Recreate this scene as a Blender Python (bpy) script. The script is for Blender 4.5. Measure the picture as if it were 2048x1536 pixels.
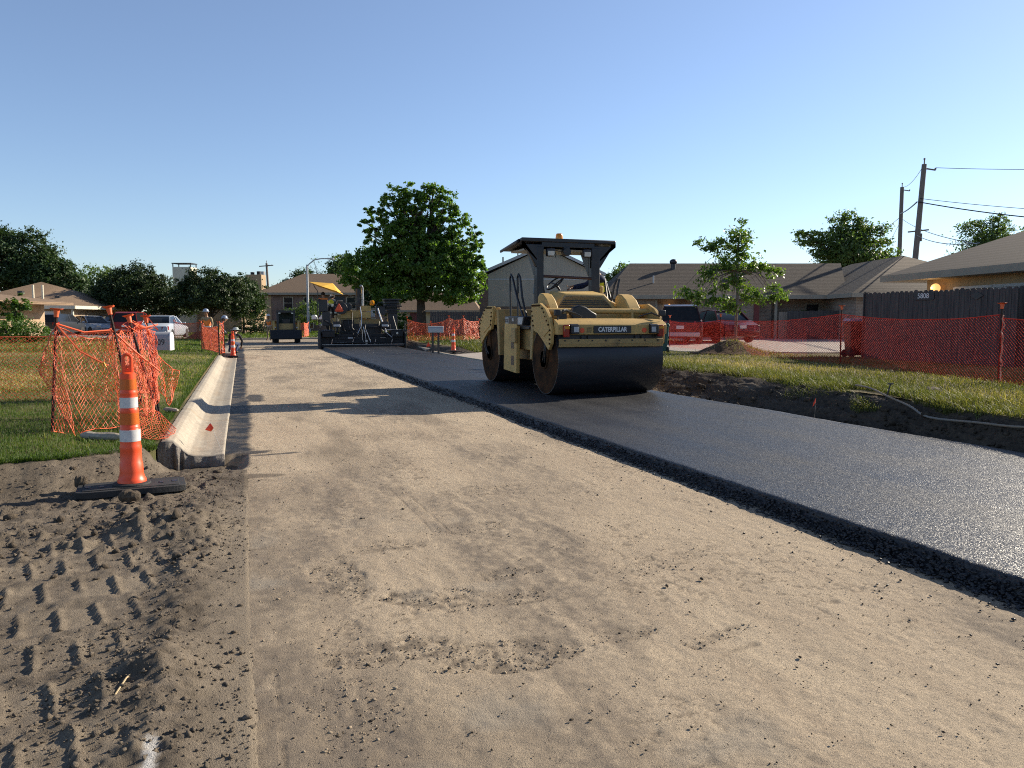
import bpy, bmesh, math, random
import numpy as np
from mathutils import Vector, Matrix, noise as mnoise

for o in list(bpy.data.objects):
    bpy.data.objects.remove(o)
SC = bpy.context.scene
COL = SC.collection
R = math.radians
rng = np.random.default_rng(7)
random.seed(7)

# ---------------------------------------------------------------- camera, sky, sun, exposure
YAW = math.atan((1024 - 485) / 1538.0)
PITCH = math.atan(128 / 1538.0)
cd = bpy.data.cameras.new("camera")
cam = bpy.data.objects.new("camera", cd)
COL.objects.link(cam)
cam.location = (0, 0, 1.5)
cam.rotation_euler = (R(90) - PITCH, 0, -YAW)
cd.sensor_fit = 'HORIZONTAL'
cd.sensor_width = 36.0
cd.lens = 36.0 * 1538.0 / 2048.0
cd.clip_start = 0.05
cd.clip_end = 3000
SC.camera = cam

SUN_EL = R(25.0)
SUN_DIR = Vector((0.975 * math.cos(SUN_EL), 0.22 * math.cos(SUN_EL), math.sin(SUN_EL))).normalized()
world = bpy.data.worlds.new("World")
SC.world = world
world.use_nodes = True
wn = world.node_tree
bg = wn.nodes['Background']
sky = wn.nodes.new('ShaderNodeTexSky')
sky.sky_type = 'NISHITA'
sky.sun_disc = False
sky.sun_elevation = SUN_EL
sky.sun_rotation = math.atan2(SUN_DIR.x, SUN_DIR.y)
sky.altitude = 0
sky.air_density = 1.0
sky.dust_density = 0.15
sky.ozone_density = 2.2
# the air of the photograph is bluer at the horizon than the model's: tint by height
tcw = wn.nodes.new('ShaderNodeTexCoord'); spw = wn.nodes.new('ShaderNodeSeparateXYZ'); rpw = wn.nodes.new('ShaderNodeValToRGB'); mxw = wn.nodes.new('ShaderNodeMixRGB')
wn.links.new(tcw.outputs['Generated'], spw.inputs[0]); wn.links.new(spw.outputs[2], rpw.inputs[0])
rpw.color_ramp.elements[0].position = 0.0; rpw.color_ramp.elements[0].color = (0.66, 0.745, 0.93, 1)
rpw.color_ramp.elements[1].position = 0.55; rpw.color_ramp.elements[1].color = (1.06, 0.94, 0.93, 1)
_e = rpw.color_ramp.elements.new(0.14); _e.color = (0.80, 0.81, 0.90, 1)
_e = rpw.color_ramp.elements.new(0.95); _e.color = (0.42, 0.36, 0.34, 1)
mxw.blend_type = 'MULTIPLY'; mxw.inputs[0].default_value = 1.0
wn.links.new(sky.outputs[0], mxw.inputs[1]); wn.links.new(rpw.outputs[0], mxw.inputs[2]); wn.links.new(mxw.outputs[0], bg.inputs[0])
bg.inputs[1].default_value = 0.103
ld = bpy.data.lights.new("sun", 'SUN')
ld.energy = 5.0
ld.angle = R(0.53)
ld.color = (1.0, 0.89, 0.72)
sun = bpy.data.objects.new("sun", ld)
COL.objects.link(sun)
sun.rotation_euler = SUN_DIR.to_track_quat('Z', 'Y').to_euler()
SC.view_settings.view_transform = 'Standard'
SC.view_settings.look = 'None'
SC.view_settings.exposure = 0.80
SC.view_settings.gamma = 1.0
SC.cycles.use_denoising = False
SC.cycles.filter_width = 1.1
SC.cycles.sample_clamp_indirect = 6
SC.cycles.max_bounces = 6
SC.cycles.transparent_max_bounces = 8

# ---------------------------------------------------------------- noise in numpy
_tab = np.random.default_rng(3).random((256, 256))
def vn(x, y):
    xi = np.floor(x).astype(int); yi = np.floor(y).astype(int)
    fx = x - xi; fy = y - yi
    fx = fx * fx * (3 - 2 * fx); fy = fy * fy * (3 - 2 * fy)
    a = _tab[xi & 255, yi & 255]; b = _tab[(xi + 1) & 255, yi & 255]
    c = _tab[xi & 255, (yi + 1) & 255]; d = _tab[(xi + 1) & 255, (yi + 1) & 255]
    return (a * (1 - fx) + b * fx) * (1 - fy) + (c * (1 - fx) + d * fx) * fy
def fbm(x, y, s=1.0, o=4, off=0.0):
    t = 0; amp = 1.0; tot = 0
    for k in range(o):
        t = t + amp * (vn(x * s + 17.3 * k + off, y * s + 9.1 * k - off) - 0.5)
        tot += amp; amp *= 0.5; s *= 2.03
    return t / tot * 2
def sstep(a, b, x):
    t = np.clip((x - a) / (b - a), 0, 1)
    return t * t * (3 - 2 * t)

# ---------------------------------------------------------------- tags, empties, copies
def tag(o, label=None, cat=None, group=None, kind=None):
    if label: o["label"] = label
    if cat: o["category"] = cat
    if group: o["group"] = group
    if kind: o["kind"] = kind
    return o
def thing(name, label, cat, loc=(0, 0, 0), rotz=0.0, group=None):
    o = bpy.data.objects.new(name, None)
    o.empty_display_size = 0.2
    COL.objects.link(o)
    o.location = loc; o.rotation_euler = (0, 0, rotz)
    return tag(o, label, cat, group)
def copy_tree(o, parent=None):
    c = o.copy(); COL.objects.link(c)
    if parent is not None: c.parent = parent
    for ch in [q for q in bpy.data.objects if q.parent == o]:
        copy_tree(ch, c)
    return c
def link(name, me, mat=None, parent=None):
    o = bpy.data.objects.new(name, me)
    COL.objects.link(o)
    if mat is not None:
        for m in (mat if isinstance(mat, (list, tuple)) else [mat]): me.materials.append(m)
    if parent is not None: o.parent = parent
    return o

# ---------------------------------------------------------------- meshes from arrays
def arr_mesh(name, V, F, smooth=False):
    V = np.asarray(V, dtype=np.float32); F = np.asarray(F, dtype=np.int32)
    me = bpy.data.meshes.new(name)
    me.vertices.add(len(V)); me.vertices.foreach_set('co', V.ravel())
    k = F.shape[1]
    me.loops.add(F.size); me.loops.foreach_set('vertex_index', F.ravel())
    me.polygons.add(len(F)); me.polygons.foreach_set('loop_start', np.arange(0, F.size, k, dtype=np.int32))
    if smooth: me.polygons.foreach_set('use_smooth', np.ones(len(F), dtype=bool))
    me.update(calc_edges=True)
    return me
def grid_faces(nr, nc):
    i = np.arange(nr - 1)[:, None] * nc + np.arange(nc - 1)[None, :]
    return np.stack([i, i + 1, i + nc + 1, i + nc], -1).reshape(-1, 4)
def grid_obj(name, X, Y, Z, mat, smooth=True, parent=None, attrs=None):
    nr, nc = X.shape
    me = arr_mesh(name, np.stack([X, Y, Z], -1).reshape(-1, 3), grid_faces(nr, nc), smooth)
    for k, a in (attrs or {}).items():
        at = me.attributes.new(k, 'FLOAT', 'POINT')
        at.data.foreach_set('value', np.asarray(a, dtype=np.float32).ravel())
    return link(name, me, mat, parent)
def seg_arrays(P0, P1, r0, r1=None, n=3):
    P0 = np.asarray(P0, float); P1 = np.asarray(P1, float)
    r0 = np.broadcast_to(np.asarray(r0, float), (len(P0),)); r1 = r0 if r1 is None else np.broadcast_to(np.asarray(r1, float), (len(P0),))
    d = P1 - P0; L = np.linalg.norm(d, axis=1, keepdims=True); d = d / np.maximum(L, 1e-9)
    ref = np.where(np.abs(d[:, 2:3]) > 0.9, np.array([[1.0, 0, 0]]), np.array([[0, 0, 1.0]]))
    a = np.cross(d, ref); a /= np.maximum(np.linalg.norm(a, axis=1, keepdims=True), 1e-9)
    b = np.cross(d, a)
    ang = np.arange(n) * 2 * np.pi / n
    off = a[:, None, :] * np.cos(ang)[None, :, None] + b[:, None, :] * np.sin(ang)[None, :, None]
    V = np.concatenate([P0[:, None] + off * r0[:, None, None], P1[:, None] + off * r1[:, None, None]], 1)
    base = np.arange(len(P0))[:, None] * (2 * n)
    k = np.arange(n)
    F = np.stack([base + k, base + (k + 1) % n, base + n + (k + 1) % n, base + n + k], -1).reshape(-1, 4)
    return V.reshape(-1, 3), F

# ---------------------------------------------------------------- mesh builder
class MB:
    def __init__(s): s.v = []; s.f = []
    def add(s, vs, fs):
        n = len(s.v); s.v += [tuple(map(float, q)) for q in vs]
        s.f += [tuple(int(i) + n for i in q) for q in fs]; return s
    def prism(s, pts, axis, a, b):
        n = len(pts)
        def mk(p, t):
            return {'x': (t, p[0], p[1]), 'y': (p[0], t, p[1]), 'z': (p[0], p[1], t)}[axis]
        vs = [mk(p, a) for p in pts] + [mk(p, b) for p in pts]
        fs = [tuple(range(n)), tuple(range(2 * n - 1, n - 1, -1))] + [(i, (i + 1) % n, n + (i + 1) % n, n + i) for i in range(n)]
        return s.add(vs, fs)
    def box(s, x0, x1, y0, y1, z0, z1):
        return s.prism([(x0, y0), (x1, y0), (x1, y1), (x0, y1)], 'z', z0, z1)
    def obox(s, p0, p1, w, h, up=(0, 0, 1)):
        p0 = Vector(p0); p1 = Vector(p1); d = (p1 - p0).normalized(); a = d.cross(Vector(up))
        if a.length < 1e-4: a = d.cross(Vector((1, 0, 0)))
        a.normalize(); b = a.cross(d)
        vs = [p + a * sx * w / 2 + b * sy * h / 2 for p in (p0, p1) for sx, sy in ((-1, -1), (1, -1), (1, 1), (-1, 1))]
        return s.add(vs, [(0, 1, 2, 3), (7, 6, 5, 4), (0, 4, 5, 1), (1, 5, 6, 2), (2, 6, 7, 3), (3, 7, 4, 0)])
    def hexa(s, b4, t4):
        return s.add(list(b4) + list(t4), [(3, 2, 1, 0), (4, 5, 6, 7), (0, 1, 5, 4), (1, 2, 6, 5), (2, 3, 7, 6), (3, 0, 4, 7)])
    def cyl(s, p0, p1, r0, r1=None, n=16, caps=True):
        r1 = r0 if r1 is None else r1
        V, F = seg_arrays([p0], [p1], r0, r1, n)
        fs = [tuple(q) for q in F]
        if caps: fs += [tuple(range(n)), tuple(range(2 * n - 1, n - 1, -1))]
        return s.add(V, fs)
    def tube(s, path, r, n=8, caps=True):
        P = [Vector(p) for p in path]; m = len(P)
        rr = r if isinstance(r, (list, tuple)) else [r] * m
        vs = []; a = None
        for i in range(m):
            d = (P[min(i + 1, m - 1)] - P[max(i - 1, 0)]).normalized()
            if a is None:
                a = d.cross(Vector((0, 0, 1)))
                if a.length < 1e-3: a = d.cross(Vector((1, 0, 0)))
            a = (a - d * a.dot(d)).normalized(); b = d.cross(a)
            for k in range(n):
                t = 2 * math.pi * k / n
                vs.append(P[i] + (a * math.cos(t) + b * math.sin(t)) * rr[i])
        fs = [(i * n + k, i * n + (k + 1) % n, (i + 1) * n + (k + 1) % n, (i + 1) * n + k) for i in range(m - 1) for k in range(n)]
        if caps: fs += [tuple(range(n))[::-1], tuple(range((m - 1) * n, m * n))]
        return s.add(vs, fs)
    def lathe(s, prof, c=(0, 0, 0), axis='z', n=24, closed=False):
        c = Vector(c); vs = []; m = len(prof)
        for r, h in prof:
            for k in range(n):
                t = 2 * math.pi * k / n; x, y = r * math.cos(t), r * math.sin(t)
                vs.append(c + Vector({'z': (x, y, h), 'x': (h, x, y), 'y': (x, h, y)}[axis]))
        rows = m if closed else m - 1
        fs = [(i * n + k, i * n + (k + 1) % n, ((i + 1) % m) * n + (k + 1) % n, ((i + 1) % m) * n + k) for i in range(rows) for k in range(n)]
        if not closed:
            if prof[0][0] > 1e-6: fs.append(tuple(range(n))[::-1])
            if prof[-1][0] > 1e-6: fs.append(tuple(range((m - 1) * n, m * n)))
        return s.add(vs, fs)
    def ball(s, c, r, n=12, sc=(1, 1, 1)):
        m = n // 2; vs = []; fs = []
        for i in range(m + 1):
            p = math.pi * i / m
            for k in range(n):
                t = 2 * math.pi * k / n
                vs.append((c[0] + r * sc[0] * math.sin(p) * math.cos(t), c[1] + r * sc[1] * math.sin(p) * math.sin(t), c[2] + r * sc[2] * math.cos(p)))
        for i in range(m):
            for k in range(n): fs.append((i * n + k, i * n + (k + 1) % n, (i + 1) * n + (k + 1) % n, (i + 1) * n + k))
        return s.add(vs, fs)
    SPLIT = {'bolts': 'bolt', 'rops_frame': 'rops_post', 'hand_hole': 'hand_hole', 'lift_rod': 'lift_rod', 'tube_bracket': 'tube_bracket', 'vent_slots': 'vent_slot', 'step_hole': 'step_hole', 'hose_bundle': 'hose',
             'hub_hose': 'hub_hose', 'shovel_tools': 'shovel_tool', 'eyes': 'eye', 'ears': 'ear', 'screed_cylinder': 'screed_cylinder', 'crank_handle': 'crank_handle', 'roof_vent': 'roof_vent', 'sticker': 'sticker', 'rake_board': 'rake_board',
             'windscreen': 'windscreen', 'work_lamp': 'work_lamp', 'strap': 'bracket', 'grille_slots': 'grille_slot', 'light_cable': 'light_cable', 'net_hem': 'net_hem', 'chimney_cap': 'chimney_pot', 'railing': 'railing', 'pillars': 'pillar', 'sunshade_pole': 'sunshade_pole', 'wall': 'wall', 'fuel_tank': 'fuel_tank', 'tool_tray': 'tool_tray', 'seat_frame': 'seat_frame', 'air_cleaner': 'air_cleaner', 'gate_crank': 'gate_crank', 'screed_box': 'screed_box'}
    def islands(s):
        par = list(range(len(s.v)))
        def find(a):
            while par[a] != a: par[a] = par[par[a]]; a = par[a]
            return a
        for f in s.f:
            r = find(f[0])
            for i in f[1:]: par[find(i)] = r
        out = {}
        for f in s.f: out.setdefault(find(f[0]), []).append(f)
        res = []
        for fs in out.values():
            m = MB(); used = sorted({i for f in fs for i in f}); mp = {i: k for k, i in enumerate(used)}
            m.v = [s.v[i] for i in used]; m.f = [tuple(mp[i] for i in f) for f in fs]; res.append(m)
        return res
    def build(s, name, mat, parent=None, *a, **kw):
        if name in MB.SPLIT and parent is not None:
            parts = [m._build(MB.SPLIT[name], mat, parent, *a, **kw) for m in s.islands()]
            return parts[0]
        return s._build(name, mat, parent, *a, **kw)
    def _build(s, name, mat, parent=None, smooth=True, bevel=0.0, ang=35, mats=None, weld=True, loc=None):
        me = bpy.data.meshes.new(name); bm = bmesh.new()
        bv = [bm.verts.new(q) for q in s.v]
        for q in s.f:
            try: bm.faces.new([bv[i] for i in q])
            except ValueError: pass
        if weld: bmesh.ops.remove_doubles(bm, verts=bm.verts, dist=1e-5)
        bmesh.ops.recalc_face_normals(bm, faces=bm.faces)
        bm.to_mesh(me); bm.free()
        if smooth:
            me.polygons.foreach_set('use_smooth', [True] * len(me.polygons))
            try: me.set_sharp_from_angle(angle=R(ang))
            except Exception: pass
        o = link(name, me, mat, parent)
        if loc is not None: o.location = loc
        if bevel > 0:
            b = o.modifiers.new('bevel', 'BEVEL'); b.width = bevel; b.segments = 2; b.limit_method = 'ANGLE'; b.angle_limit = R(40)
        return o
def text_obj(name, s, size, mat, parent, loc, rot, extrude=0.004, bold=0.0, sx=1.0, align='CENTER'):
    cu = bpy.data.curves.new('tmp', 'FONT'); cu.body = s; cu.size = size; cu.extrude = extrude; cu.offset = bold
    cu.align_x = align; cu.align_y = 'CENTER'
    t = bpy.data.objects.new('tmp', cu); COL.objects.link(t)
    bpy.context.view_layer.update()
    me = bpy.data.meshes.new_from_object(t.evaluated_get(bpy.context.evaluated_depsgraph_get()))
    bpy.data.objects.remove(t)
    me.name = name
    me.materials.clear()
    for v in me.vertices: v.co.x *= sx
    o = link(name, me, mat, parent); o.location = loc; o.rotation_euler = rot
    return o

# ---------------------------------------------------------------- materials
def M(name, c1, c2=None, scale=6.0, rough=0.6, bump=0.0, bscale=60.0, metal=0.0, detail=5.0, lo=0.35, hi=0.65, spec=0.5, stretch=None, c3=None, coat=0.0):
    m = bpy.data.materials.new(name); m.use_nodes = True
    nt = m.node_tree; b = nt.nodes['Principled BSDF']
    b.inputs['Roughness'].default_value = rough; b.inputs['Metallic'].default_value = metal
    b.inputs['Specular IOR Level'].default_value = spec
    if coat: b.inputs['Coat Weight'].default_value = coat; b.inputs['Coat Roughness'].default_value = 0.06
    tc = nt.nodes.new('ShaderNodeTexCoord'); vec = tc.outputs['Object']
    if stretch:
        mp = nt.nodes.new('ShaderNodeMapping'); mp.inputs['Scale'].default_value = stretch
        nt.links.new(vec, mp.inputs[0]); vec = mp.outputs[0]
    if c2 is None: c2 = tuple(q * 0.78 for q in c1)
    n = nt.nodes.new('ShaderNodeTexNoise'); n.inputs['Scale'].default_value = scale; n.inputs['Detail'].default_value = detail
    nt.links.new(vec, n.inputs['Vector'])
    r = nt.nodes.new('ShaderNodeValToRGB')
    r.color_ramp.elements[0].position = lo; r.color_ramp.elements[0].color = (*c1, 1)
    r.color_ramp.elements[1].position = hi; r.color_ramp.elements[1].color = (*c2, 1)
    if c3 is not None:
        e = r.color_ramp.elements.new((lo + hi) / 2); e.color = (*c3, 1)
    nt.links.new(n.outputs['Fac'], r.inputs[0]); nt.links.new(r.outputs[0], b.inputs['Base Color'])
    if bump > 0:
        n2 = nt.nodes.new('ShaderNodeTexNoise'); n2.inputs['Scale'].default_value = bscale; n2.inputs['Detail'].default_value = 6
        nt.links.new(vec, n2.inputs['Vector'])
        bp = nt.nodes.new('ShaderNodeBump'); bp.inputs['Strength'].default_value = bump; bp.inputs['Distance'].default_value = 0.02
        nt.links.new(n2.outputs['Fac'], bp.inputs['Height']); nt.links.new(bp.outputs[0], b.inputs['Normal'])
    return m
def nodes(m): return m.node_tree.nodes, m.node_tree.links, m.node_tree.nodes['Principled BSDF']
def glass(name, c=(0.02, 0.025, 0.03), rough=0.06):
    return M(name, c, tuple(q * 0.8 for q in c), scale=1.5, rough=rough, spec=0.8)
def leafmat(name, ca, cb, trans=0.35, rough=0.55, cc=None, bark=None):
    m = bpy.data.materials.new(name); m.use_nodes = True
    nt = m.node_tree; N = nt.nodes; L = nt.links
    b = N['Principled BSDF']; b.inputs['Roughness'].default_value = rough; b.inputs['Specular IOR Level'].default_value = 0.35
    at = N.new('ShaderNodeAttribute'); at.attribute_name = 'rnd'
    r = N.new('ShaderNodeValToRGB'); r.color_ramp.elements[0].color = (*ca, 1); r.color_ramp.elements[1].color = (*cb, 1)
    if cc is not None:
        r.color_ramp.elements[1].position = 0.72
        e = r.color_ramp.elements.new(1.0); e.color = (*cc, 1)
    L.new(at.outputs['Fac'], r.inputs[0]); L.new(r.outputs[0], b.inputs['Base Color'])
    t = N.new('ShaderNodeBsdfTranslucent')
    mul = N.new('ShaderNodeMixRGB'); mul.blend_type = 'MULTIPLY'; mul.inputs[0].default_value = 1; mul.inputs[2].default_value = (1.3, 1.35, 0.45, 1)
    L.new(r.outputs[0], mul.inputs[1]); L.new(mul.outputs[0], t.inputs[0])
    mx = N.new('ShaderNodeMixShader'); mx.inputs[0].default_value = trans
    L.new(b.outputs[0], mx.inputs[1]); L.new(t.outputs[0], mx.inputs[2])
    L.new(mx.outputs[0], N['Material Output'].inputs[0])
    return m
def face_attr(me, vals, name='rnd'):
    a = me.attributes.new(name, 'FLOAT', 'FACE'); a.data.foreach_set('value', np.asarray(vals, dtype=np.float32))
# ================================================================ GROUND
# ---- materials
def ground_mat(name, cols, attr_cols=(), big=0.5, fine=40.0, bump=0.5, rough=0.9, tracks=None, speck=None, glossattr=None):
    """earth: three base colours mixed by large and small noise, plus stains carried by point attributes"""
    m = bpy.data.materials.new(name); m.use_nodes = True
    N, L, b = nodes(m)
    b.inputs['Roughness'].default_value = rough; b.inputs['Specular IOR Level'].default_value = 0.25
    tc = N.new('ShaderNodeTexCoord'); P = tc.outputs['Object']
    def noise(sc, det=6, rgh=0.6, vec=P):
        n = N.new('ShaderNodeTexNoise'); n.inputs['Scale'].default_value = sc; n.inputs['Detail'].default_value = det
        n.inputs['Roughness'].default_value = rgh; L.new(vec, n.inputs['Vector']); return n.outputs['Fac']
    def ramp(f, a, c):
        r = N.new('ShaderNodeMapRange'); r.inputs['From Min'].default_value = a; r.inputs['From Max'].default_value = c; L.new(f, r.inputs['Value']); return r.outputs[0]
    def mix(fac, c1, c2, mode='MIX'):
        x = N.new('ShaderNodeMixRGB'); x.blend_type = mode
        for i, c in ((1, c1), (2, c2)):
            if isinstance(c, tuple): x.inputs[i].default_value = (*c, 1)
            else: L.new(c, x.inputs[i])
        if isinstance(fac, float): x.inputs[0].default_value = fac
        else: L.new(fac, x.inputs[0])
        return x.outputs[0]
    c = mix(ramp(noise(big, 5), 0.35, 0.65), cols[0], cols[1])
    c = mix(ramp(noise(big * 9, 7), 0.42, 0.72), c, cols[2])
    if tracks:   # faint streaks along the road
        mp = N.new('ShaderNodeMapping'); mp.inputs['Scale'].default_value = tracks; L.new(P, mp.inputs[0])
        c = mix(ramp(noise(1.0, 5, 0.65, mp.outputs[0]), 0.5, 0.8), c, cols[3])
    f = noise(fine, 8, 0.7)
    g = N.new('ShaderNodeMapRange'); g.inputs['From Min'].default_value = 0.3; g.inputs['From Max'].default_value = 0.7
    g.inputs['To Min'].default_value = 0.72; g.inputs['To Max'].default_value = 1.22; L.new(f, g.inputs['Value'])
    gg = N.new('ShaderNodeCombineColor')
    for i in range(3): L.new(g.outputs[0], gg.inputs[i])
    c = mix(1.0, c, gg.outputs[0], 'MULTIPLY')
    if speck:
        v = N.new('ShaderNodeTexVoronoi'); v.inputs['Scale'].default_value = speck[0]; L.new(P, v.inputs['Vector'])
        pk = ramp(v.outputs['Distance'], speck[1], speck[1] * 0.6)
        th = ramp(noise(speck[0] * 0.21, 2), 0.5, 0.56)
        q = N.new('ShaderNodeMath'); q.operation = 'MULTIPLY'; L.new(pk, q.inputs[0]); L.new(th, q.inputs[1])
        c = mix(q.outputs[0], c, speck[2])
    for an, col in attr_cols:
        at = N.new('ShaderNodeAttribute'); at.attribute_name = an
        c = mix(at.outputs['Fac'], c, col)
    L.new(c, b.inputs['Base Color'])
    if glossattr:
        at = N.new('ShaderNodeAttribute'); at.attribute_name = glossattr
        r = N.new('ShaderNodeMapRange'); r.inputs['To Min'].default_value = rough; r.inputs['To Max'].default_value = 0.55
        L.new(at.outputs['Fac'], r.inputs['Value']); L.new(r.outputs[0], b.inputs['Roughness'])
    bp = N.new('ShaderNodeBump'); bp.inputs['Strength'].default_value = bump; bp.inputs['Distance'].default_value = 0.02
    s1 = N.new('ShaderNodeMath'); s1.operation = 'ADD'; L.new(f, s1.inputs[0]); L.new(noise(fine * 3.3, 4, 0.6), s1.inputs[1])
    L.new(s1.outputs[0], bp.inputs['Height']); L.new(bp.outputs[0], b.inputs['Normal'])
    return m
MT = {}
MT['base'] = ground_mat('road_base_soil', [(.52, .42, .30), (.42, .335, .24), (.46, .37, .268), (.36, .28, .20)],
                        [('damp', (.15, .12, .09)), ('brown', (.215, .175, .135)), ('grey', (.33, .29, .235)), ('tack', (.014, .015, .017))], big=0.55, fine=85, bump=0.75,
                        tracks=(2.6, 0.22, 1), speck=(62.0, 0.22, (.10, .08, .06)), glossattr='tack')
MT['mud'] = ground_mat('clay_mud', [(.205, .167, .125), (.140, .113, .086), (.250, .204, .154)], [('damp', (.048, .038, .028)), ('pale', (.30, .245, .18)), ('paint', (.62, .62, .62))], big=1.6, fine=70, bump=0.8)
MT['lawn'] = ground_mat('lawn_soil', [(.085, .085, .030), (.15, .115, .05), (.060, .072, .022)], [('straw', (.27, .20, .10))], big=0.9, fine=30, bump=0.6)
MT['bank'] = ground_mat('bank_soil', [(.062, .048, .036), (.035, .028, .022), (.10, .076, .053)], [('pale', (.25, .20, .14)), ('straw', (.19, .15, .07))], big=2.2, fine=22, bump=0.7)
MT['ground'] = ground_mat('far_ground', [(.10, .10, .04), (.15, .12, .06), (.07, .08, .03)], big=0.2, fine=6, bump=0.3)
MT['concrete'] = ground_mat('kerb_concrete', [(.37, .325, .26), (.30, .262, .21), (.42, .375, .305)], [('rusty', (.30, .21, .13)), ('broken', (.10, .092, .085))], big=0.8, fine=30, bump=0.25, rough=0.8)
MT['drive'] = ground_mat('driveway_concrete', [(.42, .36, .31), (.36, .31, .27), (.46, .40, .35)], big=0.4, fine=20, bump=0.15, rough=0.85)

# asphalt: near black stone mix; every stone is a small facet with its own tilt, so some catch the sun
def asphalt_mat(name, sc=95.0, tilt=0.55, rough=(.30, .48), bump=.5):
    m = bpy.data.materials.new(name); m.use_nodes = True; N, L, b = nodes(m)
    tc = N.new('ShaderNodeTexCoord'); P = tc.outputs['Object']
    v = N.new('ShaderNodeTexVoronoi'); v.inputs['Scale'].default_value = sc; L.new(P, v.inputs['Vector'])
    n = N.new('ShaderNodeTexNoise'); n.inputs['Scale'].default_value = sc * 0.5; n.inputs['Detail'].default_value = 6; L.new(P, n.inputs['Vector'])
    nb = N.new('ShaderNodeTexNoise'); nb.inputs['Scale'].default_value = 0.9; nb.inputs['Detail'].default_value = 6; L.new(P, nb.inputs['Vector'])
    r = N.new('ShaderNodeValToRGB'); r.color_ramp.elements[0].color = (.005, .0055, .007, 1); r.color_ramp.elements[1].color = (.030, .031, .036, 1)
    L.new(v.outputs['Color'], r.inputs[0]); L.new(r.outputs[0], b.inputs['Base Color'])
    mr = N.new('ShaderNodeMapRange'); mr.inputs['From Min'].default_value = .3; mr.inputs['From Max'].default_value = .7; mr.inputs['To Min'].default_value = rough[0]; mr.inputs['To Max'].default_value = rough[1]
    mp = N.new('ShaderNodeMapping'); mp.inputs['Scale'].default_value = (2.4, .10, 1); L.new(P, mp.inputs[0])
    nl = N.new('ShaderNodeTexNoise'); nl.inputs['Scale'].default_value = 1.0; nl.inputs['Detail'].default_value = 7; L.new(mp.outputs[0], nl.inputs['Vector'])
    av = N.new('ShaderNodeMath'); av.operation = 'MULTIPLY_ADD'; L.new(nl.outputs['Fac'], av.inputs[0]); av.inputs[1].default_value = .6
    hv = N.new('ShaderNodeMath'); hv.operation = 'MULTIPLY'; hv.inputs[1].default_value = .4; L.new(nb.outputs['Fac'], hv.inputs[0]); L.new(hv.outputs[0], av.inputs[2])
    L.new(av.outputs[0], mr.inputs['Value']); L.new(mr.outputs[0], b.inputs['Roughness'])
    b.inputs['Specular IOR Level'].default_value = 0.46
    bp = N.new('ShaderNodeBump'); bp.inputs['Strength'].default_value = bump; bp.inputs['Distance'].default_value = 0.01; L.new(n.outputs['Fac'], bp.inputs['Height'])
    s1 = N.new('ShaderNodeVectorMath'); s1.operation = 'SUBTRACT'; L.new(v.outputs['Color'], s1.inputs[0]); s1.inputs[1].default_value = (.5, .5, .5)
    s2 = N.new('ShaderNodeVectorMath'); s2.operation = 'SCALE'; s2.inputs['Scale'].default_value = tilt * 2; L.new(s1.outputs[0], s2.inputs[0])
    s3 = N.new('ShaderNodeVectorMath'); s3.operation = 'MULTIPLY'; s3.inputs[1].default_value = (1, 1, .15); L.new(s2.outputs[0], s3.inputs[0])
    s4 = N.new('ShaderNodeVectorMath'); s4.operation = 'ADD'; L.new(bp.outputs[0], s4.inputs[0]); L.new(s3.outputs[0], s4.inputs[1])
    s5 = N.new('ShaderNodeVectorMath'); s5.operation = 'NORMALIZE'; L.new(s4.outputs[0], s5.inputs[0]); L.new(s5.outputs[0], b.inputs['Normal'])
    return m
MT['asphalt'] = asphalt_mat('fresh_asphalt', 200, 0.38, (.34, .60))
MT['asphalt_loose'] = asphalt_mat('loose_asphalt', 70, 0.5, (.4, .6), .8)

def ysteps(y0, y1, k):
    n = int(math.log(y1 / y0) / k) + 2
    return y0 * (y1 / y0) ** (np.arange(n) / (n - 1))

# ---- far ground sheet to the horizon
gsz = 1500
tag(grid_obj('ground', *[a for a in np.meshgrid(np.linspace(-gsz, gsz, 40), np.linspace(-gsz, gsz, 40))], np.full((40, 40), -0.32), MT['ground']), kind='structure')

# ---- compacted road base
ys = ysteps(1.5, 64, 0.0042); xs = np.concatenate([np.linspace(-0.25, 4.2, 400), np.linspace(4.4, 8.8, 12)])
X, Y = np.meshgrid(xs, ys)
near = 1 / (1 + (Y / 9) ** 2)
Z = 0.010 * fbm(X, Y, 0.5, 3) + 0.006 * fbm(X * 1.0, Y * 0.5, 6, 4) + 0.005 * near * fbm(X, Y, 25, 3)
rough_zone = np.zeros_like(X)
for (px, py, rx, ry, a, am) in [(1.00, 3.98, .30, .17, -.10, 1), (1.42, 4.22, .24, .10, .12, 1), (1.30, 3.82, .30, .09, .14, .9), (.62, 3.35, .34, .13, .1, 1), (1.02, 3.22, .30, .14, .1, 1), (1.20, 3.10, .22, .09, .2, 1.0),
                                (.50, 4.45, .15, .40, 0, .9), (.42, 3.6, .12, .3, 0, .7), (.35, 2.9, .22, .3, 0, .7), (1.55, 5.25, .35, .12, .1, .7), (.85, 5.0, .28, .12, 0, .7), (2.0, 6.4, .5, .2, .1, .5), (1.7, 3.2, .16, .07, 0, .8), (2.15, 3.05, .2, .06, .3, .7), (2.4, 4.1, .5, .1, .3, .45), (1.3, 8.2, .5, .5, 0, .4), (2.1, 9.8, .9, .4, 0, .45)]:
    ca, sa = math.cos(a), math.sin(a); dx, dy = X - px, Y - py
    q = ((dx * ca + dy * sa) / rx) ** 2 + ((-dx * sa + dy * ca) / ry) ** 2
    rough_zone = np.maximum(rough_zone, am * sstep(1.25, 0.6, q + 1.1 * fbm(X * .7, Y * 1.3, 6, 4)))
Z = Z - rough_zone * (0.004 + 0.012 * np.abs(fbm(X, Y, 30, 3, 5)))
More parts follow.
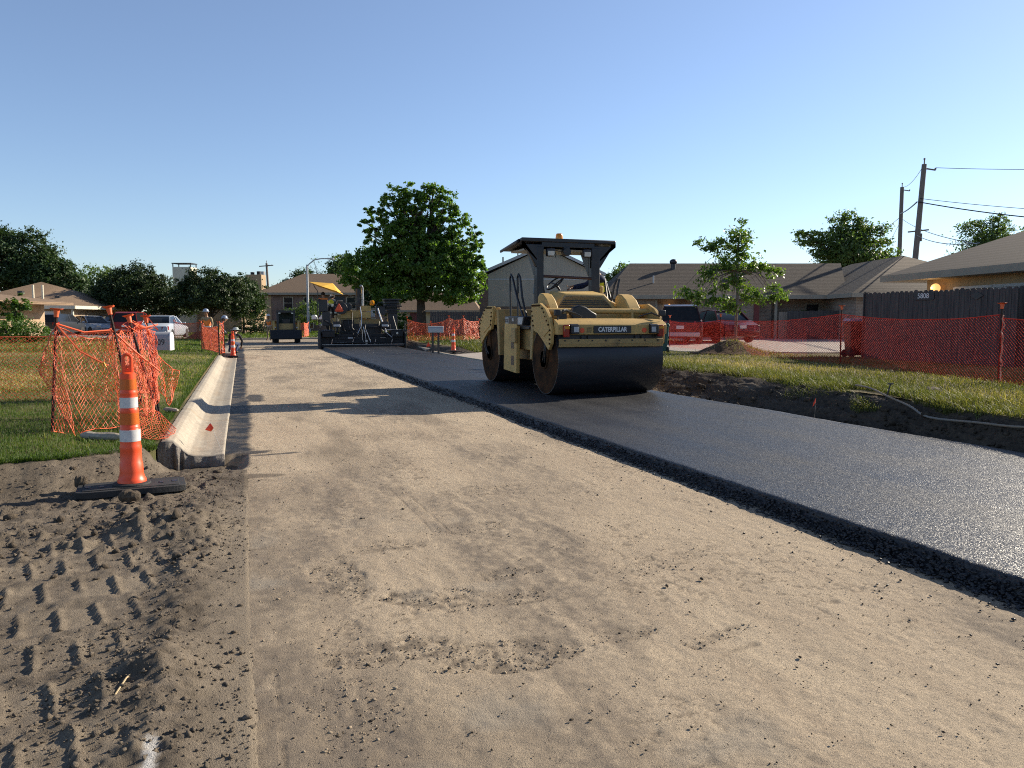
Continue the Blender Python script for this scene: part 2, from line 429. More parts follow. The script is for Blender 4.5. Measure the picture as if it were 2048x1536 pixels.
Z = Z - .15 * sstep(0.06, -.16, X) * sstep(8.0, 8.6, Y) * sstep(9.15, 9.0, Y)
damp = np.clip(rough_zone * (0.25 + 1.7 * fbm(X, Y, 20, 4, 2)), 0, .8)
brown = np.clip(sstep(2.3, .5, X + .9 * fbm(X, Y, .55, 4, 5)) * sstep(9.0, 5.0, Y + 1.5 * fbm(X, Y, .5, 3)) * .95 + 1.7 * fbm(X * 1.3, Y * .45, .9, 6, 61) - .15, 0, .9)
brown = np.clip(brown * (.70 + .9 * fbm(X * 3.2, Y * .8, 4, 6, 3) + .7 * fbm(X, Y, 24, 3, 7)), 0, .9)
crack = sstep(.06, .015, np.abs(fbm(X * 1.0, Y * 1.6, 5.5, 4, 17))) * np.clip(2.2 * fbm(X, Y, 1.3, 3, 71) + .1, 0, 1)
Z = Z - .004 * crack; damp = np.maximum(damp, .55 * crack)
edge = sstep(0.42, 0.05, X + 0.18 * fbm(X, Y, 1.7, 3)) * sstep(9.5, 6.5, Y)
damp = np.maximum(damp, edge * np.clip(0.45 + 0.6 * fbm(X, Y, 14, 4), 0, 0.8))
damp = np.maximum(damp, np.clip(1.5 * fbm(X * 1.4, Y * 0.55, 0.8, 5, 9) - 0.28, 0, .6))
for (x0, y0, x1, y1, w) in [(.30, 2.75, .34, 2.2, .008), (.93, 4.75, 1.08, 4.32, .007), (.88, 4.72, 1.0, 4.35, .006), (1.15, 3.72, 1.20, 3.5, .006), (1.20, 3.72, 1.24, 3.55, .005), (.09, 3.5, .1, 2.3, .006), (1.9, 3.02, 2.0, 2.86, .02), (2.0, 2.86, 2.22, 2.9, .018), (2.3, 5.4, 2.9, 5.0, .006), (1.2, 6.8, 1.25, 5.2, .006), (1.3, 6.9, 1.36, 5.2, .006), (2.75, 3.4, 3.3, 3.0, .008)]:
    dx, dy = x1 - x0, y1 - y0; t = np.clip(((X - x0) * dx + (Y - y0) * dy) / (dx * dx + dy * dy), 0, 1)
    d = np.hypot(X - x0 - t * dx, Y - y0 - t * dy) + 0.006 * fbm(X, Y, 20, 2)
    k = .7 * sstep(w * 1.5, w * 0.4, d) * sstep(-.5, .1, fbm(X, Y, 9, 3, 33)); Z = Z - 0.007 * k; damp = np.maximum(damp, .6 * k)
grey = np.clip(1.9 * fbm(X, Y, 2.2, 5, 31) - 0.45, 0, .6) * sstep(6.5, 4.5, Y) * sstep(2.4, 1.4, X)
tackw = 0.10 + 0.10 * fbm(X * 0 + 3, Y, 0.5, 3) + 0.04 * fbm(X, Y, 9, 3)
tack = sstep(tackw + .05, tackw - .05, X + 0.03) * sstep(8.7, 9.4, Y + 0.8 * fbm(X, Y, 2.5, 3)) * (0.8 + 0.2 * sstep(-.3, .2, fbm(X, Y, 5, 4, 4)))
for (px, py, rx, ry, a) in [(.12, 9.15, .22, .13, .1), (.02, 7.75, .42, .10, -.12), (.28, 8.95, .30, .05, .1), (.2, 15.6, .2, .8, 0)]:
    ca, sa = math.cos(a), math.sin(a); dx, dy = X - px, Y - py
    q = ((dx * ca + dy * sa) / rx) ** 2 + ((-dx * sa + dy * ca) / ry) ** 2
    s = sstep(1.3, .5, q + 0.7 * fbm(X, Y, 6, 3, 12))
    if py < 8: damp = np.maximum(damp, .85 * s)
    else: tack = np.maximum(tack, .85 * s)
xs_b, ys_b, Z_b, RZ_b = xs, ys, Z, rough_zone
tag(grid_obj('road_base', X, Y, Z, MT['base'], attrs={'damp': damp, 'brown': brown, 'grey': grey, 'tack': tack}), kind='structure')

# ---- excavated muddy shoulder on the left
def lawn_edge_y(x): return np.interp(x, [-6, -3.2, -2.04, -1.6, -1.19, -0.8, -0.4, 0.1], [7.1, 7.5, 7.72, 7.85, 8.1, 8.5, 9.6, 11.0])
xs = np.linspace(-4.6, 0.06, 330); ys = ysteps(1.5, 10.2, 0.0045)
X, Y = np.meshgrid(xs, ys)
edge_y = lawn_edge_y(X) + 0.10 * fbm(X, Y * 0.2, 2.6, 3)
rise = sstep(-0.52, 0.02, Y - edge_y)
far_in = sstep(0.08, -0.35, X)          # fades into the flat base
Z = 0.012 + 0.018 * fbm(X, Y, 1.1, 4) + 0.010 * far_in * np.abs(fbm(X, Y, 6.5, 4, 3)) + 0.011 * far_in * fbm(X, Y, 26, 3)
# lug tracks of a tracked machine: rows running left to right, a row of pads every 0.42 m
u = X * math.cos(.10) + Y * math.sin(.10); v = -X * math.sin(.10) + Y * math.cos(.10)
row = (v / 0.46) % 1.0; pad = (u / 0.175 + v * .8 + 0.3 * np.floor(v / .46)) % 1.0
in_row = sstep(0.0, .10, row) * sstep(.80, .70, row)
lug = sstep(.18, .30, pad) * sstep(.98, .86, pad)
tm = sstep(6.4, 5.6, Y + .4 * fbm(X, Y, 1, 2)) * sstep(-0.35, -0.72, X + 0.20 * fbm(X, Y, 1.4, 3)) * sstep(-.55, -.05, fbm(X, Y, .9, 3, 44) + .18)
bar = np.exp(-(((pad - .5) * .175 + .012 * fbm(X, Y, 9, 3, 55)) / .0125) ** 2) * sstep(-.75, -.25, fbm(X, Y, 3.5, 3, 91))
Z = Z * (1 - .45 * tm) + tm * in_row * (.021 * bar + .003 * fbm(X, Y, 16, 3)) + tm * (1 - in_row) * (.008 + .018 * fbm(X, Y, 15, 4))
# berm between the tracks and the base, and a loose heap beside the cone
berm = np.exp(-((X + 0.36 + 0.10 * fbm(X * 0, Y, 1.3, 3)) / 0.13) ** 2) * sstep(7.2, 6.2, Y)
Z = Z + berm * (0.020 + 0.045 * np.abs(fbm(X, Y, 5, 4, 8)) + 0.02 * fbm(X, Y, 18, 3))
heap = np.exp(-(((X + 0.62) / 0.24) ** 2 + ((Y - 5.95) / 0.36) ** 2)); heap2 = np.exp(-(((X + 0.42) / 0.2) ** 2 + ((Y - 3.35) / 0.3) ** 2))
Z = Z + heap * (0.10 + 0.07 * fbm(X, Y, 8, 4)) + heap2 * (0.06 + 0.05 * fbm(X, Y, 9, 4))
clod = np.clip(fbm(X, Y, 9, 4, 70) - 0.12, 0, 1) * sstep(4.6, 5.6, Y) * far_in
Z = Z + 0.075 * clod * (1 - rise)
bank = rise * (0.235 + 0.05 * fbm(X, Y, 4, 4) * (1 - rise) * 4 * rise + 0.02 * fbm(X, Y, 14, 3))
Z = Z * (1 - .7 * rise) + bank
inside = (X > -0.9) & (Y > 9.0)
Z = np.where((Y > edge_y + 0.22), np.minimum(Z, 0.15), Z)
dip = sstep(-.98, -.80, X) * sstep(8.0, 8.75, Y)
Z = Z * (1 - dip) + dip * (-.115 + .03 * fbm(X, Y, 8, 3))
Z = np.where((X > -0.88) & (Y > 9.1), -0.16, Z)
Z = np.where((X > 0.0), np.minimum(Z, 0.004 - 0.5 * (X - 0.0)), Z)
dm = np.clip(0.3 + 0.8 * fbm(X, Y, 2.0, 4, 5), 0, 1) * sstep(5.0, 6.6, Y) * .8 + .30 * clod
dm = np.maximum(dm, .75 * np.clip(fbm(X, Y, 9, 4, 21) + .05, 0, 1)); dm = np.maximum(dm, sstep(-.62, -.3, X) * np.clip(.15 + .9 * fbm(X, Y, 7, 4, 29), 0, .7))
blend = sstep(-.34, .02, X + .16 * fbm(X, Y, 3, 4, 51)) * sstep(7.4, 6.4, Y)
pale = np.clip(tm * in_row * (0.30 + .8 * fbm(X, Y, 5, 3)), 0, .75); pale = np.maximum(pale, .8 * blend); dm = dm * (1 - .6 * blend)
pale = np.maximum(pale, np.clip(rise * (1.2 * fbm(X * 3, Y, 3, 3, 6) - .1), 0, .6))
paint = sstep(.028, .010, np.abs(X + 0.335 + .014 * fbm(X, Y, 8, 3)) + .012 * fbm(X, Y, 25, 3)) * sstep(2.58, 2.64, Y) * sstep(2.92, 2.80, Y) * .7
tag(grid_obj('dirt_shoulder', X, Y, Z, MT['mud'], attrs={'damp': np.clip(dm, 0, .85), 'pale': pale, 'paint': paint}), kind='structure')
SH = (xs, ys, Z)
def shoulder_z(x, y):
    i = np.clip(np.searchsorted(ys_sh, y), 0, len(ys_sh) - 1); j = np.clip(np.searchsorted(xs_sh, x), 0, len(xs_sh) - 1)
    return Z_sh[i, j]
xs_sh, ys_sh, Z_sh = SH

# ---- rolled concrete kerb and gutter, broken end towards the camera
prof = [(-0.22, -0.12), (-0.22, 0.018), (-0.36, 0.004), (-0.50, 0.010), (-0.585, 0.034), (-0.645, 0.085), (-0.69, 0.145), (-0.735, 0.188), (-0.79, 0.205), (-0.85, 0.203), (-0.885, 0.18), (-0.89, -0.12)]
px = np.array([p[0] for p in prof]); pz = np.array([p[1] for p in prof])
s = np.linspace(0, len(prof) - 1, 64); px = np.interp(s, range(len(prof)), px); pz = np.interp(s, range(len(prof)), pz)
def gutter(name, y0, y1, drop=None):
    ys = np.arange(y0, y1 + .01, 0.055 if y1 < 25 else 0.11)
    Xg, Yg = np.meshgrid(px, ys); Zg = np.tile(pz, (len(ys), 1))
    if drop is not None:
        k = drop(Yg); Zg = np.where(Zg > 0.02, 0.02 + (Zg - 0.02) * k, Zg)
    Xg = Xg + 0.006 * fbm(Xg * 0, Yg, .6, 3); Zg = Zg + 0.004 * fbm(Xg, Yg, 4, 3)
    e = sstep(y0 + .10, y0, Yg)
    Yg = Yg + e * (0.05 * fbm(Xg, Zg * 3, 7, 3) - .10 * (Zg > .12))
    joint = np.zeros_like(Xg)
    for jy in np.arange(y0 + 3.2, y1, 3.05): joint = np.maximum(joint, sstep(.035, .01, np.abs(Yg - jy)))
    Zg = Zg - joint * 0.012
    rust = np.clip(.42 * sstep(-.62, -.5, Xg) * sstep(-.30, -.42, Xg) * (.3 + fbm(Xg * 4, Yg, 1.4, 3)), 0, .4) + .45 * joint
    o = grid_obj(name, Xg, Yg, Zg, MT['concrete'], attrs={'rusty': rust, 'broken': sstep(y0 + .035, y0 + .0, Yg)})
    # broken end face
    mb = MB(); n = len(px); row = [(Xg[0, i], Yg[0, i], Zg[0, i]) for i in range(n)]
    mb.add(row, [tuple(range(n))])
    me = o.data
    return o, row
o, row = gutter('gutter', 9.0, 32.2, lambda Y: 1 - .75 * sstep(30.2, 31.8, Y))
tag(o, kind='structure')
me = bpy.data.meshes.new('gutter_end')
# end face as a strip with depth: rough concrete core
K = 7; n = len(row); V = []
for k in range(K):
    for i in range(n):
        x, y, z = row[i]; zz = -0.14 + (z + 0.14) * (1 - k / (K - 1)); V.append((x, y - 0.03 * math.sin(math.pi * k / (K - 1)) - .035 * mnoise.noise((x * 9, zz * 9, 2)), zz))
MT['broken'] = ground_mat('broken_concrete', [(.24, .215, .19), (.15, .135, .12), (.30, .27, .24)], big=6, fine=28, bump=0.9)
tag(link('gutter_end', arr_mesh('gutter_end', V, grid_faces(K, n), True), MT['broken']), kind='structure')
# kerb return at the far end and around the corner, dropped driveway lip
mb = MB()
path = [(-0.55, 33.2), (-0.7, 38), (-1.1, 43), (-2.0, 47.5), (-3.6, 50.8), (-5.5, 52)]
for a, c in zip(path[:-1], path[1:]): mb.obox((a[0], a[1], .06), (c[0], c[1], .06), .45, .22)
tag(mb.build('kerb', MT['concrete'], bevel=.03), kind='structure')
mb = MB()
path = [(-2.6, 60.6), (0, 61.3), (5, 61.8), (8.4, 60), (10.2, 56), (10.2, 50), (9.2, 44), (8.5, 36)]
for a, c in zip(path[:-1], path[1:]): mb.obox((a[0], a[1], .05), (c[0], c[1], .05), .5, .2)
tag(mb.build('kerb', MT['concrete'], bevel=.03), kind='structure')
# cross street beyond
X, Y = np.meshgrid(np.linspace(-8, 10.1, 40), np.linspace(44, 61.4, 16))
tag(grid_obj('road', X, Y, np.full_like(X, .016), MT['base'], attrs={'damp': np.clip(.3 + fbm(X, Y, .3, 3), 0, .5), 'brown': X * 0 + .2, 'grey': X * 0 + .3, 'tack': X * 0}), kind='structure')

# ---- fresh asphalt mat
XE = 3.93
ys = ysteps(1.2, 41.5, 0.009)
xs = np.concatenate([XE + np.array([0, .02, .05, .1, .18]), np.linspace(XE + .3, 7.6, 26), [7.68, 7.74, 7.80]])
X, Y = np.meshgrid(xs, ys)
wob = 0.022 * fbm(X * 0, Y, 2.2, 4); wobr = 0.07 * fbm(X * 0 + 5, Y, .7, 4)
wgt = np.clip((7.8 - X) / 3.8, 0, 1)
X2 = X + wob * wgt + wobr * (1 - wgt)
Z = 0.112 + 0.004 * fbm(X, Y, .8, 3) + .003 * fbm(X, Y, 20, 2) * (Y < 12)
Z[:, 0] -= .012; Z[:, -1] = -0.05; Z[:, -2] = .085
tag(grid_obj('asphalt_mat', X2, Y, Z, MT['asphalt']), kind='structure')
MAT_EDGE = lambda y: XE + 0.022 * float(fbm(np.array([0.0]), np.array([y]), 2.2, 4)[0])
# loose sloping edge of the mat, chunky
rows = 12; t = np.linspace(0, 1, rows)
ys = ysteps(1.2, 41.5, 0.0042)
T, Yg = np.meshgrid(t, ys)
e0 = XE + 0.022 * fbm(T * 0, Yg, 2.2, 4)
k = 1 / (1 + (Yg / 14) ** 2)
Xg = e0 + 0.006 - T ** 1.3 * (0.10 + .025 * fbm(T * 0, Yg, 1.5, 3)) + .016 * k * fbm(T * 3, Yg, 34, 3) * (T > .05)
Zg = 0.104 - T ** 0.9 * 0.12 + (.012 * k + .003) * fbm(T * 3.7 + 9, Yg, 30, 3) * (T > .03)
tag(grid_obj('asphalt_edge', Xg, Yg, Zg, MT['asphalt_loose'], smooth=False), kind='structure')

# ---- left lawn, right lawn
xs = np.concatenate([-60 + 50 * np.linspace(0, 1, 16)[:-1] ** .6, np.linspace(-10, -0.86, 110)])
ys = np.concatenate([np.linspace(6.9, 12, 80), np.linspace(12.2, 57.5, 90)])
X, Y = np.meshgrid(xs, ys)
bound = np.interp(Y, [0, 31, 38, 43, 51, 58], [-.86, -.86, -.95, -1.5, -3.6, -9])
X = np.minimum(X, bound)
Z = 0.205 + 0.07 * sstep(-0.9, -3, X) + .12 * sstep(-4, -16, X) * sstep(20, 50, Y) + 0.03 * fbm(X, Y, .6, 3) * sstep(-.9, -1.6, X) + .012 * fbm(X, Y, 5, 3)
edge_y = lawn_edge_y(X) + 0.10 * fbm(X, Y * 0.2, 2.6, 3)
Z = np.where(Y < edge_y + .02, -0.1 + 0 * Z, Z)
straw = np.clip(.50 + 1.0 * fbm(X, Y, .35, 4, 3) + .35 * sstep(-2.2, -4, X) * sstep(11.5, 14, Y), 0, .95) * sstep(10.0, 13, Y)
tag(grid_obj('lawn', X, Y, Z, MT['lawn'], attrs={'straw': straw}), kind='structure')

def bank_top_x(y): return np.interp(y, [0, 3, 5.9, 7, 9.15, 12.6, 15.9, 20, 24, 27, 40, 60], [7.9, 7.9, 8.15, 8.4, 8.85, 9.35, 9.4, 9.3, 9.2, 9.3, 8.9, 10.9])
def bank_h(y): return np.interp(y, [0, 20, 24, 26, 31, 33, 60], [.40, .40, .30, .16, .16, .30, .30])
ys = np.concatenate([ysteps(2.0, 24, 0.010), np.linspace(24.3, 60, 50)])
t = np.linspace(0, 1, 46)
T, Y = np.meshgrid(t, ys)
x0 = 7.70; x1 = bank_top_x(Y) + 0.10 * fbm(T * 0, Y, 1.6, 3) + .02
h = bank_h(Y)
X = x0 + (x1 - x0) * T + .03 * fbm(T * 4, Y, 4, 3)
prof_z = np.where(T < .28, -0.03 + .02 * T, -0.03 + (h + .03) * sstep(.28, 1.0, T) ** .8)
Z = prof_z + (0.055 * fbm(T * 3, Y, 3.2, 4) + .045 * fbm(T * 6, Y, 11, 4)) * np.sin(np.pi * np.clip(T, 0, 1)) ** .6
pale = np.clip(1.9 * fbm(T * 2.5, Y, 1.1, 4, 3) - .35 - .3 * (Y < 8), 0, .8) * sstep(.12, .35, T) * sstep(.9, .6, T)
tag(grid_obj('embankment', X, Y, Z, MT['bank'], attrs={'pale': pale, 'straw': sstep(.85, 1, T) * .6}), kind='structure')
ys = np.concatenate([np.linspace(0, 24, 100), np.linspace(24.5, 60, 60)]); t = np.concatenate([np.linspace(0, .25, 40), np.linspace(.27, 1, 30)])
T, Y = np.meshgrid(t, ys)
x0 = bank_top_x(Y); X = x0 - 0.03 + (55 - x0) * T
Z = bank_h(Y) * 1.0 + (.42 - bank_h(Y)) * sstep(0, 3.0, X - x0) + .02 * fbm(X, Y, .8, 3) + .012 * fbm(X, Y, 5, 2)
straw = np.clip(.5 + 1.0 * fbm(X, Y, .5, 4, 8), 0, .9)
tag(grid_obj('lawn', X, Y, Z, MT['lawn'], attrs={'straw': straw}), kind='structure')

# concrete parking court and apron on the right
mb = MB()
mb.prism([(13.9, 22.6), (17.9, 20.1), (21, 20.5), (24, 16), (40, 20), (44, 36), (30, 42), (18, 38), (15.2, 31)], 'z', .30, .455)
tag(mb.build('driveway', MT['drive'], bevel=.02), kind='structure')
mb = MB(); mb.add([(8.0, 24.6, .07), (8.0, 30.6, .07), (9.5, 30.2, .20), (9.5, 25.0, .20), (15.5, 24.6, .462), (15.5, 30.4, .462), (8.0, 24.6, -.1), (8.0, 30.6, -.1)],
                  [(0, 1, 2, 3), (3, 2, 5, 4), (0, 6, 7, 1)])
tag(mb.build('driveway_apron', MT['drive']), kind='structure')
mb = MB()
for a, c in zip([(7.95, 24.2), (7.86, 27), (7.92, 31)], [(7.86, 27), (7.92, 31), (8.0, 33.5)]): mb.obox((a[0], a[1], .05), (c[0], c[1], .05), .16, .16)
tag(mb.build('kerb', MT['concrete'], bevel=.02), kind='structure')
mb = MB(); mb.prism([(-40, 58), (-12, 57), (-5, 52.4), (-3.6, 53.4), (-2.8, 60), (-10, 70), (-40, 80)], 'z', -.1, .335)
tag(mb.build('driveway', MT['drive'], bevel=.02), kind='structure')
mb = MB(); mb.prism([(-9.5, 20.5), (-6.3, 22.5), (-7.2, 25), (-12, 24)], 'z', .1, .44)
tag(mb.build('path', MT['drive'], bevel=.02), kind='structure')
X, Y = np.meshgrid(np.linspace(-60, 60, 60), np.linspace(62.0, 140, 40))
tag(grid_obj('lawn', X, Y, .12 + .05 * fbm(X, Y, .2, 2), MT['lawn'], attrs={'straw': np.clip(.2 + fbm(X, Y, .2, 3), 0, .6)}), kind='structure')

# ---- loose clods and stones (uncountable)
def scatter(name, xy, r, z, mat, seedv=0, flat=.7):
    ico = [(0, 0, 1), (.89, 0, .45), (.28, .85, .45), (-.72, .53, .45), (-.72, -.53, .45), (.28, -.85, .45), (.72, .53, -.45), (-.28, .85, -.45), (-.89, 0, -.45), (-.28, -.85, -.45), (.72, -.53, -.45), (0, 0, -1)]
    fc = np.array([(0, 1, 2), (0, 2, 3), (0, 3, 4), (0, 4, 5), (0, 5, 1), (1, 6, 2), (2, 7, 3), (3, 8, 4), (4, 9, 5), (5, 10, 1), (2, 6, 7), (3, 7, 8), (4, 8, 9), (5, 9, 10), (1, 10, 6), (6, 11, 7), (7, 11, 8), (8, 11, 9), (9, 11, 10), (10, 11, 6)])
    n = len(xy); g = np.random.default_rng(seedv)
    B = np.array(ico)[None] * g.uniform(.45, 1.35, (n, 12, 1))
    th = g.uniform(0, 6.28, n); c, s = np.cos(th)[:, None], np.sin(th)[:, None]
    x = B[..., 0] * c - B[..., 1] * s; y = B[..., 0] * s + B[..., 1] * c
    st = g.uniform(.7, 1.4, (n, 1)); rr = np.asarray(r)[:, None]
    V = np.stack([xy[:, 0:1] + x * rr * st, xy[:, 1:2] + y * rr / st, np.asarray(z)[:, None] + B[..., 2] * rr * flat], -1)
    F = fc[None] + (np.arange(n) * 12)[:, None, None]
    me = arr_mesh(name, V.reshape(-1, 3), F.reshape(-1, 3), False)
    return tag(link(name, me, mat), kind='stuff')
g = np.random.default_rng(11)
n = 34000
x = g.uniform(-4.2, 0.1, n); y = 1.8 * (8.3 / 1.8) ** g.random(n)
keep = (fbm(x, y, 1.6, 3, 2) + .55 * np.exp(-((x + .4) / .25) ** 2) + .45 * (y > 5) + g.uniform(-.4, .4, n) > .18) & (y < lawn_edge_y(x) - .05)
x, y = x[keep], y[keep]; r = np.exp(g.normal(-5.45, .52, len(x))).clip(.0015, .024)
scatter('clods', np.stack([x, y], 1), r, shoulder_z(x, y) + r * .35, MT['mud'], 1)
m2 = ground_mat('clod_soil', [(.09, .07, .05), (.06, .047, .034), (.14, .11, .08)], big=8, fine=50, bump=.7)
n = 260; x = g.uniform(-4, -.2, n); y = g.uniform(4.6, 8.0, n); k = (y < lawn_edge_y(x) - .1) & ~((np.abs(x + .95) < .65) & (np.abs(y - 7.25) < .3)); x, y = x[k], y[k]
r = np.exp(g.normal(-3.9, .42, len(x))).clip(.008, .05); scatter('clods', np.stack([x, y], 1), r, shoulder_z(x, y) + r * .3, m2, 2)
n = 3200
x = g.uniform(.05, 3.85, n); y = 1.8 * (26 / 1.8) ** g.random(n); r = np.exp(g.normal(-6.0, .48, n)).clip(.0012, .014)
scatter('gravel', np.stack([x, y], 1), r, r * .4, m2, 3)
# crumbled base in the scuffed patches and along the brown margin
nb_ = 60000; bx = g.uniform(.05, 3.0, nb_); by = 1.8 * (9 / 1.8) ** g.random(nb_)
iy = np.clip(np.searchsorted(ys_b, by), 0, len(ys_b) - 1); ix = np.clip(np.searchsorted(xs_b, bx), 0, len(xs_b) - 1)
pr_ = np.maximum(RZ_b[iy, ix], .16 * np.exp(-bx / .35) + .05 * (fbm(bx, by, 1.2, 3, 88) > .1)); kk = g.random(nb_) < pr_ * .42
bx, by, bz = bx[kk], by[kk], Z_b[iy, ix][kk]; r = np.exp(g.normal(-5.7, .45, len(bx))).clip(.0015, .010)
h_ = len(bx) // 4
scatter('gravel', np.stack([bx, by], 1)[:h_], r[:h_], bz[:h_] + r[:h_] * .3, m2, 13)
scatter('gravel', np.stack([bx, by], 1)[h_:], r[h_:], bz[h_:] + r[h_:] * .3, MT['base'], 14)
# asphalt crumbs along the edge of the mat
n = 5200; y = 1.6 * (30 / 1.6) ** g.random(n); x = XE - .10 - np.abs(g.normal(0, .045, n)) + .11 * g.random(n); zf = np.clip((x - XE + .11) / .11, 0, 1)
r = g.uniform(.006, .017, n); scatter('asphalt_crumbs', np.stack([x, y], 1), r, zf * .085 + .006, MT['asphalt_loose'], 4)
n = 240; y = 2 * (14 / 2) ** g.random(n); x = XE - .15 - g.exponential(.25, n); r = g.uniform(.004, .011, n); scatter('asphalt_crumbs', np.stack([x, y], 1), r, r * .5, MT['asphalt_loose'], 5)
# rubble at the foot of the bank
n = 1500; y = 3 * (24 / 3) ** g.random(n); x = 7.85 + (bank_top_x(y) - 7.95) * g.random(n) ** 1.5; r = np.exp(g.normal(-3.9, .5, n)).clip(.006, .07); scatter('rubble', np.stack([x, y], 1), r, bank_h(y) * sstep(.28, 1.0, (x - 7.7) / (bank_top_x(y) - 7.7)) ** .8 - .02 + r * .3, MT['bank'], 7)
# ================================================================ MACHINES: materials
def worn_paint(name, c, dirt=(.10, .075, .05), amount=.35, rough=.42, scale=3.0):
    m = M(name, c, tuple(q * .86 for q in c), scale=1.2, rough=rough, spec=.5)
    N, L, b = nodes(m)
    src = b.inputs['Base Color'].links[0].from_socket
    tc = N.new('ShaderNodeTexCoord')
    n = N.new('ShaderNodeTexNoise'); n.inputs['Scale'].default_value = scale; n.inputs['Detail'].default_value = 9; n.inputs['Roughness'].default_value = .68
    L.new(tc.outputs['Object'], n.inputs['Vector'])
    r = N.new('ShaderNodeMapRange'); r.inputs['From Min'].default_value = .52; r.inputs['From Max'].default_value = .74; r.inputs['To Max'].default_value = amount
    L.new(n.outputs['Fac'], r.inputs['Value'])
    x = N.new('ShaderNodeMixRGB'); L.new(r.outputs[0], x.inputs[0]); L.new(src, x.inputs[1]); x.inputs[2].default_value = (*dirt, 1)
    L.new(x.outputs[0], b.inputs['Base Color'])
    n3 = N.new('ShaderNodeTexNoise'); n3.inputs['Scale'].default_value = 26; n3.inputs['Detail'].default_value = 4; n3.inputs['Roughness'].default_value = .75; L.new(tc.outputs['Object'], n3.inputs['Vector'])
    r3 = N.new('ShaderNodeMapRange'); r3.inputs['From Min'].default_value = .60; r3.inputs['From Max'].default_value = .68; r3.inputs['To Max'].default_value = .75; L.new(n3.outputs['Fac'], r3.inputs['Value'])
    x3 = N.new('ShaderNodeMixRGB'); L.new(r3.outputs[0], x3.inputs[0]); L.new(x.outputs[0], x3.inputs[1]); x3.inputs[2].default_value = (.03, .026, .022, 1); L.new(x3.outputs[0], b.inputs['Base Color'])
    rr = N.new('ShaderNodeMapRange'); rr.inputs['To Min'].default_value = rough; rr.inputs['To Max'].default_value = .85
    L.new(n.outputs['Fac'], rr.inputs['Value']); L.new(rr.outputs[0], b.inputs['Roughness'])
    return m
MT['cat'] = worn_paint('machine_yellow_paint', (.53, .345, .115), amount=.5)
MT['catd'] = worn_paint('machine_yellow_dirty', (.40, .27, .105), amount=.75, scale=5)
MT['hood'] = worn_paint('hood_tan_paint', (.56, .375, .125), amount=.25)
MT['blk'] = M('black_paint', (.012, .013, .017), (.022, .023, .028), scale=4, rough=.42)
MT['rub'] = M('black_rubber', (.016, .016, .017), (.028, .028, .028), scale=8, rough=.75, bump=.2)
MT['steel'] = M('drum_steel', (.022, .022, .027), (.040, .040, .046), scale=2.5, rough=.42, metal=.25, stretch=(.35, 3, 3))
MT['rust'] = M('rusty_steel', (.085, .042, .020), (.022, .016, .013), scale=4, rough=.95, bump=.4, bscale=30, detail=9, spec=.08)
MT['bright'] = M('bare_steel', (.50, .50, .52), (.35, .35, .36), scale=10, rough=.3, metal=.9)
MT['amber'] = M('amber_lens', (.95, .42, .02), (.85, .33, .01), rough=.2); _n, _l, _b = nodes(MT['amber']); _b.inputs['Transmission Weight'].default_value = .35
MT['redl'] = M('red_lens', (.30, .014, .012), (.22, .01, .01), rough=.15)
MT['orgd'] = M('orange_reflector', (.85, .10, .03), (.75, .08, .02), rough=.3)
MT['wht'] = M('white_lettering', (.72, .72, .72), (.66, .66, .66), rough=.45)
MT['lens'] = M('lamp_lens', (.62, .60, .52), (.52, .50, .44), rough=.2)
MT['decal'] = M('pale_decal', (.45, .46, .48), (.38, .39, .40), rough=.4)
MT['hose'] = M('hydraulic_hose', (.012, .012, .013), (.02, .02, .02), rough=.5)

# ================================================================ ROAD ROLLER (twin steel drums)
RX, RY, RZ = 6.395, 15.02, .114
rol = thing('road_roller', 'yellow twin drum road roller on the fresh black asphalt, rear drum towards the camera', 'road roller', (RX, RY, RZ))
def drum(yc, sgn):
    d = MB(); w = 1.065; r = .652
    d.lathe([(r - .03, -w + .012), (r - .018, -w), (r, -w), (r, w), (r - .018, w), (r - .03, w - .012)], (0, yc, r), 'x', 72)
    # open ends: ring + recessed web
    d2 = d.build('drum', MT['steel'], rol, ang=30)
    for s in (-1, 1):
        e = MB()
        e.lathe([(r - .019, s * (w + .001)), (r - .034, s * (w - .02)), (r - .06, s * (w - .24)), (.30, s * (w - .30)), (.22, s * (w - .30)), (.21, s * (w - .16)), (.001, s * (w - .16))], (0, yc, r), 'x', 48)
        for k in range(8):
            t = k * math.pi / 4; e.cyl((s * (w - .17), yc + .16 * math.cos(t), r + .16 * math.sin(t)), (s * (w - .13), yc + .16 * math.cos(t), r + .16 * math.sin(t)), .02, n=6)
        e.build('drum_web', MT['rust'], d2, ang=30)
    return d2
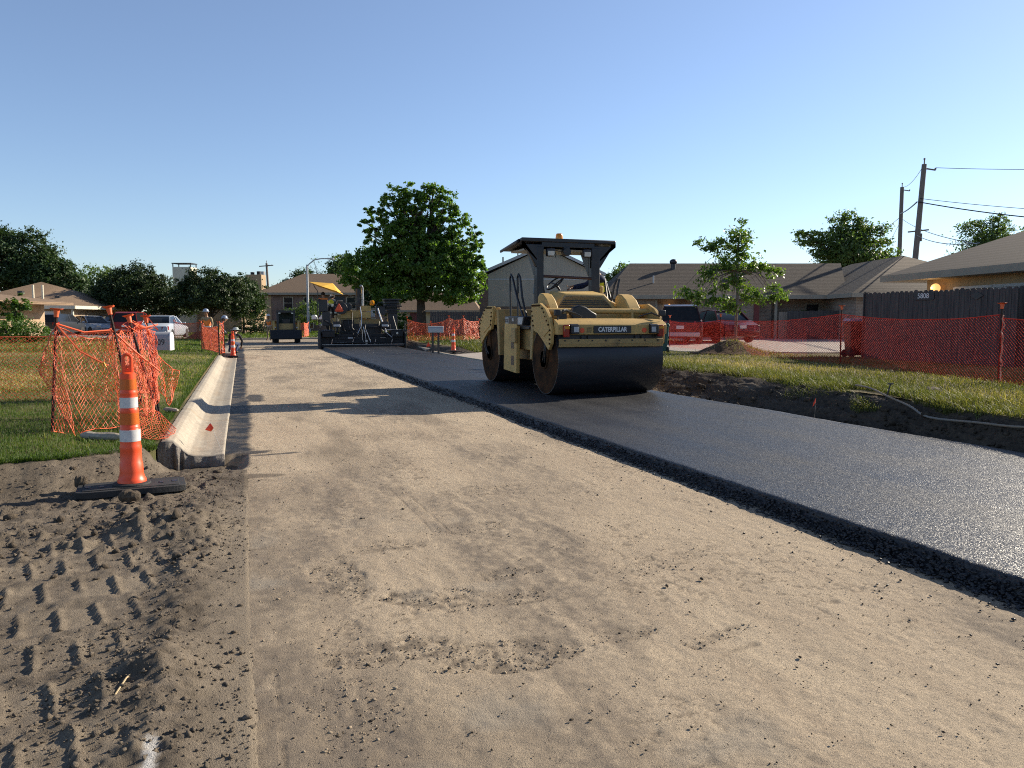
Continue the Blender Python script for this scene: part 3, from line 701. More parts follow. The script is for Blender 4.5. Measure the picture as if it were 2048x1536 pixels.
# in local frame: rear (near) drum at y=-1.67, front (far) drum at y=+1.67 ; q mirrors y
def end_frame(q):
    yc = -1.67 * q
    Y = lambda v: yc + v * -q * -1 if q > 0 else yc - v     # v>0 : towards machine centre
    for s in (-1, 1):
        # side plate, faceted like a shield, down to the hub
        pts = [(Y(.46), 1.69), (Y(.06), 1.70), (Y(-.22), 1.60), (Y(-.44), 1.42), (Y(-.55), 1.20), (Y(-.52), .96), (Y(-.40), .84), (Y(-.20), .96), (Y(-.02), 1.06), (Y(.14), 1.14), (Y(.34), 1.18), (Y(.48), 1.50)]
        m = MB(); m.prism(pts, 'x', s * 1.10, s * 1.16); 
        m.prism([(Y(.44), 1.62), (Y(.08), 1.64), (Y(-.20), 1.54), (Y(-.40), 1.38), (Y(-.46), 1.2), (Y(-.2), 1.08), (Y(.3), 1.26)], 'x', s * 1.159, s * 1.172)
        p = m.build('side_plate', MT['cat'], rol, bevel=.008)
        b = MB(); g = np.random.default_rng(5 if s > 0 else 6)
        bp = [(Y(.40 - .075 * i), 1.655) for i in range(6)] + [(Y(-.12 - .075 * i), 1.60 - .075 * i) for i in range(5)] + [(Y(.40 - .02 * i), 1.55 - .09 * i) for i in range(4)] + [(Y(-.49), 1.2 - .08 * i) for i in range(4)]
        for (yy, zz) in bp: b.cyl((s * 1.165, yy, zz), (s * 1.185, yy, zz), .017, n=8)
        b.build('bolts', MT['rust'], p)
        # curved rim that faces the outside end
        rim = MB()
        cur = [(Y(.10), 1.70), (Y(-.22), 1.60), (Y(-.44), 1.42), (Y(-.56), 1.20)]
        for a, c in zip(cur[:-1], cur[1:]): rim.obox((s * 1.125, a[0], a[1] + .006), (s * 1.125, c[0], c[1] + .006), .014, .10, up=(1, 0, 0))
        # hub support arm reaching into the drum
        h = MB()
        h.prism([(Y(-.30), 1.05), (Y(.06), 1.10), (Y(.16), .60), (Y(.10), .50), (Y(-.12), .50), (Y(-.22), .72)], 'x', s * 1.05, s * 1.10)
        h.cyl((s * .90, yc, .652), (s * 1.10, yc, .652), .17, n=20)
        h.build('hub_arm', MT['rust'], rol, bevel=.01)
        hp = MB(); hp.tube([(s * 1.11, Y(-.10), 1.02), (s * 1.13, Y(-.16), .86), (s * 1.12, Y(-.08), .70), (s * 1.10, Y(.02), .62)], .018)
        hp.tube([(s * 1.12, Y(-.18), 1.0), (s * 1.14, Y(-.22), .82), (s * 1.11, Y(-.10), .60)], .014); hp.build('hub_hose', MT['hose'], rol)
        # top longitudinal rail
        m = MB(); m.box(s * 1.10 - .12 * (s > 0), s * 1.10 + .12 * (s < 0), min(Y(.30), Y(.47)), max(Y(.30), Y(.47)), 1.28, 1.66)
        m.build('frame_rail', MT['cat'], rol, bevel=.012)
    # outer cross beam with sloping top
    m = MB(); m.prism([(Y(-.50), 1.40), (Y(-.66), 1.335), (Y(-.70), 1.30), (Y(-.70), 1.125), (Y(-.52), 1.125)], 'x', -1.098, 1.098)
    m.prism([(Y(-.50), 1.40), (Y(-.50), 1.385), (Y(-.26), 1.40), (Y(-.26), 1.415)], 'x', -1.05, 1.05)
    bm_ = m.build('cross_beam', MT['cat'], rol, bevel=.012)
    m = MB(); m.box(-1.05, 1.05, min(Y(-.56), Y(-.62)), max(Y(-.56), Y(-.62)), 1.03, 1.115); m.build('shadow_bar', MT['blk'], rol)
    m = MB(); m.box(-1.055, 1.055, min(Y(-.640), Y(-.665)), max(Y(-.640), Y(-.665)), .955, 1.045)
    m.prism([(Y(-.66), .96), (Y(-.645), .96), (Y(-.630), .90), (Y(-.648), .90)], 'x', -1.055, 1.055)
    sc_ = m.build('scraper_bar', MT['catd'], rol, bevel=.004)
    b = MB()
    for i in range(8): b.cyl((-.95 + i * .27, Y(-.664), 1.015), (-.95 + i * .27, Y(-.678), 1.015), .015, n=8)
    for x in (-.60, -.47, .49, .62): b.box(x - .02, x + .02, min(Y(-.60), Y(-.66)), max(Y(-.60), Y(-.66)), 1.04, 1.10)
    b.build('bolts', MT['blk'], sc_)
    # inner shield behind drum, water tank
    m = MB(); m.prism([(Y(.48), 1.60), (Y(.62), 1.62), (Y(.70), 1.2), (Y(.74), .62), (Y(.64), .62), (Y(.56), 1.15)], 'x', -1.09, 1.09)
    m.build('drum_shield', MT['catd'], rol, bevel=.01)
    # round cross tube with brackets
    m = MB(); m.cyl((-1.10, Y(.02), 1.555), (1.10, Y(.02), 1.555), .052, n=20); m.build('cross_tube', MT['cat'], rol)
    m = MB()
    for x in (-.70, .72): m.prism([(Y(-.02), 1.60), (Y(.22), 1.55), (Y(.22), 1.22), (Y(-.10), 1.22), (Y(-.04), 1.40)], 'x', x, x + .045)
    m.build('tube_bracket', MT['cat'], rol, bevel=.006)
    m = MB(); m.box(-1.06, 1.06, min(Y(.0), Y(.50)), max(Y(.0), Y(.50)), 1.28, 1.312); m.build('spray_cover', MT['blk'], rol, bevel=.01)
    return bm_, Y
for q in (1, -1):
    dr = drum(-1.67 * q, q)
beam, Yn = end_frame(1)
beamf, Yf = end_frame(-1)
# --- rear beam: name plate, vents, lamps
yb = -1.67 - .70
m = MB(); m.prism([(-.395, 1.145), (.345, 1.145), (.355, 1.16), (.355, 1.265), (.345, 1.28), (-.395, 1.28), (-.405, 1.265), (-.405, 1.16)], 'y', yb - .012, yb - .002)
pl = m.build('name_plate', MT['blk'], rol)
text_obj('plate_lettering', 'CATERPILLAR', .118, MT['wht'], rol, (-.025, yb - .0125, 1.212), (R(90), 0, 0), .003, .0035, .80)
m = MB()
for k in range(3): m.box(-.53, -.44, yb - .008, yb - .001, 1.235 - k * .035, 1.249 - k * .035)
m.build('vent_slots', MT['blk'], rol)
for s in (-1, 1):
    x0 = -.80 if s < 0 else .80
    m = MB(); m.box(x0 - .08, x0 + .08, yb - .11, yb - .004, 1.14, 1.29); m.prism([(yb - .11, 1.29), (yb - .004, 1.29), (yb - .004, 1.32)], 'x', x0 - .08, x0 + .08)
    lb = m.build('work_light', MT['blk'], rol, bevel=.012)
    m = MB(); m.box(x0 - .055 - .02 * s, x0 + .035 - .02 * s, yb - .116, yb - .109, 1.17, 1.265); m.build('lens', MT['decal'], lb, bevel=.004)
    xr = x0 + s * .15
    m = MB(); m.box(xr - .055, xr + .055, yb - .07, yb - .003, 1.08, 1.30); tl = m.build('tail_light', MT['redl'], rol, bevel=.015)
    m = MB(); m.box(xr - .05, xr + .05, yb - .076, yb - .068, 1.225, 1.28); m.build('indicator_lens', MT['amber'], tl, bevel=.004)
    m = MB(); xo = x0 - s * .17; m.cyl((xo, yb - .002, 1.20), (xo, yb - .012, 1.20), .045, n=20); m.build('reflector', MT['orgd'], rol)
    # mirror / camera bracket on top of plate
    m = MB(); m.cyl((s * 1.06, yb + .10, 1.38), (s * 1.06, yb + .08, 1.52), .012); m.box(s * 1.06 - .07, s * 1.06 + .05, yb + .05, yb + .13, 1.46, 1.57); m.build('beam_lamp', MT['blk'], rol, bevel=.015)
m = MB(); m.box(-1.0, -.82, yb + .25, yb + .45, 1.40, 1.50); m.tube([(-1.0, yb + .30, 1.48), (-.80, yb + .34, 1.56), (-.60, yb + .36, 1.50), (-.5, yb + .3, 1.44)], .02)
m.tube([(-1.02, yb + .25, 1.46), (-.9, yb + .22, 1.56), (-.78, yb + .4, 1.58), (-.62, yb + .50, 1.52)], .014); m.build('hose_bundle', MT['hose'], rol)
m = MB(); m.tube([(.70, yb + .35, 1.45), (.95, yb + .3, 1.52), (1.04, yb + .15, 1.45)], .016); m.build('hose_bundle', MT['hose'], rol)
# round drum of hose / cap standing on the cover
m = MB(); m.prism([(-.60, 1.40), (-.62, 1.50), (-.56, 1.62), (-.45, 1.665), (-.32, 1.63), (-.20, 1.55), (-.10, 1.50), (-.10, 1.40)], 'y', yb + .50, yb + .64)
m.build('hose_guard', MT['blk'], rol, bevel=.02)
# --- engine hood with louvred grille
hood = MB()
yo, yi = -1.10, -.42
hood.hexa([(-.98, yo - .10, 1.40), (.90, yo - .10, 1.40), (.95, yi, 1.36), (-1.0, yi, 1.36)],
          [(-.40, yo + .06, 1.905), (.46, yo + .06, 1.905), (.48, yi, 1.99), (-.44, yi, 1.99)])
hood.hexa([(-.90, yo - .30, 1.33), (.86, yo - .30, 1.33), (.95, yo - .05, 1.30), (-.98, yo - .05, 1.30)], [(-.86, yo - .27, 1.50), (.80, yo - .27, 1.50), (.90, yo - .02, 1.58), (-.92, yo - .02, 1.58)])
hd = hood.build('engine_hood', MT['hood'], rol, bevel=.03)
def slope_pt(x, t): # on rear slope of hood
    y0, z0, y1, z1 = yo - .09, 1.415, yo + .055, 1.89
    return y0 + (y1 - y0) * t, z0 + (z1 - z0) * t
m = MB()
for k in range(30):
    t = .44 + k * .0162; w = .36 + (.97 - t) * .42
    y, z = slope_pt(0, t); y -= .010
    m.box(-w, w, y - .004, y + .004, z, z + .0035)
gr = MB(); a = slope_pt(0, .42); c = slope_pt(0, .95)
gr.hexa([(-.60, a[0] - .006, a[1]), (.60, a[0] - .006, a[1]), (.60, a[0] + .01, a[1]), (-.60, a[0] + .01, a[1])], [(-.41, c[0] - .006, c[1]), (.41, c[0] - .006, c[1]), (.41, c[0] + .01, c[1]), (-.41, c[0] + .01, c[1])])
gp = gr.build('grille', M('grille_grey', (.26, .21, .13), (.22, .18, .11), rough=.6), rol)
m.build('grille_bars', MT['catd'], gp)
m = MB()
for t in (.50, .60, .68, .76):
    w = .37 + (.97 - t) * .42; y, z = slope_pt(0, t - .02); m.box(-w, w, y - .022, y - .012, z - .012, z + .006)
m.build('grille_slots', MT['blk'], gp)
# right hand cheek of the hood
m = MB(); m.hexa([(.44, yo + .02, 1.40), (.98, yo - .05, 1.40), (.98, yi, 1.36), (.44, yi, 1.36)], [(.44, yo + .10, 1.84), (.92, yo + .12, 1.66), (.98, yi, 1.70), (.46, yi, 1.93)])
m.build('hood_cheek', MT['hood'], rol, bevel=.02)
# curved fins beside the hood
for s, x in ((-1, -.97), (1, .70)):
    m = MB(); pr = [(yo - .58, 1.52), (yo - .50, 1.64), (yo - .36, 1.78), (yo - .18, 1.88), (yo - .04, 1.90), (yo + .06, 1.84), (yo + .10, 1.40), (yo - .5, 1.40)]
    m.prism(pr, 'x', x, x + .20 if s < 0 else x + .26); m.build('fender_fin', MT['cat'], rol, bevel=.025)
# --- centre body, operator platform
m = MB(); m.box(-.95, .95, -.85, .85, .78, 1.20); m.box(-.75, .75, -.95, .95, .55, .80); m.build('chassis', MT['catd'], rol, bevel=.02)
m = MB(); m.box(-1.05, 1.05, -.78, .78, 1.20, 1.26); m.build('platform', MT['blk'], rol, bevel=.01)
m = MB(); m.cyl((0, 0, .4), (0, 0, 1.2), .22, n=20); m.build('articulation_joint', MT['blk'], rol)
for s in (-1, 1):
    # access panel with square step holes
    m = MB(); xo = s * 1.14; xi = s * 1.06
    y0, y1 = -.20, .46
    m.prism([(y0 - .10, 1.30), (y1, 1.32), (y1 + .06, .34), (y0 - .08, .30)], 'x', xo, xi)
    pn = m.build('step_panel', MT['cat'], rol, bevel=.01)
    m = MB()
    for (ya, za) in ((-.05, .80), (-.05, .46)): m.prism([(ya - .09, za), (ya + .09, za), (ya + .09, za + .19), (ya - .09, za + .19)], 'x', xo + s * .003, xo - s * .01)
    m.build('step_hole', MT['blk'], pn)
    m = MB(); m.prism([(y0 - .14, 1.22), (y0 + .10, 1.22), (y0 + .10, .93), (y0 - .14, .93)], 'x', xo + s * .05, xo); m.build('step_tread', MT['catd'], pn, bevel=.01)
    m = MB(); m.prism([(-.62, 1.27), (.46, 1.27), (.50, 1.46), (-.70, 1.46)], 'x', s * 1.13, s * .96); bx = m.build('battery_box', MT['blk'], rol, bevel=.02)
    m = MB(); m.prism([(.22, 1.30), (.40, 1.30), (.42, 1.44), (.22, 1.44)], 'x', s * 1.134, s * 1.128); m.build('logo_patch', MT['decal'], bx)
    text_obj('logo_lettering', 'CAT', .105, MT['blk'], bx, (s * 1.136, .32, 1.37), (R(90), 0, s * R(90)), .002, .003, .8)
    m = MB(); m.prism([(-.10, 1.36), (.0, 1.36), (.0, 1.42), (-.10, 1.42)], 'x', s * 1.134, s * 1.128); m.prism([(-.60, 1.30), (-.36, 1.30), (-.36, 1.44), (-.66, 1.44)], 'x', s * 1.136, s * 1.128); m.build('sticker', MT['decal'], bx)
    # hand rails: two bent black tubes
    for (ya, yb2, dx) in ((.28, -.50, 0), (.10, -.40, .10)):
        m = MB(); x = s * (1.06 - dx)
        m.tube([(x, ya, 1.40), (x, ya + .03, 2.05), (x, ya + .04, 2.26), (x, ya - .02, 2.33), (x, ya - .12, 2.26), (x, (ya + yb2) / 2, 1.85), (x, yb2, 1.44)], .024); m.build('hand_rail', MT['blk'], rol)
# pale seat post / white box right of the ROPS, back rails
m = MB(); m.box(.64, .78, -.35, -.15, 1.26, 2.10); m.build('console_post', MT['hood'], rol, bevel=.02)
# --- ROPS: two flared posts in the rear plane, roof plate
yr = -.42
m = MB()
for s in (-1, 1):
    xa, xb = (-.77, -.62) if s < 0 else (.44, .63)
    m.hexa([(xa, yr - .06, 1.26), (xb, yr - .06, 1.26), (xb, yr + .10, 1.26), (xa, yr + .10, 1.26)], [(xa, yr - .06, 2.86), (xb, yr - .06, 2.86), (xb, yr + .10, 2.86), (xa, yr + .10, 2.86)])
    xo = -1.08 if s < 0 else .975
    m.prism([(xa if s < 0 else xb, 2.44), (xa if s > 0 else xb, 2.44), (xa if s > 0 else xb, 2.90), (xo, 2.90), (xo, 2.96)][:], 'y', yr - .055, yr + .03)
    m.hexa([(xa, yr + .10, 2.3), (xb, yr + .10, 2.3), (xb, yr + .14, 2.3), (xa, yr + .14, 2.3)], [(xa, yr + .10, 2.9), (xb, yr + .10, 2.9), (xb, yr + .62, 2.9), (xa, yr + .62, 2.9)])
m.build('rops_frame', MT['blk'], rol, bevel=.012)
m = MB(); m.box(-.66, .50, yr - .054, yr + .03, 2.86, 2.955); m.build('rops_header', MT['blk'], rol)
m = MB()
m.hexa([(-1.10, yr - .07, 2.945), (.985, yr - .07, 2.945), (.985, yr + 1.12, 2.84), (-1.10, yr + 1.12, 2.84)], [(-1.10, yr - .07, 3.03), (.985, yr - .07, 3.03), (.985, yr + 1.12, 2.90), (-1.10, yr + 1.12, 2.90)])
m.hexa([(-1.10, yr + .05, 2.93), (-1.16, yr + .05, 2.90), (-1.16, yr + 1.12, 2.80), (-1.10, yr + 1.12, 2.83)], [(-1.10, yr + .05, 3.02), (-1.17, yr + .05, 2.97), (-1.17, yr + 1.12, 2.86), (-1.10, yr + 1.12, 2.895)])
m.build('canopy', MT['blk'], rol, bevel=.02)
m = MB(); m.box(-.95, .85, yr + .2, yr + 1.0, 2.80, 2.835); m.build('canopy_lining', MT['decal'], rol)
m = MB(); m.cyl((-.62, yr - .02, 2.27), (.46, yr - .02, 2.24), .028, n=12); m.build('grab_bar', M('dark_red_brown', (.06, .025, .02), rough=.5), rol)
for x, sc in ((-.50, 1), (.30, 1)):
    m = MB(); m.prism([(x - .085, 2.66), (x + .075, 2.66), (x + .09, 2.70), (x + .085, 2.82), (x - .085, 2.82)], 'y', yr - .16, yr - .05); lb = m.build('work_light', MT['blk'], rol, bevel=.02)
    m = MB(); m.prism([(x - .07, 2.675), (x + .06, 2.675), (x + .07, 2.72), (x + .068, 2.765), (x - .068, 2.765)], 'y', yr - .167, yr - .159); m.build('lens', MT['lens'], lb)
m = MB(); m.cyl((-.14, yr - .14, 2.76), (-.14, yr, 2.76), .085, n=16); m.box(-.2, -.08, yr - .12, yr, 2.76, 2.86); m.build('camera_unit', MT['blk'], rol, bevel=.01)
m = MB(); m.tube([(-.42, yr - .1, 2.80), (-.38, yr - .12, 2.70), (-.40, yr - .12, 2.64)], .008); m.tube([(-.42, yr - .1, 2.80), (-.30, yr - .12, 2.76), (-.2, yr - .1, 2.80)], .008); m.build('light_cable', MT['hose'], rol)
m = MB(); m.lathe([(.075, 0), (.078, .02), (.070, .10), (.055, .125), (.0, .13)], (-.22, yr + .10, 3.02), 'z', 20); bc = m.build('beacon', MT['amber'], rol)
# --- controls
m = MB()
c0 = Vector((-.16, .05, 2.16)); ax = Vector((-.62, -.1, .75)).normalized(); a1 = ax.cross(Vector((0, 1, 0))).normalized(); a2 = ax.cross(a1)
ring = [c0 + (a1 * math.cos(t) + a2 * math.sin(t)) * .21 for t in np.linspace(0, 2 * math.pi, 25)]
m.tube(ring, .018, 8, caps=False)
for t in (0.5, 2.6, 4.7): m.tube([c0 + (a1 * math.cos(t) + a2 * math.sin(t)) * .2, c0 - ax * .03], .014)
m.build('steering_wheel', MT['blk'], rol)
m = MB(); m.tube([c0 - ax * .02, c0 - ax * .20, (-.30, .05, 1.80), (-.34, .05, 1.26)], .035); m.hexa([(-.62, -.06, 1.93), (-.40, -.06, 1.86), (-.40, .16, 1.86), (-.62, .16, 1.93)], [(-.58, -.08, 2.16), (-.48, -.08, 2.2), (-.48, .18, 2.2), (-.58, .18, 2.16)])
m.build('steering_console', MT['blk'], rol, bevel=.01)
m = MB(); m.box(.66, 1.10, .0, .5, 1.60, 1.74); m.hexa([(1.08, .0, 1.70), (1.16, .0, 1.70), (1.16, .5, 1.70), (1.08, .5, 1.70)], [(1.14, .02, 2.0), (1.2, .02, 2.0), (1.2, .48, 2.0), (1.14, .48, 2.0)]); m.box(.66, .94, .12, .38, 1.26, 1.6)
m.build('operator_seat', MT['blk'], rol, bevel=.03)
m = MB(); m.tube([(.97, -.5, 1.4), (1.04, -.46, 2.0), (1.10, -.44, 2.24), (1.08, -.38, 2.26), (1.02, -.36, 2.1), (.93, -.3, 1.5)], .024); m.build('hand_rail', MT['blk'], rol)

# ================================================================ PEOPLE
SKIN = M('skin', (.32, .17, .10), (.27, .14, .08), rough=.55)
def cloth(name, c): return M(name, c, tuple(q * .75 for q in c), scale=9, rough=.85, bump=.25, bscale=40)
def skin_mesh(name, J, E, mats, parent, mat_of=None, sub=2):
    """J: joint -> (x,y,z,r); E: edges. One continuous skinned body surface"""
    keys = list(J); me = bpy.data.meshes.new(name)
    me.from_pydata([J[k][:3] for k in keys], [(keys.index(a), keys.index(c)) for a, c in E], [])
    o = bpy.data.objects.new(name, me); COL.objects.link(o)
    o.modifiers.new('skin', 'SKIN'); sm = o.modifiers['skin']; sm.use_smooth_shade = True; sm.branch_smoothing = .6
    for i, k in enumerate(keys):
        r = J[k][3]; r = r if isinstance(r, tuple) else (r, r)
        me.skin_vertices[0].data[i].radius = r
        me.skin_vertices[0].data[i].use_root = (i == 0)
    s = o.modifiers.new('sub', 'SUBSURF'); s.levels = sub; s.render_levels = sub
    dg = bpy.context.evaluated_depsgraph_get(); bpy.context.view_layer.update(); dg = bpy.context.evaluated_depsgraph_get()
    nm = bpy.data.meshes.new_from_object(o.evaluated_get(dg)); bpy.data.objects.remove(o); nm.name = name
    nm.materials.clear()
    p = link(name, nm, mats, parent)
    if mat_of:
        for pl in nm.polygons: pl.material_index = mat_of(pl.center)
    for pl in nm.polygons: pl.use_smooth = True
    return p
def hand(J, E, wrist, d, side, root_r=.028, curl=.5, tag_=''):
    """palm, four fingers of different length, thumb from the side; d = pointing direction, side = thumb direction"""
    d = Vector(d).normalized(); s = Vector(side).normalized(); n = d.cross(s)
    w = Vector(J[wrist][:3]); pc = w + d * .05; J[tag_ + 'palm'] = (*pc, (.038, .02)); E.append((wrist, tag_ + 'palm'))
    for i, (o, ln) in enumerate(((.030, .072), (.010, .082), (-.010, .076), (-.029, .060))):
        a = pc + d * .045 + s * o; b = a + (d * (1 - .4 * curl) - n * curl * .6).normalized() * ln * .5; c = b + (d * (.6 - curl) - n * curl).normalized() * ln * .5
        for nm, p, r in (('a', a, .010), ('b', b, .009), ('c', c, .0075)): J[f'{tag_}f{i}{nm}'] = (*p, r)
        E += [(tag_ + 'palm', f'{tag_}f{i}a'), (f'{tag_}f{i}a', f'{tag_}f{i}b'), (f'{tag_}f{i}b', f'{tag_}f{i}c')]
    a = pc - d * .01 + s * .042; b = a + (d * .7 + s * .5 - n * .3).normalized() * .045
    J[tag_ + 't0'] = (*a, .012); J[tag_ + 't1'] = (*b, .009); E += [(tag_ + 'palm', tag_ + 't0'), (tag_ + 't0', tag_ + 't1')]
def head_parts(root, c, face, hat, hair=(.01, .008, .006), r=.105):
    """face features, hair and hat sit on the body's own head"""
    c = Vector(c); f = Vector(face).normalized(); l = Vector((0, 0, 1)).cross(f).normalized(); u = f.cross(l)
    m = MB()
    for s in (-1, 1): m.ball(c + f * .088 + l * s * .035 + u * .012, .013, 8)
    m.build('eyes', M('eye', (.02, .015, .012), rough=.2), root)
    m = MB(); m.ball(c + f * .105 - u * .015, .018, 8, (1, 1, 1.3)); m.build('nose', SKIN, root)
    m = MB(); m.obox(c + f * .094 + l * .024 - u * .055, c + f * .094 - l * .024 - u * .055, .008, .012); m.build('mouth', M('lips', (.22, .08, .06), rough=.5), root)
    m = MB()
    for s in (-1, 1): m.ball(c + l * s * .098 - u * .005, .024, 8, (.6, 1, 1.3))
    m.build('ears', SKIN, root)
    m = MB(); m.ball(c - f * .02 + u * .012, r + .004, 14, (.96, .96, .98)); hb = m.build('hair', M('dark_hair', hair, rough=.8), root)
    # cut hair away from the face
    bm = bmesh.new(); bm.from_mesh(hb.data)
    bmesh.ops.delete(bm, geom=[v for v in bm.verts if (v.co - c).dot(f) > .035 or (v.co - c).dot(u) < -.06], context='VERTS'); bm.to_mesh(hb.data); bm.free()
    if hat:
        m = MB()
        if hat == 'hard':
            m.lathe([(.150, .035), (.148, .045), (.122, .055), (.118, .10), (.09, .145), (.04, .165), (0, .168)], c, 'z', 20); m.ball(c + f * .10 + Vector((0, 0, .04)), .07, 10, (1, 1, .15))
        else:
            m.lathe([(.21, .05), (.20, .058), (.115, .062), (.11, .12), (.08, .15), (0, .155)], c, 'z', 20)
        m.build('hat', root.get('_hat') and MT[root['_hat']] or MT['hatmat'], root)
MT['hatmat'] = M('pale_hat', (.45, .50, .48), rough=.5)
MT['hatblue'] = M('grey_blue_hard_hat', (.28, .34, .45), rough=.4)
MT['hatdark'] = M('dark_cap', (.03, .03, .035), rough=.8)
MT['hatwhite'] = M('white_hard_hat', (.7, .7, .7), rough=.35)
VEST_Y = cloth('yellow_vest', (.72, .80, .06)); VEST_G = cloth('lime_vest', (.30, .60, .10)); VEST_O = cloth('orange_vest', (.85, .25, .05))
JEAN = cloth('blue_jeans', (.025, .04, .10)); NAVY = cloth('navy_shirt', (.02, .03, .09)); GREYS = cloth('grey_shirt', (.25, .27, .30)); KHAKI = cloth('khaki_cloth', (.30, .24, .15)); DARKP = cloth('dark_trousers', (.018, .018, .022))
BOOT = M('work_boot', (.10, .055, .025), rough=.7)
def person(label, loc, rotz, P, shirt, vest, trousers, hat='hard', hatmat='hatmat', group=None, reach=True, sleeve=True):
    """P: dict of joints in the person's own frame (x right, y forward, z up)"""
    root = thing('person', label, 'person', loc, rotz, group)
    J = {}; E = []
    pel, chest, neck, head = (Vector(P[k]) for k in ('pelvis', 'chest', 'neck', 'head'))
    f = Vector(P.get('face', (0, 1, 0))).normalized()
    J['pelvis'] = (*pel, (.145, .115)); mid = (pel + chest) / 2; J['waist'] = (*mid, (.135, .105)); J['chest'] = (*chest, (.155, .115))
    J['neck'] = (*neck, .058); hb = head - (head - neck).normalized() * .05
    J['jaw'] = (*(hb + f * .018), (.078, .088)); J['head'] = (*(head + Vector((0, 0, .03))), (.088, .100)); J['crown'] = (*(head + Vector((0, 0, .085))), .06)
    E += [('pelvis', 'waist'), ('waist', 'chest'), ('chest', 'neck'), ('neck', 'jaw'), ('jaw', 'head'), ('head', 'crown')]
    for s in 'lr':
        J[s + 'sh'] = (*P[s + 'sh'], .072); J[s + 'el'] = (*P[s + 'el'], .046); J[s + 'wr'] = (*P[s + 'wr'], .030)
        J[s + 'hip'] = (*P[s + 'hip'], .095); J[s + 'kn'] = (*P[s + 'kn'], .064); J[s + 'an'] = (*P[s + 'an'], .046); J[s + 'to'] = (*P[s + 'to'], .045)
        E += [('chest', s + 'sh'), (s + 'sh', s + 'el'), (s + 'el', s + 'wr'), ('pelvis', s + 'hip'), (s + 'hip', s + 'kn'), (s + 'kn', s + 'an'), (s + 'an', s + 'to')]
        d = (Vector(P[s + 'wr']) - Vector(P[s + 'el'])); sd = Vector((0, 0, 1)).cross(d); sd = Vector((0, 0, 1)) if sd.length < 1e-3 else sd
        hand(J, E, s + 'wr', d, sd * (1 if s == 'r' else -1), curl=.6, tag_=s)
    segs = [(E_, 0) for E_ in [('chest', 'lsh'), ('lsh', 'lel'), ('chest', 'rsh'), ('rsh', 'rel'), ('waist', 'chest')]]
    if sleeve: segs += [(('lel', 'lwr'), 0), (('rel', 'rwr'), 0)]
    else: segs += [(('lel', 'lwr'), 2), (('rel', 'rwr'), 2)]
    segs += [(('pelvis', 'waist'), 0), (('pelvis', 'lhip'), 1), (('pelvis', 'rhip'), 1), (('lhip', 'lkn'), 1), (('rhip', 'rkn'), 1), (('lkn', 'lan'), 1), (('rkn', 'ran'), 1), (('lan', 'lto'), 3), (('ran', 'rto'), 3), (('neck', 'jaw'), 2), (('jaw', 'head'), 2), (('head', 'crown'), 2)]
    for s in 'lr': segs += [((s + 'wr', s + 'palm'), 2)] + [((s + 'palm', f'{s}f{i}c'), 2) for i in range(4)] + [((s + 'palm', s + 't1'), 2)]
    def mo(c):
        best = 0; bd = 9
        for (a, b), k in segs:
            A = Vector(J[a][:3]); B = Vector(J[b][:3]); d = B - A; t = max(0, min(1, (c - A).dot(d) / max(d.length_squared, 1e-9))); q = (c - A - d * t).length
            if q < bd: bd = q; best = k
        return best
    skin_mesh('body', J, E, [shirt, trousers, SKIN, BOOT], root, mo)
    root['_hat'] = hatmat
    head_parts(root, head + Vector((0, 0, .02)), f, hat)
    del root['_hat']
    if vest is not None:
        VJ = {'pelvis': (*(pel + (chest - pel) * .12), (.162, .132)), 'waist': (*mid, (.155, .126)), 'chest': (*chest, (.175, .135)), 'up': (*(chest + (neck - chest) * .55), (.13, .09))}
        VE = [('pelvis', 'waist'), ('waist', 'chest'), ('chest', 'up')]
        for s in 'lr': VJ[s + 'sh'] = (*(Vector(P[s + 'sh']) * .88 + chest * .12), .084); VE.append(('chest', s + 'sh'))
        skin_mesh('vest', VJ, VE, vest, root)
        m = MB()
        ax = (chest - pel).normalized()
        for t in (.25,):
            c = pel + (chest - pel) * t; l = Vector((1, 0, 0)); l = (l - ax * l.dot(ax)).normalized(); w = ax.cross(l)
            ringp = [c + l * .172 * math.cos(q) + w * .142 * math.sin(q) for q in np.linspace(0, 2 * math.pi, 21)]
            for a, b in zip(ringp[:-1], ringp[1:]): m.obox(a, b, .008, .045, up=ax)
        m.build('reflective_stripe', MT['wht'], root)
    return root
def standing(lean=0.0, arms='down'):
    P = dict(pelvis=(0, 0, .93), chest=(0, .02 + lean * .4, 1.30), neck=(0, .03 + lean * .6, 1.50), head=(0, .06 + lean * .75, 1.62), lsh=(-.19, .02 + lean * .45, 1.41), rsh=(.19, .02 + lean * .45, 1.41),
             lel=(-.25, .02 + lean * .4, 1.12), rel=(.25, .05 + lean * .4, 1.12), lwr=(-.24, .14 + lean * .4, .90), rwr=(.24, .2 + lean * .4, .92), lhip=(-.09, 0, .90), rhip=(.09, 0, .90), lkn=(-.11, .03, .50), rkn=(.12, .05, .50),
             lan=(-.12, -.02, .09), ran=(.13, 0, .09), lto=(-.13, .14, .05), rto=(.15, .16, .05), face=(0, 1, 0))
    return P
def seated():
    return dict(pelvis=(0, 0, .10), chest=(0, .04, .46), neck=(0, .06, .66), head=(0, .10, .78), lsh=(-.19, .05, .57), rsh=(.19, .05, .57), lel=(-.24, .28, .40), rel=(.24, .26, .38), lwr=(-.16, .52, .40), rwr=(.18, .48, .36),
                lhip=(-.10, .04, .08), rhip=(.10, .04, .08), lkn=(-.14, .46, .10), rkn=(.14, .46, .10), lan=(-.14, .52, -.32), ran=(.14, .52, -.32), lto=(-.15, .66, -.38), rto=(.15, .66, -.38), face=(0, 1, .0))
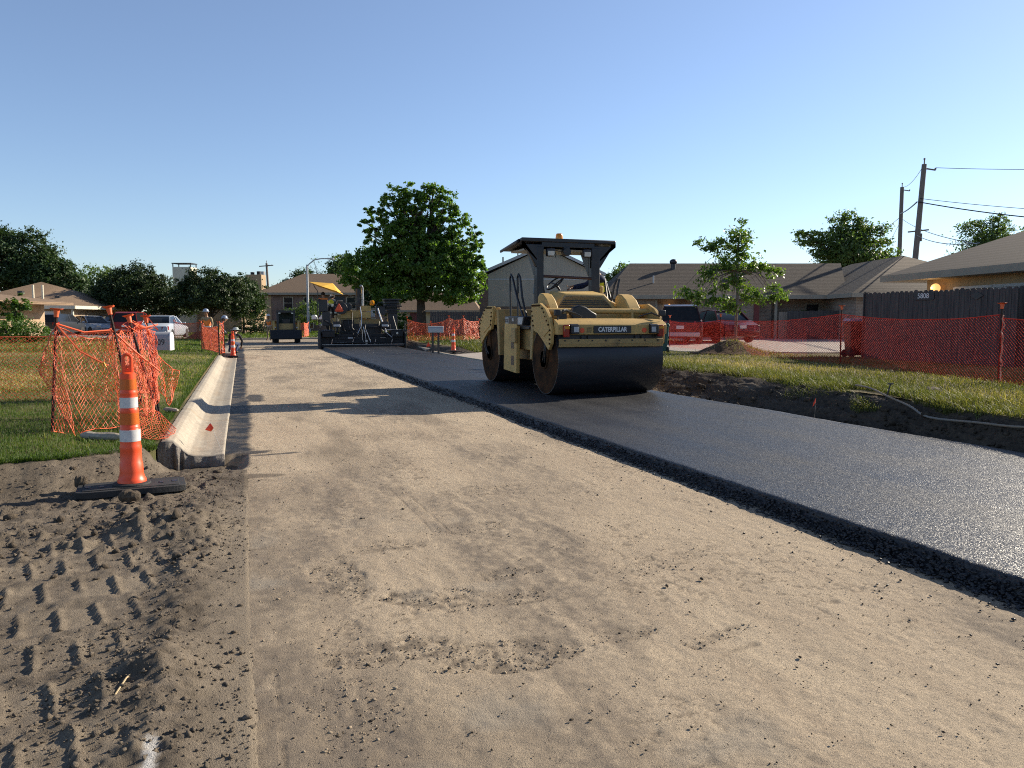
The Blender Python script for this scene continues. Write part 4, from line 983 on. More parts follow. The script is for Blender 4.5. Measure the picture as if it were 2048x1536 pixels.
# operator faces the left-hand wheel
P = seated(); P.update(chest=(0, .05, .46), neck=(0, .14, .65), head=(0, .26, .76), lsh=(-.19, .12, .56), rsh=(.19, .10, .56), lel=(-.22, .42, .42), rel=(.22, .38, .36), lwr=(-.06, .72, .36), rwr=(.10, .68, .32))
person('seated person in a yellow vest driving the yellow road roller', (RX + .99, RY + .12, RZ + 1.74), R(90), P, NAVY, VEST_Y, JEAN, 'cap', 'hatdark')
# ================================================================ SAFETY NETTING
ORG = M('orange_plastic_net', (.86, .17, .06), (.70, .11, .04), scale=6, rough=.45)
ORG_SHADE = M('shaded_orange_net', (.58, .042, .022), (.48, .034, .020), scale=6, rough=.8, spec=.05)  # same orange net, shade of its street side put into a darker, redder colour
def net_sheet(name, fn, nu, nv, r, parent, jitter=0.0, hem=True, mat=None, seed=0, n=3, keep=None):
    """diamond netting over fn(u,v)->xyz with u,v in 0..1 ; nu cells along, nv cells high"""
    g = np.random.default_rng(seed)
    I, Jj = np.meshgrid(np.arange(nu + 1), np.arange(2 * nv + 1))
    u = (I + .5 * (Jj % 2)) / nu; v = Jj / (2 * nv)
    u = np.clip(u, 0, 1)
    P = fn(u, v)
    if jitter: P = P + g.normal(0, jitter, P.shape)
    A = []; B = []
    for j in range(2 * nv):
        o = j % 2
        A.append(P[j, :]); B.append(P[j + 1, :])
        if o == 0: A.append(P[j, 1:]); B.append(P[j + 1, :-1])
        else: A.append(P[j, :-1]); B.append(P[j + 1, 1:])
    A = np.concatenate(A); B = np.concatenate(B)
    L = np.linalg.norm(B - A, axis=1); k = L > 1e-4; A, B = A[k], B[k]
    V, F = seg_arrays(A, B, r, None, n)
    if hem:
        for row in (0, -1):
            q = P[row]; V2, F2 = seg_arrays(q[:-1], q[1:], r * 2.0, None, 4); F = np.concatenate([F, F2 + len(V)]) ; V = np.concatenate([V, V2])
    return link(name, arr_mesh(name, V, F), mat or ORG, parent)
POSTM = M('rusty_steel_post', (.050, .026, .018), (.024, .016, .013), scale=14, rough=.75, bump=.2)
CAPM = M('orange_post_cap', (.78, .15, .045), (.68, .12, .035), rough=.5)
def fence_post(parent, b, t, cap=True, r=.013, studs=True, capw=.058):
    b = Vector(b); t = Vector(t); d = (t - b).normalized()
    m = MB()
    a = Vector((.55, -.83, 0)).normalized(); a = (a - d * a.dot(d)).normalized(); c = a.cross(d)
    m.obox(b - d * .1, t, r * .45, r * 2.2, up=a); m.obox(b - d * .1, t, r * 2.2, r * .45, up=a)
    if studs:
        k = 0.08
        while k < (t - b).length - .15:
            p = b + d * k; m.obox(p + a * r * .2, p + a * r * 1.75, .012, .012); k += .055
    p = m.build('post', POSTM, parent, smooth=False)
    if cap:
        cm = MB(); q = t - d * .07
        cm.tube([q, q + d * .03, q + d * .085], [.024, .026, .033], 12)
        e = d.cross(Vector((0, 1, 0))).normalized(); f = d.cross(e).normalized(); c0 = q + d * .085
        w = capw
        cm.hexa([c0 + e * sx * w * .7 + f * sy * w * .7 for sx, sy in ((-1, -1), (1, -1), (1, 1), (-1, 1))], [c0 + d * .016 + e * sx * w + f * sy * w for sx, sy in ((-1, -1), (1, -1), (1, 1), (-1, 1))])
        cm.build('cap', CAPM, p, bevel=.004)
    return p
def lerp_path(pts):
    P = np.array(pts, float); d = np.r_[0, np.cumsum(np.linalg.norm(np.diff(P[:, :2], axis=0), axis=1))]; d /= d[-1]
    return lambda u: np.stack([np.interp(u, d, P[:, k]) for k in range(3)], -1), d
def strip(top, bot, sag=0.0, wob=0.0, seed=0.0, fold=0.0, uniform=True):
    """ruled sheet between polyline bot (v=0) and polyline top (v=1)"""
    T_ = np.array(top, float); B_ = np.array(bot, float)
    kt = np.linspace(0, 1, len(T_)); kb = np.linspace(0, 1, len(B_))
    def fn(u, v):
        a = np.stack([np.interp(u, kt, T_[:, k]) for k in range(3)], -1); b = np.stack([np.interp(u, kb, B_[:, k]) for k in range(3)], -1)
        p = b + (a - b) * v[..., None]
        if fold or wob:
            w = wob * fbm(u * 6 + seed, v * 3 + seed, 1.0, 3) + fold * np.sin(u * 16 + seed + 2.5 * v) * (1 - .35 * v)
            p = p + np.stack([w * .35, -w, wob * .3 * fbm(u * 5 + 9, v * 4 + seed, 1, 2)], -1)
        return p
    return fn
# --- right-hand run: tidy mesh between three caps, going away and out of frame
fr = thing('safety_fence', 'long taut run of orange mesh fence on capped posts along the right grass bank', 'safety fence', (12.18, 9.61, .36))
o0 = Vector((12.18, 9.61, .36))
def loc(p): return (p[0] - o0.x, p[1] - o0.y, p[2] - o0.z)
posts = [(9.9, 1.2, .38, 1.55), (10.75, 4.6, .38, 1.55), (12.18, 9.62, .37, 1.60), (13.72, 15.0, .36, 1.66), (15.29, 22.3, .38, 1.52), (15.9, 26.6, .40, 1.50)]
for i, (x, y, z, zt) in enumerate(posts):
    lean = [(0, 0), (.0, 0), (.05, .04), (.01, .02), (0, 0), (0, 0)][i]
    fence_post(fr, loc((x, y, z)), loc((x + lean[0], y + lean[1], zt + .16)))
for i in range(len(posts) - 1):
    a = np.array(posts[i]); c = np.array(posts[i + 1]); L = math.hypot(*(c[:2] - a[:2])); n = 9
    ts = np.linspace(0, 1, n)
    top = []; bot = []
    for t in ts:
        p = a + (c - a) * t
        sg = (.10 if i >= 2 else .06) * 4 * t * (1 - t)
        top.append(loc((p[0] - .012, p[1] - .012, p[3] - .02 - sg - (.05 if (i < 2) else 0)))); bot.append(loc((p[0] - .02, p[1] - .015, .33 + .03 * math.sin(7 * t + i))))
    net_sheet('net', strip(top, bot, wob=.03, seed=i * 3.1), int(L / .080), 20, .0034, fr, .0015, seed=i, mat=ORG_SHADE)
# tied bundle hanging down at the middle post
m = MB(); P0 = np.array(loc((12.14, 9.55, 1.58)))
for k in range(10): m.tube([P0 + (0, 0, -.11 * k), P0 + (.018 * math.sin(k * 2), .02 * math.cos(k * 3), -.11 * k - .06), P0 + (.01 * math.sin(k * 5), 0, -.11 * k - .115)], .011, 5)
m.build('net_tie', M('pale_orange_net', (.75, .35, .25), (.6, .2, .12)), fr)

# --- left-hand heap of sagging netting on four leaning posts
fl = thing('safety_fence', 'crumpled heap of sagging orange netting on leaning posts beside the white letterbox', 'safety fence', (-1.6, 10.6, .24))
o0 = Vector((-1.6, 10.6, .24))
A = ((-2.05, 9.83, .24), (-1.95, 9.83, 1.60)); B = ((-1.21, 10.05, .24), (-1.47, 10.15, 1.63)); C = ((-1.02, 10.6, .24), (-1.335, 10.72, 1.53)); D = ((-1.09, 11.36, .24), (-1.215, 11.42, 1.53))
for p in (A, B, C, D): fence_post(fl, loc(p[0]), loc(p[1]), r=.015, capw=.066)
LN = lambda *ps: [loc(p) for p in ps]
net_sheet('net', strip(LN((-1.98, 9.85, 1.42), (-1.72, 9.95, 1.30), (-1.50, 10.12, 1.27), (-1.45, 10.1, 1.37)), LN((-2.0, 9.55, .27), (-1.84, 9.60, .24), (-1.6, 9.75, .28), (-1.30, 9.9, .26)), wob=.10, seed=1, fold=.012), 17, 14, .0028, fl, .0025, seed=1)
net_sheet('net', strip(LN((-1.96, 9.83, 1.45), (-2.06, 9.8, 1.22), (-2.13, 9.72, .95)), LN((-1.75, 9.5, .20), (-1.92, 9.6, .55), (-2.12, 9.72, .92)), wob=.05, seed=5, fold=.03), 9, 9, .0028, fl, .003, seed=2)
net_sheet('net', strip(LN((-1.46, 10.12, 1.38), (-1.33, 10.3, 1.20), (-1.2, 10.4, 1.05), (-1.1, 10.45, .98)), LN((-1.40, 9.95, .30), (-1.25, 9.9, .23), (-1.1, 10.05, .26), (-.98, 10.2, .5)), wob=.12, seed=9, fold=.045), 20, 14, .0028, fl, .003, seed=3)
net_sheet('net', strip(LN((-1.34, 10.7, 1.36), (-1.28, 11.0, 1.42), (-1.21, 11.40, 1.38), (-1.1, 11.42, 1.30)), LN((-1.42, 10.5, .45), (-1.22, 10.6, .32), (-1.12, 10.9, .3), (-1.05, 11.1, .5)), wob=.12, seed=13, fold=.05), 18, 15, .0028, fl, .005, seed=4)
net_sheet('net', strip(LN((-1.44, 10.15, 1.30), (-1.36, 10.6, 1.36), (-1.25, 11.0, 1.44), (-1.12, 11.5, 1.32)), LN((-1.30, 10.1, .7), (-1.22, 10.4, .6), (-1.14, 10.9, .55), (-1.08, 11.3, .8)), wob=.12, seed=17, fold=.045), 18, 11, .0028, fl, .005, seed=5)
net_sheet('net', strip(LN((-1.12, 11.2, 1.06), (-1.05, 11.3, 1.0), (-.92, 11.4, .84), (-.83, 11.5, .79)), LN((-1.10, 11.0, .62), (-1.02, 11.2, .5), (-.95, 11.3, .35), (-.88, 11.4, .56)), wob=.06, seed=21, fold=.03), 12, 8, .0028, fl, .004, seed=6)
net_sheet('net', strip(LN((-1.20, 10.2, .42), (-1.08, 10.45, .40), (-.98, 10.4, .34), (-.74, 9.55, .24)), LN((-1.24, 9.5, .24), (-1.1, 9.1, .235), (-.98, 9.0, .235), (-.80, 8.95, .22)), wob=.05, seed=25), 12, 9, .0028, fl, .003, seed=7)
m = MB()
for pts in ([(-1.96, 9.82, 1.46), (-1.70, 9.92, 1.36), (-1.46, 10.1, 1.38)], [(-1.95, 9.8, 1.45), (-1.72, 9.75, 1.15), (-1.45, 9.8, .98)], [(-1.46, 10.1, 1.40), (-1.25, 10.3, 1.14), (-1.0, 10.6, .86)], [(-1.3, 10.9, 1.46), (-1.2, 11.1, 1.40), (-1.08, 11.5, 1.44)]):
    m.tube(LN(*pts), .011, 5)
g = np.random.default_rng(3)
for k in range(7):
    c = np.array((-1.22 + g.uniform(-.14, .1), 11.0 + g.uniform(-.3, .4), 1.36 + g.uniform(-.06, .10))); m.tube(LN(*[c + g.normal(0, .07, 3) for _ in range(4)]), .007, 4)
m.build('net_hem', ORG, fl)
m = MB(); q = loc((-1.52, 9.78, 1.0)); m.tube([q, (q[0] + .02, q[1], q[2] - .04), (q[0] + .05, q[1], q[2] - .03), (q[0] + .03, q[1], q[2] + .02), (q[0] - .02, q[1], q[2] - .02)], .008, 5)
m.build('tie_ribbon', M('yellow_ribbon', (.8, .5, .02), rough=.5), fl)
# run behind it across the lawn
fb = thing('safety_fence', 'orange netting stretched low across the left lawn and leaving the picture at the left', 'safety fence', (-3.5, 13.5, .26)); o0 = Vector((-3.5, 13.5, .26))
for p in (((-6.3, 14.4, .27), (-6.3, 14.4, 1.30)), ((-1.5, 13.0, .25), (-1.46, 13.0, 1.42))): fence_post(fb, loc(p[0]), loc(p[1]), cap=False)
net_sheet('net', strip(LN((-8.5, 14.6, 1.42), (-6.3, 14.35, 1.30), (-4.4, 13.95, 1.25), (-2.9, 13.5, 1.26), (-1.48, 13.0, 1.34)), LN((-8.5, 14.6, .27), (-6.3, 14.35, .27), (-4.4, 13.9, .26), (-2.9, 13.45, .26), (-1.5, 12.95, .25)), wob=.07, seed=31), 74, 17, .0036, fb, .004, seed=8)
m = MB(); m.tube(LN((-8.5, 14.5, 1.50), (-6.3, 14.3, 1.36), (-4.2, 13.2, 1.10), (-3.3, 12.6, 1.0)), .010, 5); m.build('net_hem', ORG, fb)
# smaller runs farther along the left verge
def far_run(label, pts, h, cell=.10, r=.006, wob=.06, seed=0, cap=True, nv=10, hs=None):
    z0 = pts[0][2]; t = thing('safety_fence', label, 'safety fence', pts[0]); global o0; o0 = Vector(pts[0])
    for i, p in enumerate(pts):
        hh = (hs[i] if hs else h); fence_post(t, loc(p), loc((p[0], p[1], p[2] + hh + .12)), cap=cap, studs=False, r=.016, capw=.07)
    for i in range(len(pts) - 1):
        a = np.array(pts[i]); c = np.array(pts[i + 1]); L = np.linalg.norm(c - a); ha = hs[i] if hs else h; hc = hs[i + 1] if hs else h
        ts = np.linspace(0, 1, 7); top = [loc(a + (c - a) * q + np.array((0, 0, ha + (hc - ha) * q - .10 * 4 * q * (1 - q)))) for q in ts]; bot = [loc(a + (c - a) * q + np.array((0, 0, .05))) for q in ts]
        net_sheet('net', strip(top, bot, wob=wob, seed=seed + i * 2.3), max(2, int(L / cell)), nv, r, t, .003, seed=seed)
    return t
far_run('short orange mesh panel standing on the lawn left of the kerb between two posts', [(-1.60, 34.6, .27), (-.82, 30.6, .24)], 1.05, seed=40)
t = far_run('narrow upright roll of orange netting wrapped round a post at the kerb edge', [(-.80, 30.3, .24), (-.62, 30.5, .24), (-.66, 30.8, .24)], 1.22, cell=.06, r=.007, seed=44, cap=False)
far_run('orange mesh barrier across the driveway right of the white saloon', [(-4.0, 52.5, .28), (-2.5, 52.0, .26), (-1.9, 56.5, .26)], 1.10, r=.009, cell=.12, seed=48)
far_run('orange mesh barrier between the skid steer loader and the street lamp', [(3.7, 62.2, .15), (4.6, 62.4, .15), (5.1, 64.0, .18)], 1.15, r=.012, cell=.14, seed=52, cap=False)
far_run('drooping orange mesh fence behind the double post letterbox on the far right verge', [(8.9, 43.5, .30), (9.9, 41.9, .30), (10.6, 40.6, .30), (11.05, 39.3, .30), (12.3, 40.5, .33)], 1.2, r=.008, cell=.11, seed=56, wob=.12, hs=[1.25, 1.0, 1.30, 1.28, 1.1])
far_run('low orange mesh fence lying over the lawn left of the road roller', [(11.6, 39.0, .33), (13.5, 38.5, .35), (16.2, 37.6, .38)], .28, r=.008, cell=.10, nv=4, seed=60, cap=False)

# ================================================================ CHANNELIZER CONES
CONE = M('cone_orange_plastic', (.84, .085, .018), (.80, .075, .015), rough=.42)
CONED = M('cone_orange_sheeting', (.60, .12, .008), (.52, .10, .006), scale=60, rough=.35)
SHEET = M('white_reflective_sheeting', (.60, .60, .60), (.52, .52, .53), scale=30, rough=.32)
def channelizer(label, loc_, rz=0, h=1.0, simple=False, group=None):
    t = thing('traffic_cone', label, 'traffic cone', loc_, rz, group)
    m = MB()
    if not simple:
        pr = [(-.42, -.17), (-.36, -.205), (.36, -.205), (.42, -.17), (.42, .17), (.36, .205), (-.36, .205), (-.42, .17)]
        m.prism(pr, 'z', 0, .055); m.prism([(-.37, -.16), (.37, -.16), (.37, .16), (-.37, .16)], 'z', .055, .062)
        m.lathe([(.150, .055), (.150, .075), (.128, .082)], n=28)
        b = m.build('rubber_base', MT['rub'], t, bevel=.012)
        hm = MB()
        for s in (-1, 1): hm.box(s * .335 - .02, s * .335 + .02, -.045, .02, .0625, .066); hm.box(s * .23 - .016, s * .23 + .016, -.07, .0, .0625, .0665)
        hm.build('hand_hole', MT['blk'], b)
    else:
        m.prism([(-.2, -.2), (.2, -.2), (.2, .2), (-.2, .2)], 'z', 0, .05); m.build('rubber_base', MT['rub'], t, bevel=.012)
    k = h / 1.0
    prof = [(.132, .058), (.132, .085), (.122, .095), (.112, .12), (.108, .14), (.106, .205), (.100, .212), (.097, .30), (.101, .318), (.096, .330), (.0935, .3605), (.0935, .450), (.0915, .452), (.0915, .462), (.089, .470), (.087, .472), (.086, .57), (.088, .585), (.083, .597), (.081, .600), (.080, .68), (.0795, .682), (.0795, .70), (.082, .71), (.077, .72), (.0745, .73), (.074, .80), (.073, .845), (.060, .853), (.030, .856), (0, .856)]
    m = MB(); m.lathe([(r * .86, z * k) for r, z in prof], n=36); body = m.build('cone_body', CONE, t, ang=40)
    for (z0, z1, r0, r1, mt) in ((.362, .448, .0955, .0945, SHEET), (.482, .568, .0885, .0875, CONED), (.602, .678, .0825, .0815, SHEET), (.732, .808, .0765, .0755, CONED)):
        m = MB(); r0 *= .865; r1 *= .865; m.lathe([(r0 - .004, z0 * k), (r0, z0 * k + .002), (r1, z1 * k - .002), (r1 - .004, z1 * k)], n=36); m.build('reflective_band', mt, t, ang=60)
    m = MB(); w = .042
    out = [(-w, .85)] + [(-w, .94)] + [(w * math.cos(a), .955 + w * math.sin(a)) for a in np.linspace(math.pi, 0, 13)] + [(w, .85)]
    inn = [(-.018, .905)] + [(.018 * math.cos(a), .958 + .018 * math.sin(a)) for a in np.linspace(math.pi, 0, 9)] + [(.018, .905)]
    # loop handle: two legs, bow and web
    m.tube([(-.031, 0, .85 * k), (-.031, 0, .955 * k)] + [(.031 * math.cos(a), 0, .955 * k + .031 * math.sin(a)) for a in np.linspace(math.pi, 0, 11)] + [(.031, 0, .85 * k)], .0145, 8)
    m.box(-.032, .032, -.010, .010, .85 * k, .905 * k); m.ball((0, -.012, .882 * k), .009, 8); m.build('handle', CONE, t)
    return t
cz = float(shoulder_z(-.92, 7.25))
channelizer('tall orange traffic cone with white bands on a flat black rubber base in the mud', (-.93, 7.26, max(.03, cz) + .0), R(6), 1.20)
channelizer('orange traffic cone with white bands standing beside the far right driveway', (8.55, 32.0, .14), 0, 1.15, True)
channelizer('orange traffic cone standing at the end of the left gutter by the workers', (-.36, 32.9, .02), 0, 1.05, True)

# ================================================================ SMALL THINGS ON THE VERGES
FLAG = M('orange_red_flag', (.90, .07, .015), (.82, .06, .012), rough=.5); WIRE = M('flag_wire', (.5, .48, .45), rough=.4, metal=.6)
def flag(label, base, tip, pts):
    t = thing('marker_flag', label, 'marker flag', base); b = Vector(base)
    m = MB(); m.tube([(0, 0, -.05), Vector(tip) - b], .0022, 6); m.build('wire', WIRE, t)
    m = MB(); q = [Vector(p) - b for p in pts]; n = len(q); mid = sum(q, Vector()) / n
    off = Vector((0, .002, 0)); vs = [p for p in q] + [mid + Vector((0, -.012, 0))]
    m.add([v - off for v in vs] + [v + off for v in vs], [(i, (i + 1) % n, n) for i in range(n)] + [((i + 1) % n + n + 1, i + n + 1, 2 * n + 1) for i in range(n)] + [(i, i + n + 1, (i + 1) % n + n + 1, (i + 1) % n) for i in range(n)])
    m.build('flag', FLAG, t, smooth=False)
flag('small bright orange flag on a thin wire stuck beside the broken gutter end', (-.25, 9.35, .02), (-.37, 9.40, .33), [(-.37, 9.40, .325), (-.335, 9.39, .265), (-.365, 9.39, .225), (-.43, 9.42, .245)])
flag('small orange flag hanging over the dark ditch right of the roller', (7.93, 9.15, .0), (7.86, 9.05, .36), [(7.86, 9.05, .37), (7.84, 9.04, .30), (7.79, 9.03, .245), (7.82, 9.05, .30)])
flag('tiny orange flag at the dark ditch edge under the far letterbox', (7.95, 34.0, .05), (7.92, 34.0, .5), [(7.92, 34, .52), (8.02, 34, .32), (7.82, 34, .30)])
# letterboxes
def letterbox(label, loc_, rz, w, l, h, top, posts=1, num=None, body=None):
    t = thing('mailbox', label, 'mailbox', loc_, rz)
    m = MB()
    pr = [(-w / 2, 0), (w / 2, 0), (w / 2, h * .62)] + [(w / 2 * math.cos(a), h * .62 + h * .38 * math.sin(a)) for a in np.linspace(0, math.pi, 11)][1:-1] + [(-w / 2, h * .62)]
    m.prism([(p[0], p[1] + top - h) for p in pr], 'x', -l / 2, l / 2)
    b = m.build('box', body, t, bevel=.006)
    m = MB(); m.prism([(p[0] * 1.04, p[1] * 1.02 + top - h - .004) for p in pr], 'x', l / 2 + .001, l / 2 + .022); m.build('door', MT['wht'], t, bevel=.004)
    m = MB()
    for k in range(posts):
        x = 0 if posts == 1 else (-.12 + .24 * k); m.box(x - .045, x + .045, -.045, .045, -.1, top - h)
    m.build('post', M('weathered_post', (.06, .05, .045), (.09, .08, .07), scale=5, rough=.9, stretch=(4, 4, .6)), t)
    if num: text_obj('number_lettering', num, .135, MT['blk'], b, (.105, -w / 2 - .002, top - h + h * .43), (R(90), 0, 0), .0015, .0, .85)
    return t
BOXW = M('pale_grey_box', (.34, .34, .36), (.28, .28, .30), scale=3, rough=.5)
letterbox('pale metal letterbox with black house number half hidden behind orange netting', (-1.36, 13.52, .25), R(-8), .26, .56, .29, 1.06, 1, '5809', BOXW)
letterbox('grey letterbox on a thick double post on the far right verge', (7.72, 31.8, .16), R(-14), .26, .62, .27, 1.08, 2, None, M('galvanised_box', (.40, .41, .42), (.33, .34, .35), rough=.4, metal=.3))
t = thing('mailbox', 'pair of small white letterboxes on one thin post left of the paving machine', 'mailbox', (5.95, 64.6, .15), R(-15))
m = MB(); m.box(-.04, .04, -.04, .04, -.1, 1.4); m.box(-.5, .75, -.06, .06, 1.32, 1.4); m.build('post', POSTM, t)
for x in (-.35, .2, .6): m = MB(); m.prism([(x - .18, 1.4), (x + .18, 1.4), (x + .18, 1.66), (x + .1, 1.76), (x - .1, 1.76), (x - .18, 1.66)], 'y', -.3, .3); m.build('box', MT['wht'], t, bevel=.02)
# hose lying over the bank edge
m = MB(); pts = [(9.05, 9.55, 0), (8.84, 9.03, 0), (8.6, 8.5, 0), (8.36, 7.85, 0), (8.2, 7.4, 0), (8.12, 6.66, 0), (8.04, 6.0, 0), (8.1, 5.4, 0), (8.5, 4.8, 0)]
HOSE = [p[:2] for p in pts]
def bank_z(x, y):
    x1 = float(bank_top_x(y)); T_ = min(1, max(0, (x - 7.7) / (x1 - 7.7))); h_ = float(bank_h(y))
    return (-.03 + (h_ + .03) * float(sstep(.28, 1.0, T_)) ** .8) if T_ < 1 else h_ + .03
pts = [(p[0], p[1], bank_z(p[0], p[1]) + .055) for p in pts]
sp = []
for i in range(len(pts) - 1):
    a, b = Vector(pts[i]), Vector(pts[i + 1]); p0 = Vector(pts[max(i - 1, 0)]); p3 = Vector(pts[min(i + 2, len(pts) - 1)])
    for t_ in (0, .25, .5, .75): sp.append(.5 * ((2 * a) + (b - p0) * t_ + (2 * p0 - 5 * a + 4 * b - p3) * t_ ** 2 + (3 * a - p0 - 3 * b + p3) * t_ ** 3))
m.tube(sp, .014, 8)
tag(m.build('water_hose', M('pale_hose', (.20, .185, .165), (.25, .18, .115), scale=1.2, rough=.6)), 'pale hose lying over the grass bank edge and down into the ditch', 'hose')
m = MB(); m.tube([(8.60, 8.5, .36), (8.64, 8.46, .60)], .010); m.obox((8.60, 8.47, .60), (8.68, 8.45, .60), .02, .02)
tag(m.build('stake', MT['blk']), 'short dark metal stake standing on the bank where the hose bends', 'stake')
# broken kerb pieces on the lawn, curb chunk
def chunk(label, p0, p1, w, h, name='concrete_chunk', mat=None):
    m = MB(); a, b = Vector(p0), Vector(p1); n = 7; g = np.random.default_rng(int(abs(p0[0]) * 100)); vs = []
    d = (b - a).normalized(); s = d.cross(Vector((0, 0, 1))).normalized()
    for i in range(n):
        c = a + (b - a) * i / (n - 1)
        for k in range(7):
            t_ = 2 * math.pi * k / 7; rr = (.5 if i in (0, n - 1) else 1) * g.uniform(.78, 1.15); vs.append(c + s * math.cos(t_) * w * rr + Vector((0, 0, 1)) * (math.sin(t_) * h * rr))
    fs = [(i * 7 + k, i * 7 + (k + 1) % 7, (i + 1) * 7 + (k + 1) % 7, (i + 1) * 7 + k) for i in range(n - 1) for k in range(7)] + [tuple(range(7))[::-1], tuple(range((n - 1) * 7, n * 7))]
    m.add(vs, fs); return tag(m.build(name, mat or MT['concrete'], smooth=False, bevel=.01), label, 'concrete chunk' if mat is None else 'dirt clod')
chunk('long broken piece of pale kerb lying in the grass under the orange netting', (-1.66, 9.25, .27), (-1.22, 9.02, .26), .055, .045)
chunk('short pale kerb fragment on the grass behind the netting near the gutter', (-1.05, 11.6, .27), (-.86, 11.45, .26), .04, .03)
chunk('large dark lump of clay in front of the rubber base of the tall cone', (-.98, 6.86, .07), (-.82, 6.84, .07), .06, .055, 'dirt_clod', m2)
chunk('dark clay lump at the left end of the rubber base of the tall cone', (-1.40, 7.42, .10), (-1.30, 7.44, .10), .06, .065, 'dirt_clod', m2)
chunk('dark lump of torn soil on top of the right bank beside the hose', (9.55, 8.75, .40), (9.95, 8.8, .40), .11, .10, 'dirt_clod', MT['bank'])
m = MB(); m.tube([(-.50, 3.20, .06), (-.475, 3.32, .07), (-.44, 3.42, .065), (-.39, 3.47, .06)], .0035, 6)
tag(m.build('twig', M('dry_twig', (.50, .38, .22), rough=.8)), 'thin dry twig lying on the mud near the front', 'twig')
# wheeled bins
def bin_(label, loc_, rz, c, h=1.08, w=.60, lidc=None):
    t = thing('wheeled_bin', label, 'bin', loc_, rz)
    mt = M('bin_plastic', c, tuple(q * .8 for q in c), rough=.5)
    m = MB(); m.hexa([(-w * .40, -w * .42, .06), (w * .40, -w * .42, .06), (w * .40, w * .42, .06), (-w * .40, w * .42, .06)], [(-w / 2, -w * .55, h - .10), (w / 2, -w * .55, h - .10), (w / 2, w * .55, h - .10), (-w / 2, w * .55, h - .10)]); m.box(-w * .53, w * .53, -w * .58, w * .58, h - .13, h - .08)
    m.build('bin_body', mt, t, bevel=.02)
    m = MB(); m.hexa([(-w * .54, -w * .62, h - .075), (w * .54, -w * .62, h - .075), (w * .54, w * .6, h - .075), (-w * .54, w * .6, h - .075)], [(-w * .45, -w * .5, h), (w * .45, -w * .5, h), (w * .45, w * .5, h), (-w * .45, w * .5, h)])
    m.build('lid', M('bin_lid', lidc, tuple(q * .8 for q in lidc), rough=.45) if lidc else mt, t, bevel=.015)
    m = MB(); m.cyl((-w * .45, w * .66, h - .13), (w * .45, w * .66, h - .13), .018); m.build('handle', mt, t)
    for s in (-1, 1): m = MB(); m.cyl((s * w * .42, w * .40, .11), (s * w * .52, w * .40, .11), .11, n=18); m.build('wheel', MT['rub'], t, bevel=.01)
    return t
bin_('teal wheeled bin standing right behind the roller at the driveway edge', (13.22, 22.75, .40), R(160), (.030, .10, .085), 1.0, .52)
bin_('bright green wheeled bin between the left bush and the grey car', (-13.43, 64.1, .34), R(20), (.0, .20, .12), 1.15, .68)
bin_('dark wheeled bin with pale blue lid beside the end of the tall wooden fence', (16.85, 17.85, .42), R(70), (.022, .016, .018), 1.12, .50, (.22, .26, .36))
bin_('dark green wheeled bin against the dark board fence left of the roller', (14.6, 47.4, .38), R(-20), (.006, .055, .04), 1.15, .7)
# mulch mound and ring for the young tree
ys_, xs_ = np.meshgrid(np.linspace(-1.4, 1.4, 30), np.linspace(-1.6, 1.6, 30), indexing='ij')
rr_ = np.hypot(xs_ / 1.35, ys_ / 1.1)
MX, MY = 14.7, 20.9
MULCH = ground_mat('mulch', [(.10, .055, .03), (.06, .035, .022), (.15, .09, .045)], big=3, fine=24, bump=.9)
tag(grid_obj('mulch_mound', MX + xs_, MY + ys_, .44 + .42 * np.exp(-(rr_ / .55) ** 2) - .15 * (rr_ > .98) + .05 * fbm(xs_, ys_, 4, 3), MULCH), 'low brown mulch mound round the foot of the young oak', 'mulch mound')
# ================================================================ ASPHALT PAVER (seen from behind)
pv = thing('asphalt_paver', 'large dark asphalt paving machine with a tilted yellow sunshade laying the new mat', 'asphalt paver', (6.0, 41.0, .0))
MT['pblk'] = worn_paint('paver_black_paint', (.012, .0125, .015), (.04, .033, .028), .35, .5)
def part(name, mat, bev=.015, parent=pv, **kw):
    def deco(fn):
        m = MB(); fn(m); return m.build(name, mat, parent, bevel=bev, **kw)
    return deco
@part('screed', MT['pblk'])
def screed(m):
    m.box(-2.15, 2.15, -.15, .55, .11, .62); m.box(-2.15, 2.15, -.42, -.15, .11, .22); m.box(-2.1, 2.1, -.05, .45, .62, .78)
@part('screed_plate_edge', MT['bright'], .004)
def _(m): m.box(-2.12, 2.14, -.44, -.425, .215, .245)
@part('walkway', MT['pblk'])
def _(m):
    m.box(-1.6, 1.7, -.40, -.12, .30, .34)
    for k in range(9): x = -1.7 + k * .42; m.box(x - .02, x + .02, -.19, -.14, .24, .6)
    m.box(-1.9, -.2, -.185, -.15, .48, .52); m.box(.1, 1.9, -.185, -.15, .44, .47)
@part('screed_cylinder', MT['bright'], 0)
def _(m):
    for x in (-1.62, -.55, .62, 1.5): m.cyl((x, -.2, .26), (x + .05, -.22, .5), .022, n=8)
    m.box(-1.35, -.85, -.2, -.17, .33, .345); m.box(.9, 1.2, -.2, -.17, .56, .575)
@part('crank_handle', MT['blk'], 0)
def _(m):
    for x in (-1.2, -.3, .4, 1.3): m.tube([(x, -.25, .62), (x, -.28, .95), (x + .12, -.28, .98)], .018)
